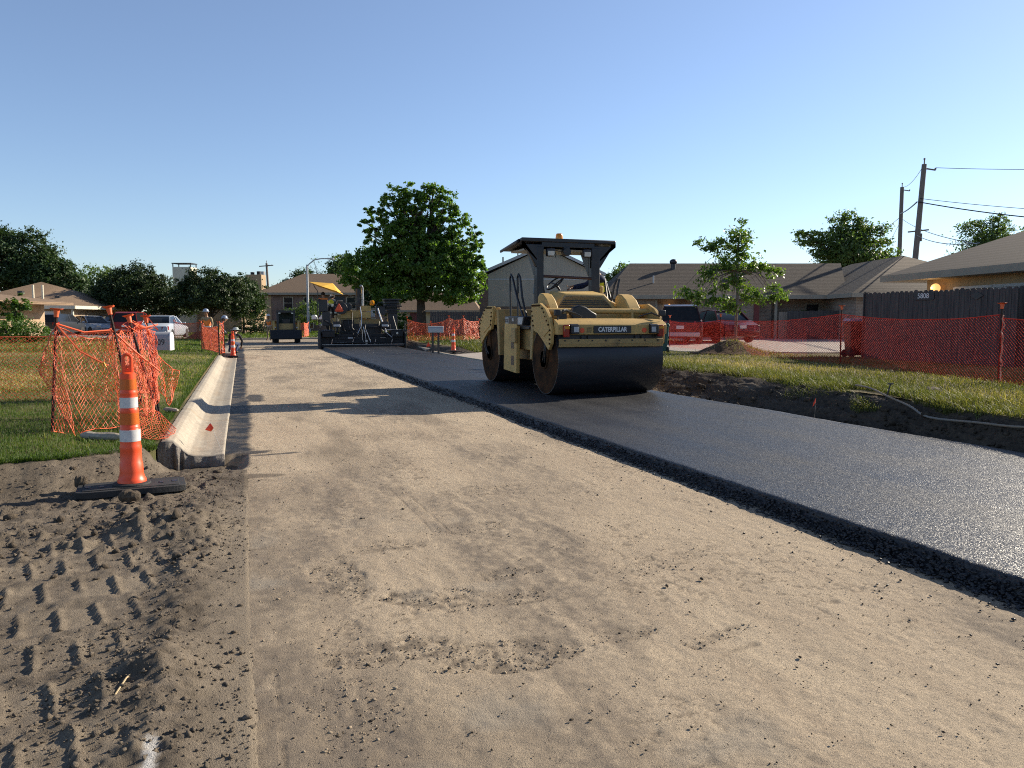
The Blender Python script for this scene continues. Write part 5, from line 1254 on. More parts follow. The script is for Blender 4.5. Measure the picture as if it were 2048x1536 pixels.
for s in (-1, 1):
    @part('end_gate', MT['pblk'])
    def _(m): m.prism([(-.55, .0), (.75, .0), (.75, .75), (.2, 1.0), (-.45, .80)], 'x', s * 2.17, s * 2.24)
    @part('gate_crank', MT['blk'], 0)
    def _(m): m.cyl((s * 2.2, -.3, .8), (s * 2.2, -.3, 1.25), .03, n=10); m.box(s * 2.2 - .09, s * 2.2 + .09, -.34, -.26, .9, 1.0); m.cyl((s * 2.28, -.45, .0), (s * 2.28, -.45, 1.0), .015, n=8); m.ball((s * 2.2, -.3, 1.27), .05, 8)
    @part('screed_box', MT['pblk'])
    def _(m):
        x = s * 1.78; m.box(x - .32, x + .32, -.35, .4, .62, .92); m.box(x - .30, x + .30, -.30, .35, .92, .96)
    @part('box_lid', M('worn_steel_blue', (.16, .19, .26), (.08, .09, .12), rough=.45), .01)
    def _(m): x = s * 1.78; m.box(x - .28, x + .28, -.36, .3, .962, .985)
    @part('control_box', MT['blk'])
    def _(m): x = s * 1.25 - .1; m.box(x - .18, x + .18, -.3, -.1, 1.12, 1.42); m.cyl((x, -.2, .7), (x, -.2, 1.12), .03, n=8)
    @part('control_panel', MT['decal'], .006)
    def _(m): x = s * 1.25 - .1; m.box(x - .17, x + .17, -.33, -.305, 1.16, 1.27); m.ball((x + .15, -.32, 1.18), .06, 8)
    @part('tow_arm', MT['pblk'])
    def _(m): m.obox((s * 1.5, .4, .55), (s * 1.5, 3.2, .75), .14, .22)
    @part('crawler_track', MT['rub'])
    def _(m):
        pr = [(.8, .35), (.95, .08), (3.4, .05), (3.7, .3), (3.6, .62), (1.1, .75)]; m.prism(pr, 'x', s * 1.0, s * 1.32)
@part('tractor_body', MT['catd'])
def _(m): m.box(-1.25, 1.25, .9, 3.4, .8, 1.55); m.box(-1.55, -1.07, .5, 1.5, .88, 1.58); m.box(-1.2, .35, 1.0, 3.0, 1.55, 1.75)
@part('engine_cover', MT['cat'])
def _(m): m.box(-.42, .10, .9, 1.5, 1.62, 2.02); m.hexa([(-1.0, .95, 1.58), (-.42, .95, 1.58), (-.42, 2.6, 1.58), (-1.0, 2.6, 1.58)], [(-.95, 1.05, 1.98), (-.42, 1.05, 2.05), (-.42, 2.5, 2.05), (-.95, 2.5, 1.98)])
@part('stepped_panel', MT['cat'])
def _(m): m.box(.08, .58, .7, 1.0, 1.96, 2.26); m.box(.10, .56, .62, .8, 1.58, 1.93); m.box(.12, .54, .56, .64, 1.60, 1.76)
@part('hopper', MT['pblk'])
def _(m): m.hexa([(-1.4, 3.4, .8), (1.4, 3.4, .8), (1.4, 5.2, .8), (-1.4, 5.2, .8)], [(-1.7, 3.4, 1.55), (1.7, 3.4, 1.55), (1.7, 5.3, 1.5), (-1.7, 5.3, 1.5)])
@part('auger_housing', MT['blk'])
def _(m): m.box(-1.1, 1.1, .5, .9, .6, 1.3)
@part('rear_console', MT['pblk'])
def _(m): m.box(-.95, -.42, .1, .5, .98, 1.48); m.box(-.98, -.40, .06, .5, 1.48, 1.52)
@part('sticker', MT['decal'], .003)
def _(m): m.box(-.78, -.52, -.165, -.152, .53, .60)
@part('tool_tray', MT['pblk'])
def _(m): m.box(1.08, 1.5, .0, .4, 1.02, 1.28); m.box(.15, 1.0, .25, .35, 1.08, 1.16)
@part('fuel_tank', MT['blk'])
def _(m): m.box(.86, 1.34, .6, 1.1, 1.76, 2.26); m.box(.84, 1.36, .58, 1.12, 2.2, 2.24)
@part('operator_station', MT['blk'])
def _(m):
    g = np.random.default_rng(4)
    for k in range(9): z = 1.86 + k * .088; w = .36 + .1 * g.random(); cx = 1.72 + g.uniform(-.06, .06); m.box(cx - w, cx + w, .55 + g.uniform(-.1, .1), 1.2, z, z + .05 + .03 * g.random())
    m.box(1.5, 2.0, .7, 1.1, 1.0, 2.6)
@part('operator_seat', MT['blk'])
def _(m): m.box(-2.18, -1.72, .35, .50, 1.95, 2.56); m.box(-2.15, -1.75, .4, .9, 1.9, 2.05); m.box(-2.0, -1.6, .4, .8, 1.2, 1.95)
@part('seat_frame', MT['blk'], 0)
def _(m): m.tube([(-2.2, .35, 1.6), (-2.26, .3, 2.0), (-2.24, .3, 2.5), (-2.1, .32, 2.6)], .025); m.tube([(-1.9, .4, 1.5), (-1.6, .4, 1.3), (-1.55, .5, .9)], .06)
@part('railing', MT['blk'], 0)
def _(m):
    m.tube([(.84, .5, 1.8), (.84, .5, 2.3), (.95, .5, 2.42), (1.2, .5, 2.42), (1.25, .5, 2.2)], .022); m.tube([(-.60, .8, 2.0), (-.55, .8, 2.3), (.05, .8, 2.3), (.1, .8, 2.0)], .02); m.tube([(-.2, .8, 2.3), (-.32, .6, 2.6)], .015)
@part('exhaust_stack', MT['bright'], 0)
def _(m): m.tube([(.24, 1.4, 2.2), (.24, 1.4, 3.1), (.22, 1.38, 3.26), (.14, 1.3, 3.36)], .075, 12)
@part('muffler', MT['blk'])
def _(m): m.cyl((.02, 1.5, 2.0), (.02, 1.5, 3.2), .14, n=16)
@part('air_cleaner', MT['blk'])
def _(m): m.cyl((-.98, .7, 2.12), (-.98, .95, 2.12), .32, n=24); m.cyl((-.62, .8, 2.2), (-.62, 1.0, 2.2), .22, n=20); m.tube([(-1.3, .8, 2.3), (-1.2, .9, 2.5), (-.9, 1, 2.5)], .06)
@part('warning_triangle', MT['orgd'], .01)
def _(m): m.prism([(-1.33, 1.98), (-.91, 1.98), (-.95, 1.94), (-1.29, 1.94)], 'y', .58, .60); m.prism([(-1.34, 1.99), (-.90, 1.99), (-1.10, 2.36), (-1.14, 2.36)], 'y', .58, .60)
@part('water_cooler', MT['amber'])
def _(m): m.lathe([(.10, 2.28), (.12, 2.32), (.12, 2.5), (.08, 2.55), (0, 2.56)], (.66, .8, 0)); 
@part('lift_rod', MT['bright'], 0)
def _(m): m.tube([(.86, .2, 2.12), (.98, .0, 1.6), (1.24, -.2, .86)], .038); m.tube([(-.08, .1, 2.2), (-.02, .0, 1.7), (-.06, -.1, 1.2), (-.3, -.2, .74)], .022)
@part('hose_bundle', MT['hose'], 0)
def _(m):
    g = np.random.default_rng(8)
    for k in range(14):
        x = g.uniform(-1.6, 1.8); a = [(x, .1, g.uniform(1.2, 1.9)), (x + g.uniform(-.2, .2), -.15, g.uniform(.8, 1.2)), (x + g.uniform(-.4, .4), -.1, g.uniform(.6, .9)), (x + g.uniform(-.5, .5), .1, g.uniform(.7, 1.2))]; m.tube(a, .022, 6)
@part('shovel_tools', MT['bright'], 0)
def _(m): m.tube([(.02, -.2, 1.15), (.1, -.25, .8), (.15, -.25, .4)], .02); m.prism([(.10, .45), (.24, .45), (.22, .22), (.14, .18)], 'y', -.28, -.26); m.tube([(.0, -.25, 1.0), (-.05, -.25, .6), (.0, -.25, .35)], .018); m.tube([(.15, -.22, 1.0), (.4, -.25, .3)], .025)
@part('handle_frame', MT['bright'], 0)
def _(m): m.tube([(1.5, -.3, .98), (1.15, -.35, .98), (1.15, -.35, .88), (1.5, -.4, .58), (1.55, -.4, .75)], .028)
@part('strap', M('pale_orange_bracket', (.62, .36, .16), rough=.6), .01)
def _(m): m.box(1.02, 1.12, .45, .5, 1.5, 1.78); m.box(1.12, 1.2, .45, .5, 1.3, 1.6)
@part('work_lamp', MT['lens'], .01)
def _(m): m.box(-2.2, -2.05, .28, .33, 1.2, 1.3); m.box(-1.55, -1.45, .3, .35, 2.2, 2.32); m.ball((1.78, -.37, .80), .07, 8)
UMB = M('yellow_canvas', (.66, .38, .035), (.58, .32, .03), scale=3, rough=.7)
m = MB()
apex = Vector((-1.50, .9, 3.42)); ring = [Vector(p) for p in ((-2.62, .9, 3.50), (-2.05, -.2, 3.22), (-1.28, -.15, 2.98), (-.85, .9, 2.86), (-.95, 1.9, 2.95), (-2.0, 2.0, 3.3))]
apex = Vector((-1.38, .9, 3.44))
vs = ring + [apex] + [p - Vector((0, 0, .012)) for p in ring] + [apex - Vector((0, 0, .012))]
m.add(vs, [(i, (i + 1) % 6, 6) for i in range(6)] + [((i + 1) % 6 + 7, i + 7, 13) for i in range(6)] + [(i, i + 7, (i + 1) % 6 + 7, (i + 1) % 6) for i in range(6)])
um = m.build('sunshade', UMB, pv, smooth=False)
m = MB(); m.tube([(-2.18, .5, 2.4), (-2.2, .6, 3.0), (-2.36, .7, 3.25), (-2.4, .8, 3.45)], .022); m.tube([(-2.55, .85, 3.48), (-2.58, .8, 3.2)], .012); m.tube([(-1.1, .2, 2.95), (.2, .5, 2.55), (.9, .6, 2.3)], .012); m.build('sunshade_pole', MT['blk'], pv)
P = seated(); P['face'] = (0, 1, 0); P['pelvis'] = (0, 0, .08)
person('operator on the left seat of the paving machine, lime vest seen from behind', (6.0 - 1.92, 41.62, 2.06), 0, P, VEST_O, VEST_G, JEAN, None, 'hatdark')
P = standing(.35); person('person in a bright yellow vest leaning over the deck of the paving machine', (6.0 - 1.48, 42.3, 1.55), R(-25), {k: (v if k == 'face' else (v[0], v[1], v[2] * .72)) for k, v in P.items()}, GREYS, VEST_Y, DARKP, 'hard', 'hatwhite')

# ================================================================ SKID STEER LOADER
ss = thing('skid_steer_loader', 'yellow tracked skid steer loader with a black cab and bucket facing the camera', 'skid steer', (2.75, 52.6, .02), R(-4))
def sp(name, mat, bev=.015, parent=ss):
    def deco(fn):
        m = MB(); fn(m); return m.build(name, mat, parent, bevel=bev)
    return deco
@sp('bucket', MT['pblk'])
def _(m): m.prism([(-1.15, .24), (-1.0, .24), (-.75, .28), (-.72, .78), (-.80, .84), (-1.18, .32)], 'x', -.98, .98)
for s in (-1, 1):
    @sp('crawler_track', MT['rub'])
    def _(m): m.prism([(-.55, .30), (-.40, .03), (1.15, .03), (1.35, .3), (1.2, .62), (-.2, .66)], 'x', s * .50, s * .88)
    @sp('lift_arm', MT['cat'])
    def _(m): m.obox((s * .76, 1.3, 1.35), (s * .76, -.2, 1.30), .10, .18); m.obox((s * .76, -.15, 1.36), (s * .76, -.78, .55), .10, .18); m.obox((s * .76, 1.3, .7), (s * .76, 1.3, 1.45), .14, .3)
    @sp('lift_cylinder', MT['bright'], 0)
    def _(m): m.cyl((s * .68, .2, .8), (s * .68, -.5, 1.0), .035, n=8)
    @sp('work_light', MT['lens'], .01)
    def _(m): m.box(s * .40 - .07, s * .40 + .07, -.42, -.38, 1.88, 1.96)
@sp('body', MT['catd'])
def _(m): m.box(-.62, .62, -.2, 1.45, .4, 1.25); m.box(-.60, .60, .9, 1.5, 1.2, 1.6)
@sp('cab_frame', MT['blk'])
def _(m):
    for s in (-1, 1):
        m.obox((s * .52, -.35, .65), (s * .52, -.28, 1.98), .13, .13); m.obox((s * .50, .9, .75), (s * .50, .9, 1.9), .08, .10); m.obox((s * .50, -.35, .80), (s * .50, .9, .80), .08, .1)
    m.box(-.60, .60, -.42, 1.0, 1.96, 2.10); m.box(-.5, .5, -.42, -.30, .62, .86)
@sp('windscreen', M('skid_glass', (.02, .03, .026), rough=.5, spec=.2), 0)
def _(m): m.box(-.45, .45, .84, .86, .95, 1.95)
@sp('seat', MT['blk'])
def _(m): m.box(-.25, .25, .25, .7, .8, .92); m.box(-.24, .24, .62, .74, .9, 1.55)
P = standing(.10); person('person in a white hard hat and orange vest standing beside the skid steer loader', (1.75, 54.4, .1), R(150), P, KHAKI, VEST_O, KHAKI, 'hard', 'hatwhite')
# workers at the left kerb
P = standing(.45)
person('stooping person in a blue-grey hard hat and lime vest beside the left kerb', (-1.05, 34.6, .18), R(-70), {k: (v if k == 'face' else (v[0], v[1], v[2] * .82)) for k, v in P.items()}, GREYS, VEST_G, JEAN, 'hard', 'hatblue')
P = dict(pelvis=(0, 0, .42), chest=(0, .28, .70), neck=(0, .42, .84), head=(0, .52, .90), lsh=(-.19, .36, .78), rsh=(.19, .36, .78), lel=(-.26, .50, .50), rel=(.26, .52, .50), lwr=(-.18, .66, .28), rwr=(.16, .68, .28),
         lhip=(-.10, .0, .40), rhip=(.10, .0, .40), lkn=(-.16, .42, .46), rkn=(.16, .40, .40), lan=(-.15, .10, .09), ran=(.15, .06, .09), lto=(-.16, .26, .05), rto=(.17, .22, .05), face=(0, .8, -.5))
person('crouching person with a wide pale hat and dark clothes behind the gutter cone', (-.42, 33.9, .12), R(-20), P, DARKP, None, JEAN, 'wide', 'hatmat')
P = standing(.1); person('person in an orange vest standing behind the stooping person in lime', (-1.45, 37.2, .2), R(160), P, KHAKI, VEST_O, JEAN, 'hard', 'hatblue')
m = MB(); m.lathe([(1.5, 0), (1.1, .25), (.5, .65), (.1, .78), (0, .79)], n=24)
o = m.build('dirt_mound', MULCH); o.location = (-2.3, 53.5, .1); tag(o, 'small dark pile of soil beside the road behind the crouching worker', 'dirt mound')
for v in o.data.vertices: v.co += Vector((0, 0, .12 * mnoise.noise(v.co * 2.2)))
# ================================================================ HOUSES: materials
def brick_mat(name, c1, c2, mortar, sc=1.0, sun=1.0):
    m = bpy.data.materials.new(name); m.use_nodes = True; N, L, b = nodes(m)
    tc = N.new('ShaderNodeTexCoord'); sep = N.new('ShaderNodeSeparateXYZ'); cm = N.new('ShaderNodeCombineXYZ')
    L.new(tc.outputs['Object'], sep.inputs[0]); ad = N.new('ShaderNodeMath'); ad.operation = 'ADD'
    L.new(sep.outputs[0], ad.inputs[0]); L.new(sep.outputs[1], ad.inputs[1]); L.new(ad.outputs[0], cm.inputs[0]); L.new(sep.outputs[2], cm.inputs[1])
    br = N.new('ShaderNodeTexBrick'); br.inputs['Scale'].default_value = 1.0; br.inputs['Brick Width'].default_value = .22; br.inputs['Row Height'].default_value = .075; br.inputs['Mortar Size'].default_value = .009
    br.inputs['Color1'].default_value = (*c1, 1); br.inputs['Color2'].default_value = (*c2, 1); br.inputs['Mortar'].default_value = (*mortar, 1); br.inputs['Bias'].default_value = .1
    L.new(cm.outputs[0], br.inputs['Vector']); n = N.new('ShaderNodeTexNoise'); n.inputs['Scale'].default_value = 1.7; n.inputs['Detail'].default_value = 6; L.new(tc.outputs['Object'], n.inputs['Vector'])
    mx = N.new('ShaderNodeMixRGB'); mx.blend_type = 'OVERLAY'; mx.inputs[0].default_value = .5; L.new(br.outputs[0], mx.inputs[1]); L.new(n.outputs['Fac'], mx.inputs[2]); L.new(mx.outputs[0], b.inputs['Base Color'])
    b.inputs['Roughness'].default_value = .9
    return m
def shingle(name, c1, c2):
    m = M(name, c1, c2, scale=14, rough=.92, bump=.5, bscale=30, detail=8, spec=.2, stretch=(1, .35, 1.6))
    N, L, b = nodes(m); src = b.inputs['Base Color'].links[0].from_socket
    tc = N.new('ShaderNodeTexCoord'); w = N.new('ShaderNodeTexWave'); w.wave_type = 'BANDS'; w.bands_direction = 'Z'; w.inputs['Scale'].default_value = 3.4; w.inputs['Distortion'].default_value = .6; w.inputs['Detail'].default_value = 2
    L.new(tc.outputs['Object'], w.inputs['Vector']); mr = N.new('ShaderNodeMapRange'); mr.inputs['To Min'].default_value = .55; mr.inputs['To Max'].default_value = 1.15; L.new(w.outputs['Fac'], mr.inputs['Value'])
    cc = N.new('ShaderNodeCombineColor'); [L.new(mr.outputs[0], cc.inputs[i]) for i in range(3)]
    x = N.new('ShaderNodeMixRGB'); x.blend_type = 'MULTIPLY'; x.inputs[0].default_value = 1; L.new(src, x.inputs[1]); L.new(cc.outputs[0], x.inputs[2]); L.new(x.outputs[0], b.inputs['Base Color'])
    return m
def siding(name, c, groove=.30, depth=.55):
    m = M(name, c, tuple(q * .88 for q in c), scale=1.3, rough=.8, bump=.1, bscale=20)
    N, L, b = nodes(m); src = b.inputs['Base Color'].links[0].from_socket
    tc = N.new('ShaderNodeTexCoord'); sp_ = N.new('ShaderNodeSeparateXYZ'); L.new(tc.outputs['Object'], sp_.inputs[0])
    ad = N.new('ShaderNodeMath'); ad.operation = 'ADD'; L.new(sp_.outputs[0], ad.inputs[0]); L.new(sp_.outputs[1], ad.inputs[1])
    md = N.new('ShaderNodeMath'); md.operation = 'PINGPONG'; md.inputs[1].default_value = groove / 2; L.new(ad.outputs[0], md.inputs[0])
    mr = N.new('ShaderNodeMapRange'); mr.inputs['From Max'].default_value = .014; mr.inputs['To Min'].default_value = depth; L.new(md.outputs[0], mr.inputs['Value'])
    cc = N.new('ShaderNodeCombineColor'); [L.new(mr.outputs[0], cc.inputs[i]) for i in range(3)]
    x = N.new('ShaderNodeMixRGB'); x.blend_type = 'MULTIPLY'; x.inputs[0].default_value = 1; L.new(src, x.inputs[1]); L.new(cc.outputs[0], x.inputs[2]); L.new(x.outputs[0], b.inputs['Base Color'])
    return m
BR_TAN = brick_mat('tan_brick', (.28, .20, .145), (.20, .14, .105), (.30, .26, .22))
BR_RED = brick_mat('red_brown_brick', (.20, .115, .085), (.14, .085, .065), (.24, .20, .17))
BR_ORG = brick_mat('pale_orange_brick', (.42, .28, .16), (.34, .22, .125), (.40, .34, .27))
SH_GREY = shingle('grey_brown_shingles', (.135, .112, .092), (.085, .070, .058))
SH_TAN = shingle('tan_shingles', (.30, .21, .14), (.22, .155, .105))
SH_DARK = shingle('dark_brown_shingles', (.085, .065, .055), (.055, .042, .036))
TRIM = M('beige_trim', (.30, .265, .21), (.26, .23, .18), scale=2, rough=.7)
CREAM = M('cream_trim', (.66, .60, .46), (.60, .54, .42), scale=2, rough=.65)
SIDE_W = siding('grey_white_siding', (.41, .375, .32), .30, .72)
SIDE_T = siding('tan_siding', (.40, .285, .165), .32, .6)
WOODF = M('weathered_fence_boards', (.050, .044, .044), (.095, .082, .075), scale=3.5, rough=.9, bump=.3, bscale=25, stretch=(5, 5, .35), c3=(.070, .062, .060))
WOODL = M('pale_fence_boards', (.30, .24, .19), (.22, .175, .14), scale=4, rough=.9, stretch=(5, 5, .4))
WIN = M('window_glass', (.018, .02, .024), rough=.12, spec=.35); BLIND = M('window_blind', (.40, .40, .41), (.34, .34, .35), scale=2, rough=.7); DOORR = M('dark_red_door', (.16, .02, .02), (.12, .015, .015), rough=.5)
def hp(root):
    def mk(name, mat, fn, parent=None, bev=0.0, **kw):
        m = MB(); fn(m); return m.build(name, mat, parent or root, bevel=bev, **kw)
    return mk
def roof_solid(m, eave, ridge, th=.14):
    """eave: 4 corners ccw from front-left at (x,y,z); ridge: 2 points (left,right)"""
    e = [Vector(p) for p in eave]; r = [Vector(p) for p in ridge]; dn = Vector((0, 0, -th))
    vs = e + r + [p + dn for p in e]
    m.add(vs, [(0, 1, 5, 4), (1, 2, 5), (2, 3, 4, 5), (3, 0, 4), (0, 6, 7, 1), (1, 7, 8, 2), (2, 8, 9, 3), (3, 9, 6, 0), (6, 9, 8, 7)])
def fascia(m, eave, h=.20, t=.03, drop=.02):
    n = len(eave)
    for i in range(n):
        a, b = Vector(eave[i]), Vector(eave[(i + 1) % n]); d = (b - a).normalized(); o = d.cross(Vector((0, 0, 1))) * (t / 2 + .003)
        m.obox(a + o + Vector((0, 0, -h / 2 - drop + .03)), b + o + Vector((0, 0, -h / 2 - drop + .03)), t, h)
def window(mk, x0, x1, z0, z1, y, parent=None, frame=CREAM, blind=False, mullion=True, root=None):
    f = mk('window', frame, lambda m: (m.box(x0 - .06, x1 + .06, y - .05, y + .05, z0 - .06, z0), m.box(x0 - .06, x1 + .06, y - .05, y + .05, z1, z1 + .06), m.box(x0 - .06, x0, y - .05, y + .05, z0, z1), m.box(x1, x1 + .06, y - .05, y + .05, z0, z1),
                                        m.box(x0, x1, y - .035, y + .03, (z0 + z1) / 2 - .02, (z0 + z1) / 2 + .02) if mullion else None), bev=.006)
    mk('pane', WIN, lambda m: m.box(x0, x1, y - .02, y - .012, z0, z1), f)
    if blind: mk('blind', BLIND, lambda m: m.box(x0, x1, y - .008, y, (z0 + z1) / 2, z1), f)
    return f
V3 = Vector
# ---------------- house with the tall board fence, at the right edge (runs along the street)
hr = thing('house', 'tan sided house at the right edge with a lit globe porch lamp', 'house', (19.53, 19.69, 0), math.atan2(-.973, -.231))
mk = hp(hr)
ev = [(0, 0, 2.90), (17, 0, 2.90), (17, 10.4, 2.90), (0, 10.4, 2.90)]; rg = [(5.0, 5.2, 5.15), (12, 5.2, 5.15)]
# note: local x runs towards the camera, local y away from the street
ro = mk('roof', shingle('dark_grey_shingles', (.046, .038, .037), (.029, .025, .025)), lambda m: roof_solid(m, ev, rg, .16)); mk('fascia', TRIM, lambda m: fascia(m, ev, .20), ro)
mk('roof_vent', MT['blk'], lambda m: (m.cyl((2.2, 4.2, 4.0), (2.2, 4.2, 4.45), .16, .20, 12), m.cyl((2.2, 4.2, 4.45), (2.2, 4.2, 4.6), .24, .16, 12)), ro)
mk('wall', SIDE_T, lambda m: (m.box(1.25, 16.4, .75, 9.8, .2, 2.74)))
mk('soffit', TRIM, lambda m: m.box(.06, 16.9, .06, 10.3, 2.715, 2.735))
f = mk('sliding_door', MT['decal'], lambda m: (m.box(2.55, 2.62, .68, .76, .5, 2.45), m.box(4.10, 4.18, .68, .76, .5, 2.45), m.box(5.55, 5.63, .68, .76, .5, 2.45), m.box(2.62, 5.55, .68, .76, 2.38, 2.46)), bev=.006)
mk('pane', WIN, lambda m: m.box(2.62, 4.10, .715, .73, .5, 2.38), f); mk('blind', BLIND, lambda m: m.box(4.18, 5.55, .715, .735, .5, 2.38), f)
mk('trim_board', SIDE_T, lambda m: m.box(5.9, 6.0, .70, .752, .5, 2.7))
lp = mk('porch_light', MT['blk'], lambda m: (m.box(1.95, 2.03, .55, .76, 2.12, 2.26), m.cyl((1.99, .52, 2.16), (1.99, .52, 2.34), .05, n=10)), bev=.01)
GL = bpy.data.materials.new('lamp_globe_glow'); GL.use_nodes = True; _n, _l, _b = nodes(GL); _b.inputs['Base Color'].default_value = (.9, .6, .3, 1); _b.inputs['Emission Color'].default_value = (1, .50, .16, 1); _b.inputs['Emission Strength'].default_value = .75
mk('globe', GL, lambda m: m.ball((1.99, .52, 2.45), .135, 18), lp)
def lamp_light(parent, p, w):
    l = bpy.data.lights.new('lamp_light', 'POINT'); l.energy = w; l.color = (1, .62, .28); l.shadow_soft_size = .12
    o = bpy.data.objects.new('lamp_light', l); COL.objects.link(o); o.parent = parent; o.location = p
lamp_light(hr, (1.99, .34, 2.45), 3.5)
# tall board fence in front of it, number board
def board_fence(label, pts, h, z, bw=.145, mat=None, dog=True, name='wooden_fence', hs=None, tagc='wooden fence'):
    o0_ = Vector((*pts[0], z)); t = thing(name, label, tagc, o0_)
    g = np.random.default_rng(int(h * 100 + len(pts)))
    m = MB()
    for a, b in zip(pts[:-1], pts[1:]):
        a = Vector((*a, 0)); b = Vector((*b, 0)); d = (b - a); L = d.length; d.normalize(); nrm = Vector((d.y, -d.x, 0)); k = 0.0
        while k < L - .02:
            hh = h + g.uniform(-.025, .02); w = bw - .008; p = a + d * k - Vector((o0_.x, o0_.y, 0)) + nrm * g.uniform(-.004, .004)
            pr = [(0, 0), (w, 0), (w, hh - .04), (w - .035, hh), (.035, hh), (0, hh - .04)] if dog else [(0, 0), (w, 0), (w, hh), (0, hh)]
            fv = [p + d * q[0] + Vector((0, 0, q[1])) for q in pr]; bv = [v_ - nrm * .02 for v_ in fv]; n = len(pr)
            m.add(fv + bv, [tuple(range(n)), tuple(range(2 * n - 1, n - 1, -1))] + [(i, (i + 1) % n, n + (i + 1) % n, n + i) for i in range(n)]); k += bw
    m.build('boards', mat or WOODF, t, smooth=False)
    m = MB()
    for a, b in zip(pts[:-1], pts[1:]):
        a = Vector((*a, 0)) - Vector((o0_.x, o0_.y, 0)); b = Vector((*b, 0)) - Vector((o0_.x, o0_.y, 0)); d = (b - a).normalized(); nrm = Vector((d.y, -d.x, 0))
        for zz in (.3, h * .55, h - .25): m.obox(a - nrm * .045 + Vector((0, 0, zz)), b - nrm * .045 + Vector((0, 0, zz)), .04, .085)
    m.build('rails', mat or WOODF, t)
    return t
fp = [(18.6, 17.6), (16.4, 17.1), (16.62, 12.85), (18.5, 12.6)]
wf = board_fence('tall dark weathered board fence with a house number board, right of the young tree', fp, 1.84, .42)
d_ = (Vector((16.62, 12.85, 0)) - Vector((16.4, 17.1, 0))).normalized(); rz_ = math.atan2(d_.y, d_.x); nrm_ = Vector((d_.y, -d_.x, 0)) 
def on_fence(k, z, off=.012): p = Vector((16.4, 17.1, 0)) + d_ * k - Vector((18.6, 17.6, 0)) + nrm_ * off; return (p.x, p.y, z)
m = MB(); m.prism([(-.30, -.07), (-.26, -.10), (.26, -.10), (.30, -.07), (.30, .07), (.26, .10), (-.26, .10), (-.30, .07)], 'y', -.012, .008); q = m.build('number_board', M('number_board_grey', (.035, .033, .036), (.025, .024, .026)), wf); q.location = on_fence(1.92, 1.69); q.rotation_euler = (0, 0, rz_)
text_obj('number_lettering', '5808', .18, MT['wht'], q, (-.02, -.0135, 0), (R(90), 0, 0), .002, 0, .95)
m = MB(); m.prism([(-.17, 0), (0, -.10), (.17, 0), (0, .10)], 'y', -.012, .008); q = m.build('diamond_ornament', MT['blk'], wf); q.location = on_fence(3.36, 1.66); q.rotation_euler = (0, 0, rz_)
# ---------------- long low brick house in the middle
hm = thing('house', 'long low tan brick house with a grey brown shingle roof behind the young tree', 'house', (19.05, 38.95, 0), -YAW)
mk = hp(hm)   # local origin: front-left eave corner, x to the right
ev = [(0, 0, 2.88), (13.6, 0, 2.88), (13.6, 9, 2.88), (0, 9, 2.88)]; rg = [(2.1, 4.4, 4.95), (15, 4.4, 4.95)]
ro = mk('roof', SH_GREY, lambda m: (roof_solid(m, ev, rg, .16)))
wv = [(12.4, -3.2, 2.88), (23, -3.2, 2.88), (23, 12, 2.88), (12.4, 12, 2.88)]; wr = [(17.2, 1.2, 5.15), (17.2, 8, 5.15)]
def wing(m):
    e = [V3(p) for p in wv]; a, b = V3(wr[0]), V3(wr[1]); dn = V3((0, 0, -.16)); vs = e + [a, b] + [p + dn for p in e]
    m.add(vs, [(0, 1, 4), (1, 2, 5, 4), (2, 3, 5), (3, 0, 4, 5), (0, 6, 7, 1), (1, 7, 8, 2), (2, 8, 9, 3), (3, 9, 6, 0), (6, 9, 8, 7)])
mk('roof', SH_GREY, wing)
mk('fascia', TRIM, lambda m: (fascia(m, ev[:2] + [(13.6, .02, 2.88), (0, .02, 2.88)], .22), fascia(m, wv, .22)), ro)
for x, y, z in ((4.6, 3.6, 4.72), (9.35, 3.3, 4.60)): mk('roof_turbine', MT['blk'], lambda m: (m.cyl((x, y, z - .3), (x, y, z + .16), .14, n=12), m.ball((x, y, z + .26), .23, 14, (1, 1, .75))), ro)
mk('vent_pipe', MT['decal'], lambda m: m.cyl((3.05, 1.6, 3.5), (3.05, 1.6, 4.05), .045, n=8), ro)
mk('wall', BR_TAN, lambda m: (m.box(.45, 3.0, .55, 8.6, .3, 2.72), m.box(5.0, 8.9, .55, 8.6, .3, 2.72), m.box(3.0, 5.0, 1.9, 8.6, .3, 2.72), m.box(9.7, 12.9, 1.6, 8.6, .3, 2.72), m.box(8.9, 9.7, 1.0, 8.6, .3, 2.72), m.box(12.9, 22.5, -2.6, 11.5, .3, 2.72)))
mk('door', DOORR, lambda m: m.box(8.55, 8.86, .50, .545, .45, 2.60), bev=.01)
mk('porch_post', TRIM, lambda m: m.box(9.66, 9.80, .3, .44, .4, 2.72), bev=.01)
mk('porch_post', TRIM, lambda m: m.box(2.98, 3.10, .50, .62, .4, 2.72), bev=.01)
mk('garage_door', BLIND, lambda m: m.box(3.2, 4.1, 1.85, 1.895, .4, 2.4), bev=.01)
window(mk, 11.9, 12.6, 1.2, 2.4, 1.58, frame=TRIM)
lp2 = mk('porch_light', MT['blk'], lambda m: m.box(3.96, 4.06, 1.75, 1.84, 2.2, 2.36), bev=.01)
mk('globe', GL, lambda m: m.ball((4.01, 1.68, 2.36), .07, 12), lp2); lamp_light(hm, (4.01, 1.55, 2.36), 1.2)
cy, sy = math.cos(YAW), math.sin(YAW)
def hw(x, y): return (19.05 + x * cy + y * sy, 38.95 - x * sy + y * cy)
board_fence('low dark board fence in front of the long brick house entrance', [hw(10.2, -.2), hw(13.0, -.6)], 1.6, .42, dog=False)
board_fence('short pale picket gate panel beside the red door of the long house', [hw(9.85, .2), hw(10.3, .1)], 1.55, .42, bw=.12, mat=WOODL)
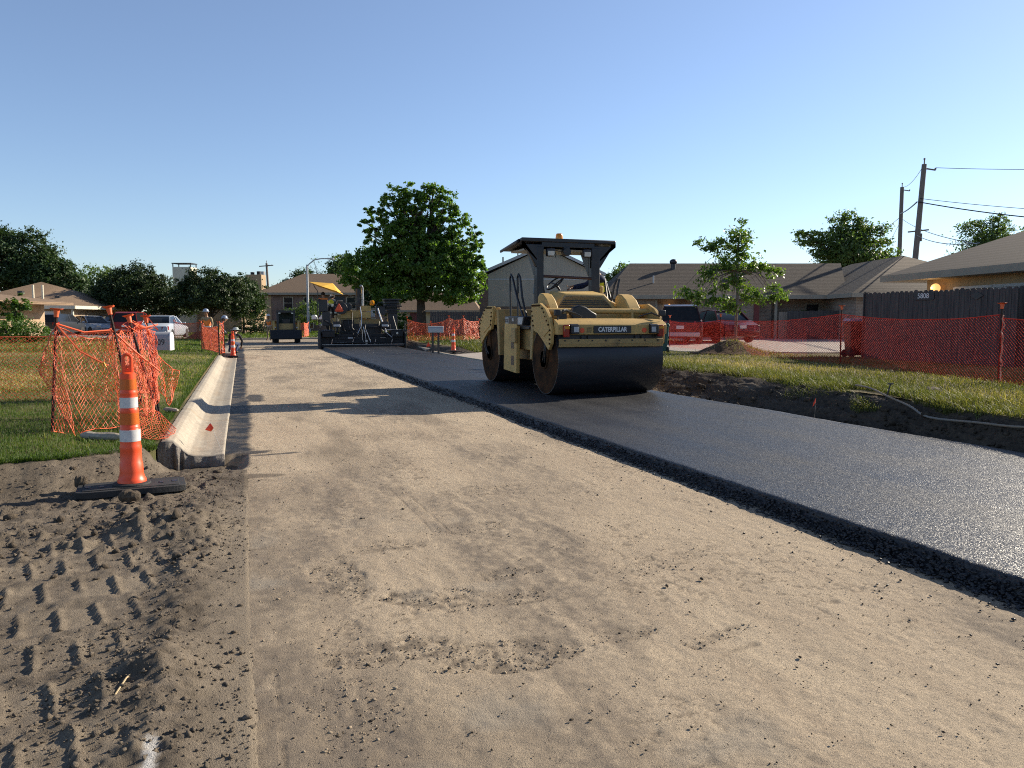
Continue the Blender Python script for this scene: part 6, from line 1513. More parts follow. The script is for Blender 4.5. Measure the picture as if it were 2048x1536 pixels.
# ---------------- two storey gabled house behind the roller
h2 = thing('house', 'two storey house with a grey white sided gable behind the roller', 'house', (18.2, 57.75, 0), -YAW)
mk = hp(h2)
W = 8.7
def gable(m):
    a, b, p = V3((-.75, -.35, 5.10)), V3((W + .5, -.35, 5.10)), V3((W / 2 + .1, -.35, 7.35)); D = V3((0, 11, 0)); t = V3((0, 0, -.2))
    m.add([a, p, p + t, a + t * .9, a + D, p + D, p + D + t, a + D + t], [(0, 1, 5, 4), (3, 7, 6, 2), (0, 3, 2, 1), (4, 5, 6, 7), (0, 4, 7, 3), (1, 2, 6, 5)])
    m.add([p, b, b + t * .9, p + t, p + D, b + D, b + D + t, p + D + t], [(0, 1, 5, 4), (3, 7, 6, 2), (0, 3, 2, 1), (4, 5, 6, 7), (0, 4, 7, 3), (1, 2, 6, 5)])
ro = mk('roof', SH_DARK, gable)
mk('rake_board', MT['decal'], lambda m: (m.obox((-.75, -.37, 5.02), (W / 2 + .1, -.37, 7.26), .04, .22), m.obox((W / 2 + .1, -.37, 7.26), (W + .5, -.37, 5.02), .04, .22)), ro)
mk('gable_siding', SIDE_W, lambda m: (m.prism([(.05, 2.55), (W, 2.55), (W, 5.05), (W / 2 + .1, 7.12), (.05, 5.05)], 'y', 0, .3)))
mk('trim_band', MT['decal'], lambda m: m.box(.05, W, -.025, -.002, 4.62, 4.72))
mk('wall', BR_RED, lambda m: (m.box(.1, W - .1, .05, 10.5, .1, 2.54), m.box(-.62, .04, -.02, .5, .1, 5.0), m.box(-.5, .05, .6, 10.5, .1, 5.0), m.box(.3, W, .31, 10.5, 2.56, 5.0)))
window(mk, -.62 + .0, -.62 + .001, 2.6, 4.6, .9) if False else None
f = mk('window', MT['blk'], lambda m: (m.box(-.56, -.505, 1.2, 2.6, 2.5, 4.7),)); mk('pane', M('sky_glass', (.25, .28, .32), (.2, .22, .26), rough=.1), lambda m: m.box(-.57, -.562, 1.3, 2.5, 2.6, 4.6), f)
mk('roof_vent', MT['blk'], lambda m: (m.cyl((1.2, 2, 6.0), (1.2, 2, 6.55), .06, n=8), m.cyl((2.4, 2.5, 6.4), (2.4, 2.5, 7.0), .05, n=8)), ro)
board_fence('dark board fence between the big tree and the two storey house', [(11.6, 49.2), (15.9, 47.7), (18.4, 46.8)], 1.72, .33)
# lean-to roof left of it
h3 = thing('house', 'small pale yellow house with a low brown roof under the big tree', 'house', (13.2, 75.8, 0), -YAW); mk = hp(h3)
ev = [(0, 0, 2.45), (9.5, 0, 2.45), (9.5, 8, 2.45), (0, 8, 2.45)]; rg = [(3, 4, 4.5), (8, 4, 4.5)]
ro = mk('roof', SH_TAN, lambda m: roof_solid(m, ev, rg)); mk('fascia', TRIM, lambda m: fascia(m, ev, .2), ro)
mk('wall', M('pale_yellow_wall', (.50, .42, .27), (.45, .37, .24), rough=.8), lambda m: m.box(.4, 9.0, .5, 7.5, 0, 2.3)); mk('door', DOORR, lambda m: m.box(2.5, 3.2, .44, .49, .2, 2.2)); mk('garage_door', CREAM, lambda m: m.box(4.6, 7.4, .45, .49, .2, 2.1))
# ---------------- brown roofed apartment block across the end of the street
ap = thing('apartment_building', 'two storey brick apartment block with a tan hip roof at the end of the street', 'apartment block', (2.55, 99.9, 0), -YAW); mk = hp(ap)
ev = [(-1.0, 0, 4.85), (19, 0, 4.85), (19, 12, 4.85), (-1.0, 12, 4.85)]; rg = [(3.4, 6, 7.5), (15, 6, 7.5)]
ro = mk('roof', SH_TAN, lambda m: roof_solid(m, ev, rg)); mk('fascia', TRIM, lambda m: fascia(m, ev, .28), ro)
mk('wall', BR_RED, lambda m: (m.box(0, 18.4, .7, 11, 0, 4.7),))
mk('corner_panel', SIDE_T, lambda m: m.box(-.02, .8, .66, .71, 0, 4.6))
for x in (2.4, 4.9, 10.2, 12.6):
    window(mk, x, x + 1.05, 2.9, 4.3, .68, blind=True); mk('window_panel', BLIND, lambda m: m.box(x, x + 1.05, .62, .69, 1.9, 2.75)); window(mk, x, x + 1.05, .5, 1.7, .68)
bl = mk('balcony', CREAM, lambda m: m.box(8.3, 10.2, -.4, .7, 2.30, 2.5)); mk('balcony_railing', MT['blk'], lambda m: ([m.box(8.35 + .15 * k, 8.38 + .15 * k, -.38, -.35, 2.5, 3.4) for k in range(13)], m.box(8.3, 10.2, -.4, -.34, 3.38, 3.44)), bl)
mk('balcony_door', MT['blk'], lambda m: m.box(8.5, 9.9, .66, .71, 2.5, 4.4))
ch = mk('chimney', SIDE_T, lambda m: m.box(-2.9, -.9, 2.4, 4.2, 0, 7.2), bev=.03); mk('chimney_cap', MT['pblk'], lambda m: (m.cyl((-2.3, 3.3, 7.2), (-2.3, 3.3, 7.55), .25, n=12), m.cyl((-1.5, 3.3, 7.2), (-1.5, 3.3, 7.65), .25, n=12)), ch)
# white chimney of a house hidden behind the dark trees
hc = thing('house', 'house with a tall cream chimney rising above the dark trees on the left', 'house', (-9.2, 87.0, 0), -YAW); mk = hp(hc)
ev = [(0, 0, 3.0), (10, 0, 3.0), (10, 9, 3.0), (0, 9, 3.0)]; ro = mk('roof', SH_DARK, lambda m: roof_solid(m, ev, [(3, 4.5, 4.9), (7, 4.5, 4.9)]))
mk('wall', BR_ORG, lambda m: m.box(.4, 9.6, .5, 8.5, 0, 2.85))
ch = mk('chimney', CREAM, lambda m: m.box(3.1, 4.98, -.6, .9, 0, 6.85), bev=.03); mk('chimney_cap', MT['blk'], lambda m: ([m.box(x - .04, x + .04, y - .04, y + .04, 6.86, 7.25) for x in (3.15, 4.93) for y in (-.55, .85)], m.box(3.05, 5.03, -.65, .95, 7.18, 7.26)), ch)
# ---------------- left houses
hl = thing('house', 'low house with a wide tan roof and cream eaves behind the left parked cars', 'house', (-16.6, 70.3, 0), -YAW); mk = hp(hl)
ev = [(-6.0, 0, 2.62), (4.5, 0, 2.62), (4.5, 11, 2.62), (-6.0, 11, 2.62)]; rg = [(.6, 5.5, 5.35), (1.9, 5.5, 4.9)]
ro = mk('roof', SH_TAN, lambda m: roof_solid(m, ev, [(-1.4, 5.5, 4.75), (1.3, 5.5, 4.05)])); mk('fascia', CREAM, lambda m: fascia(m, ev, .26), ro)
mk('wall', BR_ORG, lambda m: m.box(-5.5, 3.7, .8, 10.5, .1, 2.5)); mk('porch_post', CREAM, lambda m: m.box(4.0, 4.15, .3, .45, .2, 2.5)); mk('garage_door', MT['wht'], lambda m: m.box(1.6, 2.9, .74, .79, .3, 2.2)); mk('opening', MT['blk'], lambda m: m.box(-5, -1.2, .74, .79, .3, 2.3))
for x, y, z in ((-.1, 2.2, 3.35), (.55, 2.4, 3.35)): mk('vent_pipe', CREAM, lambda m: m.cyl((x, y, z - .3), (x, y, z + 1.0), .09, n=8), ro)
mk('roof_vent', MT['blk'], lambda m: (m.box(-1.9, -1.5, 3.0, 3.3, 3.65, 3.9), m.box(1.4, 1.8, 2.6, 2.9, 3.2, 3.45)), ro)
hk = thing('house', 'pale brick house corner with a cream eave at the far left edge behind the shrub', 'house', (-15.0, 51.4, 0), -YAW); mk = hp(hk)
ev = [(-9, -6.0, 3.15), (1.62, 0, 2.50), (1.62, 9, 2.50), (-9, 9, 3.15)]
ro = mk('roof', SH_TAN, lambda m: m.hexa([(-9, -2, 2.9), (1.35, 0, 2.48), (1.35, 9, 2.48), (-9, 9, 2.9)], [(-9, -2, 3.9), (1.35, 0, 2.66), (1.35, 9, 2.66), (-9, 9, 3.9)]))
mk('fascia', CREAM, lambda m: (m.obox((-9, -2.04, 3.45), (1.38, -.04, 2.58), .05, .26), m.tube([(1.1, -.1, 2.5), (1.12, -.05, 2.25), (.6, .3, 2.1), (-.6, .5, 1.95)], .05)), ro)
mk('wall', BR_ORG, lambda m: m.box(-8, -.35, .9, 8.5, .1, 2.6)); mk('recess', MT['blk'], lambda m: m.box(-2.9, -1.5, .86, .905, .2, 2.3))
# ================================================================ POLES, LAMP, WIRES
POLE = M('utility_pole_wood', (.15, .125, .11), (.21, .18, .16), scale=4, rough=.9, stretch=(6, 6, .4)); STEELP = M('lamp_post_steel', (.50, .50, .50), (.42, .42, .42), rough=.5)
def upole(label, p, top, r=.15, extra=None):
    t = thing('utility_pole', label, 'utility pole', p); v = Vector(top) - Vector(p)
    m = MB(); m.cyl((0, 0, -.3), v, r, r * .72, 14); m.build('pole', POLE, t)
    m = MB(); m.obox(v + Vector((0, 0, -.25)), v + Vector((.75, -.2, -.35)), .08, .08); m.cyl(v, v + Vector((0, 0, .3)), .04, n=8); m.ball(v + Vector((0, 0, .35)), .07, 8); m.ball(v + Vector((.75, -.2, -.27)), .07, 8); m.build('insulator_arm', POLE, t)
    if extra: extra(t, v)
    return t
def braces(t, v):
    m = MB(); q = v * .60; m.obox(q + Vector((-.6, .2, .1)), q + Vector((.7, -.2, .25)), .09, .09); m.cyl(q + Vector((.15, -.1, -.5)), q + Vector((.15, -.1, .0)), .10, n=10); m.build('bracket', POLE, t)
upole('tall leaning wooden utility pole nearest the right house roof', (41.1, 39.0, .4), (42.25, 39.35, 11.6), .21, braces)
upole('shorter utility pole standing behind the tall leaning one', (60.6, 58.9, .4), (61.1, 59.4, 14.4), .24)
def trafo(t, v):
    m = MB(); m.obox(v + Vector((-1.1, .2, -.5)), v + Vector((1.0, -.2, -.3)), .14, .14); m.build('crossarm', POLE, t)
    m = MB(); q = v * .82; m.cyl(q + Vector((-.7, 0, -.9)), q + Vector((-.7, 0, .5)), .42, n=16); m.build('transformer', STEELP, t)
upole('distant dark utility pole with a grey transformer can above the apartment roof', (4.27, 126.4, .3), (3.9, 126.6, 10.3), .22, trafo)
def wire(label, a, b, sag, r=.018, n=16, group='overhead wires at the right edge', mid=None):
    a, b = Vector(a), Vector(b); P = [a + (b - a) * (k / n) + Vector((0, 0, -4 * sag * (k / n) * (1 - k / n))) for k in range(n + 1)]
    m = MB(); m.tube(P, r, 5); tag(m.build('overhead_wire', MT['blk']), label, 'overhead wire', group)
T1 = Vector((42.25, 39.35, 11.6)); T2 = Vector((61.1, 59.4, 14.4)); fwd = Vector((.33, .944, 0)); rt_ = Vector((.944, -.33, 0))
def offp(d, px, py): 
    x = (px - 1024) / 1538 * d; u = -(py - 768) / 1538 * d; c_, s_ = math.cos(PITCH), math.sin(PITCH); f = d * c_ + u * s_; h = u * c_ - d * s_
    return (x * cy + f * sy, -x * sy + f * cy, 1.5 + h)
wire('topmost overhead wire leaving the top of the tall leaning pole to the right', T1 + Vector((.75, -.2, -.2)), offp(42, 2500, 322), .25)
wire('thick sagging overhead cable leaving the middle of the leaning pole to the right', offp(50, 1838, 404), offp(40, 2400, 452), .35, .035)
wire('thin overhead cable just above the thick one on the leaning pole', offp(50, 1840, 397), offp(44, 2400, 430), .25)
wire('wire from the top of the leaning pole down to the shorter pole top', T1, T2, .4)
wire('heavy strut wire linking the middles of both right poles', offp(50, 1834, 404), offp(75, 1801, 427), .1, .05)
wire('service wire from the shorter pole down to the left behind the trees', offp(75, 1797, 437), offp(60, 1700, 490), .3, .028)
wire('guy wire running down left from the shorter pole', offp(75, 1800, 445), offp(70, 1770, 503), .0, .02)
wire('service wire from the shorter pole to the right roof', offp(75, 1803, 437), offp(30, 1955, 488), .3, .02)
wire('lower service wire with a wavy dip from the leaning pole to the right roof', offp(50, 1832, 470), offp(30, 1960, 486), .25, .02)
sl = thing('street_lamp', 'tall pale street lamp with a curved arm over the road end', 'street lamp', (6.54, 82.7, .1))
m = MB(); m.cyl((0, 0, 0), (0, 0, 7.1), .14, .10, 14); m.cyl((0, 0, 0), (0, 0, .5), .22, n=14); m.build('post', STEELP, sl)
m = MB(); ar = rt_; m.tube([Vector((0, 0, 6.9)), ar * .25 + Vector((0, 0, 7.2)), ar * .8 + Vector((0, 0, 7.6)), ar * 1.5 + Vector((0, 0, 7.72)), ar * 2.2 + Vector((0, 0, 7.72))], .06); m.build('arm', STEELP, sl)
m = MB(); m.obox(ar * 2.1 + Vector((0, 0, 7.72)), ar * 2.8 + Vector((0, 0, 7.68)), .3, .16); m.build('lamp_head', STEELP, sl, bevel=.04)
# ================================================================ CARS
def car(label, loc_, rz, col, kind='sedan', L=4.7, W=1.84, H=1.46, group=None, plate=True):
    t = thing('parked_car', label, 'car', loc_, rz, group)   # local: x across, y forward (rear at -y)
    pm = M('car_paint', col, tuple(q * .92 for q in col), scale=1, rough=.35, spec=.3, coat=.15)
    hl, hw_ = L / 2, W / 2
    if kind == 'sedan':
        st = [(-hl, .42, .62, .86), (-hl + .06, .30, .82, .95), (-hl + .75, .24, 1.02, 1.0), (-.2, .22, .97, 1.0), (.75, .22, .95, 1.0), (hl - .6, .24, .82, .98), (hl - .12, .28, .66, .90), (hl, .38, .55, .82)]
        roofp = [(-hl + .85, 1.00), (-hl + 1.45, H - .04), (-.35, H), (.25, H - .06), (1.02, .96)]
    else:
        st = [(-hl, .42, .80, .90), (-hl + .06, .32, 1.02, .97), (-hl + .5, .26, 1.08, 1.0), (0, .24, 1.05, 1.0), (.9, .24, 1.02, 1.0), (hl - .5, .26, .92, .98), (hl - .1, .30, .76, .9), (hl, .40, .62, .82)]
        roofp = [(-hl + .10, 1.05), (-hl + .42, H - .08), (-hl + .9, H), (.1, H - .03), (.55, H - .12), (1.25, 1.03)]
    def sect(y, zb, zt, k, n=10):
        w = hw_ * k; zm = zb + (zt - zb) * .55
        pts = [(-w * .90, zb), (-w, zb + .12), (-w * 1.0, zm), (-w * .965, zt - .05), (-w * .90, zt), (w * .90, zt), (w * .965, zt - .05), (w * 1.0, zm), (w, zb + .12), (w * .90, zb)]
        return [(p[0], y, p[1]) for p in pts]
    m = MB(); S = [sect(*q) for q in st]; n = 10; vs = [p for s_ in S for p in s_]
    fs = [(i * n + k, i * n + (k + 1) % n, (i + 1) * n + (k + 1) % n, (i + 1) * n + k) for i in range(len(S) - 1) for k in range(n)] + [tuple(range(n))[::-1], tuple(range((len(S) - 1) * n, len(S) * n))]
    m.add(vs, fs); m.build('body', pm, t, bevel=.02, ang=50)
    # greenhouse: dark glass volume with tumblehome, painted roof skin and pillars
    wb, wt = hw_ * .90, hw_ * .70
    zmin = min(p[1] for p in roofp); zmax = max(p[1] for p in roofp)
    hw_at = lambda z: wb + (wt - wb) * max(0, (z - zmin)) / (zmax - zmin)
    m = MB(); n = len(roofp); vs = [(-hw_at(z), y, z - .02) for y, z in roofp] + [(hw_at(z), y, z - .02) for y, z in roofp]
    m.add(vs, [tuple(range(n))[::-1], tuple(range(n, 2 * n))] + [(i, i + 1, n + i + 1, n + i) for i in range(n - 1)] + [(n - 1, 0, n, 2 * n - 1)]); m.build('windows', WIN, t)
    m = MB(); tp = [p for p in roofp if p[1] > zmax - .16]
    m.add([(sx * (hw_at(z) + .006), y, z + dz) for dz in (-.02, .015) for sx in (-1, 1) for y, z in tp], [])
    k = len(tp); q = len(m.v) - 4 * k
    m.f += [(2 * k + i, 2 * k + i + 1, 3 * k + i + 1, 3 * k + i) for i in range(k - 1)] + [(i, k + i, k + i + 1, i + 1) for i in range(k - 1)] + [(i, i + 1, 2 * k + i + 1, 2 * k + i) for i in range(k - 1)] + [(k + i, 3 * k + i, 3 * k + i + 1, k + i + 1) for i in range(k - 1)] + [(0, 2 * k, 3 * k, k), (k - 1, 2 * k - 1, 4 * k - 1, 3 * k - 1)]
    m.build('roof', pm, t)
    m = MB()
    for s in (-1, 1):
        for a, b in ((roofp[0], roofp[1]), (roofp[-2], roofp[-1])): m.obox((s * (hw_at(a[1]) - .02), a[0], a[1]), (s * (hw_at(b[1]) - .02), b[0], b[1]), .07, .05, up=(1, 0, 0))
        yb_ = -.15; m.obox((s * hw_at(1.0), yb_, 1.0), (s * hw_at(zmax - .05), yb_ - .05, zmax - .05), .08, .03, up=(1, 0, 0))
    m.build('pillars', pm, t)
    for y in (-hl + .95, hl - .90):
        for s in (-1, 1):
            m = MB(); m.lathe([(.20, s * (hw_ - .22)), (.32, s * (hw_ - .20)), (.33, s * (hw_ - .15)), (.33, s * (hw_ - .03)), (.31, s * (hw_ + .005)), (.22, s * (hw_ - .0))], (0, y, .33), 'x', 24); w = m.build('wheel', MT['rub'], t)
            m = MB(); m.lathe([(.22, s * (hw_ - .005)), (.20, s * (hw_ - .02)), (.05, s * (hw_ - .0)), (0, s * (hw_ - .0))], (0, y, .33), 'x', 20); m.build('rim', RIM, w)
    zt = st[1][2]
    for s in (-1, 1):
        m = MB(); m.hexa([(s * hw_ * .60, -hl - .02, zt - .24), (s * hw_ * .97, -hl + .12, zt - .24), (s * hw_ * .97, -hl + .3, zt - .24), (s * hw_ * .60, -hl + .1, zt - .24)], [(s * hw_ * .60, -hl + .02, zt - .03), (s * hw_ * .96, -hl + .14, zt - .0), (s * hw_ * .96, -hl + .36, zt - .0), (s * hw_ * .60, -hl + .12, zt - .03)]); m.build('tail_light', MT['redl'], t, bevel=.01)
        m = MB(); m.box(s * hw_ * .6 - .14 + (.1 * s), s * hw_ * .6 + .14 + (.1 * s), hl - .16, hl - .02, .62, .74); m.build('headlight', MT['lens'], t, bevel=.02)
        m = MB(); m.box(min(s * hw_, s * (hw_ + .18)), max(s * hw_, s * (hw_ + .18)), .72, .84, .96, 1.08); m.build('wing_mirror', pm, t, bevel=.02)
    m = MB(); m.box(-hw_ * .86, hw_ * .86, -hl - .05, -hl + .1, .34, .52); m.build('bumper', pm if kind == 'sedan' else MT['decal'], t, bevel=.03)
    if plate: m = MB(); m.box(-.16, .16, -hl - .012 - (.0 if kind == 'sedan' else 0), -hl + .05, .66, .80); m.build('number_plate', MT['wht'], t)
    return t
G2 = -YAW
RIM = M('dull_alloy', (.16, .16, .17), (.11, .11, .12), rough=.5, metal=.3)
def cloc(px, d, z): p = offp(d, px, 640); return (p[0], p[1], z)
car('dark maroon sport utility car parked rear towards the street, beside the red saloon', cloc(1360, 35.0, .46), G2 - R(12), (.035, .014, .016), 'suv', 4.7, 1.9, 1.70)
car('red saloon car parked in the right driveway behind the young tree', cloc(1434, 37.0, .46), G2 + R(13), (.06, .003, .006), 'sedan', 4.9, 1.86, 1.50)
car('white saloon car seen from behind on the left driveway, nearest the orange barrier', cloc(328, 51, .28), G2 + R(8), (.40, .44, .50), 'sedan', 5.2, 1.96, 1.50)
car('red pickup-like wagon half hidden behind the orange net posts', cloc(268, 58, .34), G2 + R(10), (.22, .012, .012), 'suv', 4.8, 1.95, 1.75)
car('silver saloon car in three quarter view on the left driveway', cloc(183, 62, .34), G2 + R(-125), (.30, .33, .38), 'sedan', 4.9, 1.85, 1.50)
car('black car behind the silver saloon under the dark trees', cloc(225, 64, .34), G2 + R(160), (.012, .013, .016), 'suv', 4.8, 1.9, 1.65)
car('dark grey car seen from behind beside the green wheeled bin', cloc(120, 57.5, .34), G2 + R(5), (.030, .034, .042), 'suv', 4.7, 1.9, 1.62)
tc_ = thing('covered_trailer', 'grey tarpaulin covered trailer in the carport of the left house', 'trailer', cloc(82, 66, .34), G2)
m = MB(); m.prism([(-2.1, .5), (2.4, .5), (1.9, 1.5), (1.2, 2.15), (-.6, 2.25), (-1.4, 1.6), (-2.1, 1.2)], 'y', -1, 1); m.build('tarpaulin', cloth('grey_tarpaulin', (.16, .17, .19)), tc_, bevel=.08)
for s in (-1, 1): m = MB(); m.cyl((s * .9, -.98, .3), (s * .9, -.8, .3), .3, n=16); m.build('wheel', MT['rub'], tc_)
# ================================================================ TREES AND SHRUBS
BARK = M('tree_bark', (.060, .046, .035), (.035, .027, .022), scale=6, rough=.95, bump=.6, bscale=18, stretch=(4, 4, .7))
BARKP = M('pale_bark', (.23, .19, .15), (.15, .12, .095), scale=7, rough=.95, bump=.4, bscale=20, stretch=(4, 4, .8))
LF = dict(pear=leafmat('pear_leaf', (.055, .125, .026), (.11, .195, .042), .48, .36, (.16, .25, .06)), dark=leafmat('crape_leaf', (.018, .036, .013), (.034, .060, .018), .22, .55, (.058, .085, .026)),
          wood=leafmat('wood_leaf', (.022, .050, .018), (.042, .078, .025), .25, .55, (.06, .10, .035)), oak=leafmat('young_oak_leaf', (.060, .125, .028), (.115, .19, .042), .45, .4, (.19, .26, .08)),
          lite=leafmat('elm_leaf', (.060, .110, .034), (.105, .165, .050), .42, .5, (.15, .21, .08)), bush=leafmat('hedge_leaf', (.035, .085, .012), (.075, .145, .022), .35, .5, (.12, .19, .035)))
def tree(name, label, cat, base, crown, mat, leaves, leaf, trunk_r=.18, trunk_h=None, seed=0, cl=.11, bark=None, group=None, limbs=14, shell=.45, up=.0, asp=.55, spray=0, fork=None, trunk_lean=(0, 0)):
    """crown: ellipsoids (dx,dy,z,rx,ry,rz[,weight]) relative to base; leaf-sized faces grouped in clumps through the crown"""
    g = np.random.default_rng(seed); t = thing(name, label, cat, base, 0, group)
    vol = np.array([c[3] * c[4] * c[5] * (c[6] if len(c) > 6 else 1) for c in crown]) ** .8; vol /= vol.sum()
    C = []; Rr = []
    ncl = max(6, int(leaves / 42))
    for c, w in zip(crown, vol):
        k = max(3, int(ncl * w)); d = g.normal(size=(k, 3)); d /= np.linalg.norm(d, axis=1, keepdims=True)
        d[:, 2] = np.where(d[:, 2] < -.5, d[:, 2] * .6, d[:, 2])
        r = (shell + (1.02 - shell) * g.random(k) ** .55) * (1 + .10 * g.normal(size=k))
        P = np.array(c[:3]) + d * r[:, None] * np.array(c[3:6]); C.append(P); Rr.append(np.full(k, cl * (c[3] * c[4] * c[5]) ** (1 / 3)) * g.uniform(.55, 1.35, k))
    C = np.concatenate(C); Rr = np.concatenate(Rr); n = len(C)
    per = max(4, int(leaves / n)); idx = np.repeat(np.arange(n), per)
    d = g.normal(size=(len(idx), 3)); d[:, 2] *= .75
    P = C[idx] + d * Rr[idx][:, None] * .62
    cen = np.array([np.average([c[k] for c in crown], weights=vol) for k in range(3)])
    nrm = (P - cen) * np.array([1, 1, .9]); nrm /= np.maximum(np.linalg.norm(nrm, axis=1, keepdims=True), 1e-6)
    nrm = nrm * .55 + g.normal(size=nrm.shape) * .62 + np.array([0, 0, .35]); nrm /= np.linalg.norm(nrm, axis=1, keepdims=True)
    ax = np.cross(nrm, g.normal(size=nrm.shape)); ax /= np.maximum(np.linalg.norm(ax, axis=1, keepdims=True), 1e-6); bx = np.cross(nrm, ax)
    s = leaf * g.uniform(.6, 1.3, len(P)); l = ax * s[:, None] * .5; w = bx * (s * asp * .5)[:, None]; fold = nrm * (s * .12)[:, None]
    V = np.stack([P - l, P - w * 1.0 - l * .1 + fold, P + l, P + w - l * .1 + fold], 1).reshape(-1, 3); F = np.arange(len(P) * 4).reshape(-1, 4)
    me = arr_mesh('crown', V, F); cr_ = g.random(n)[idx] * .45 + g.random(len(P)) * .55; face_attr(me, cr_)
    link('crown', me, mat, t)
    # trunk and limbs
    top = trunk_h or (min(c[2] - c[5] for c in crown) + .4 * max(c[5] for c in crown))
    m = MB(); lx, ly = trunk_lean
    m.tube([(0, 0, -.2), (lx * .15, ly * .1, top * .12), (lx * .5 + .03, ly * .5 - .02, top * .5), (lx, ly, top)], [trunk_r * 1.35, trunk_r * 1.05, trunk_r * .92, trunk_r * .8], 10)
    o_t = Vector((lx, ly, top))
    order = g.permutation(n)[:limbs * 4]; order = sorted(order, key=lambda i: -np.linalg.norm(C[i] - np.array(o_t)))[:limbs] if limbs else []
    zc = max(C[:, 2])
    lead = Vector((float(cen[0]), float(cen[1]), float(top + (zc - top) * .72)))
    if limbs:
        m.tube([o_t, o_t.lerp(lead, .5) + Vector((g.normal() * .1, g.normal() * .1, 0)), lead], [trunk_r * .8, trunk_r * .5, trunk_r * .16], 8)
    for q, i in enumerate(order):
        e = Vector(C[i]); u_ = g.uniform(0, .75) if q % 3 else 0; b = o_t.lerp(lead, u_ * .7); b = Vector((b.x, b.y, min(b.z, max(top * .8, e.z - .2 * (e - b).length))))
        mid = b.lerp(e, .5) + Vector((0, 0, (e - b).length * (.06 + up))) + Vector(g.normal(size=3)) * .05 * (e - b).length
        rb = trunk_r * (.62 - .38 * u_) ; m.tube([b, b.lerp(mid, .6), mid, e], [rb * .75, rb * .55, rb * .38, rb * .1], 6)
        for k in range(2):
            e2 = Vector(C[g.integers(n)]); 
            if (e2 - mid).length < (e - b).length * .8: m.tube([mid, mid.lerp(e2, .5) + Vector((0, 0, .1)), e2], [rb * .32, rb * .2, rb * .06], 5)
    m.build('trunk', bark or BARK, t)
    return t
def P2(px, d, z): p = offp(d, px, 640); return (p[0], p[1], z)
rt2 = np.array([math.cos(YAW), -math.sin(YAW)])
def cr(*els):
    """crown ellipsoids given as (right, away, z, r_right, r_away, rz): turned into scene axes"""
    out = []
    for e in els:
        x, y = e[0], e[1]; out.append((x * cy + y * sy, -x * sy + y * cy, e[2], *e[3:]))
    return out
# big ornamental pear, left of the roller  (scale about 28.5 px per metre)
tree('pear_tree', 'big dense dark green tree with upright lobes in the centre, left of the road roller', 'tree', P2(842, 54, .35),
     cr((-1.9, 0, 8.4, 1.0, 1.0, 1.9), (-.7, .2, 8.6, 1.2, 1.2, 2.0), (.6, .2, 8.7, 1.2, 1.2, 2.0), (1.7, 0, 8.0, .95, 1.1, 2.2), (-3.5, 0, 7.9, .6, .7, 1.3), (-3.0, 0, 6.2, .9, 1, 1.2), (-4.1, 0, 4.3, 1.4, 1.5, 1.6), (-2.6, 0, 4.6, 1.7, 1.8, 1.7), (3.1, 0, 6.3, .85, 1.2, 2.2), (3.9, .1, 5.6, .5, .8, 2.0), (3.3, 0, 3.9, 1.2, 1.5, 1.6), (0, 0, 5.2, 2.4, 2.4, 1.9), (1.7, -.4, 4.6, 1.8, 1.8, 2.0), (-.8, -.5, 6.5, 1.7, 1.6, 1.5), (-1.4, 0, 3.1, 2.0, 2, 1.0), (2.2, 0, 3.0, 1.8, 1.8, 1.0)),
     LF['pear'], 76000, .18, .36, 2.2, seed=21, cl=.135, limbs=36, shell=.66, up=.1, asp=.85)
# young oak in the mulch mound
tree('young_oak', 'slim young tree with airy bright green leaves standing in the mulch mound', 'young tree', (15.72, 22.05, .62),
     cr((.12, 0, 3.75, .42, .4, .62), (-.5, .1, 3.5, .55, .45, .42), (-1.05, 0, 3.35, .35, .35, .3), (-.35, 0, 2.75, .6, .5, .45), (.45, .1, 2.75, .55, .5, .40), (1.15, 0, 2.55, .45, .4, .30), (-1.0, .1, 2.3, .45, .45, .32), (-.2, .1, 2.1, .55, .5, .4), (-1.65, 0, 1.72, .45, .4, .28), (-.95, 0, 1.55, .5, .45, .33), (-.3, 0, 1.35, .5, .45, .3), (.6, 0, 1.65, .5, .45, .32), (1.25, .1, 1.75, .5, .4, .33), (.15, -.1, 3.1, .4, .4, .4)),
     LF['oak'], 6200, .115, .055, 3.2, seed=5, cl=.40, bark=BARKP, limbs=22, shell=.25, asp=.6, up=.12)
# tree behind the long house
tree('elm_tree', 'broad spreading green tree rising behind the roof of the long brick house', 'tree', P2(1690, 62, .4),
     cr((0, 0, 6.2, 2.8, 2.5, 2.0), (-2.9, 0, 7.6, 1.7, 1.3, .8), (-.2, 0, 8.4, 1.6, 1.5, 1.2), (1.9, 0, 7.7, 1.5, 1.5, 1.2), (2.9, 0, 6.2, 1.2, 1.2, .6), (-1.7, 0, 6.6, 1.3, 1.3, .9), (1.6, 0, 5.2, 2.4, 2, 1.3), (-3.8, 0, 7.9, .7, .7, .4)), LF['lite'], 17000, .25, .26, 4.2, seed=8, cl=.28, limbs=18, shell=.35)
tree('elm_tree', 'small pale feathery tree above the roof of the right edge house', 'tree', P2(1962, 58, .4),
     cr((0, 0, 7.4, 1.9, 1.8, 1.3), (-1.1, 0, 8.0, .9, .9, .7), (.9, 0, 8.2, 1.0, .9, .9), (1.9, 0, 7.4, .8, .8, .8), (0, 0, 5.9, 2.2, 2, 1.5)), LF['lite'], 6500, .20, .2, 5.0, seed=12, cl=.36, limbs=14, shell=.2, up=.15)
tree('elm_tree', 'treetop just peeping over the ridge between the gabled house and the long house', 'tree', P2(1255, 80, .3), cr((0, 0, 5.9, 1.6, 1.8, .9), (-1.2, 0, 5.2, 1.2, 1.2, .8)), LF['lite'], 3000, .3, .25, 4, seed=14, cl=.3, limbs=8)
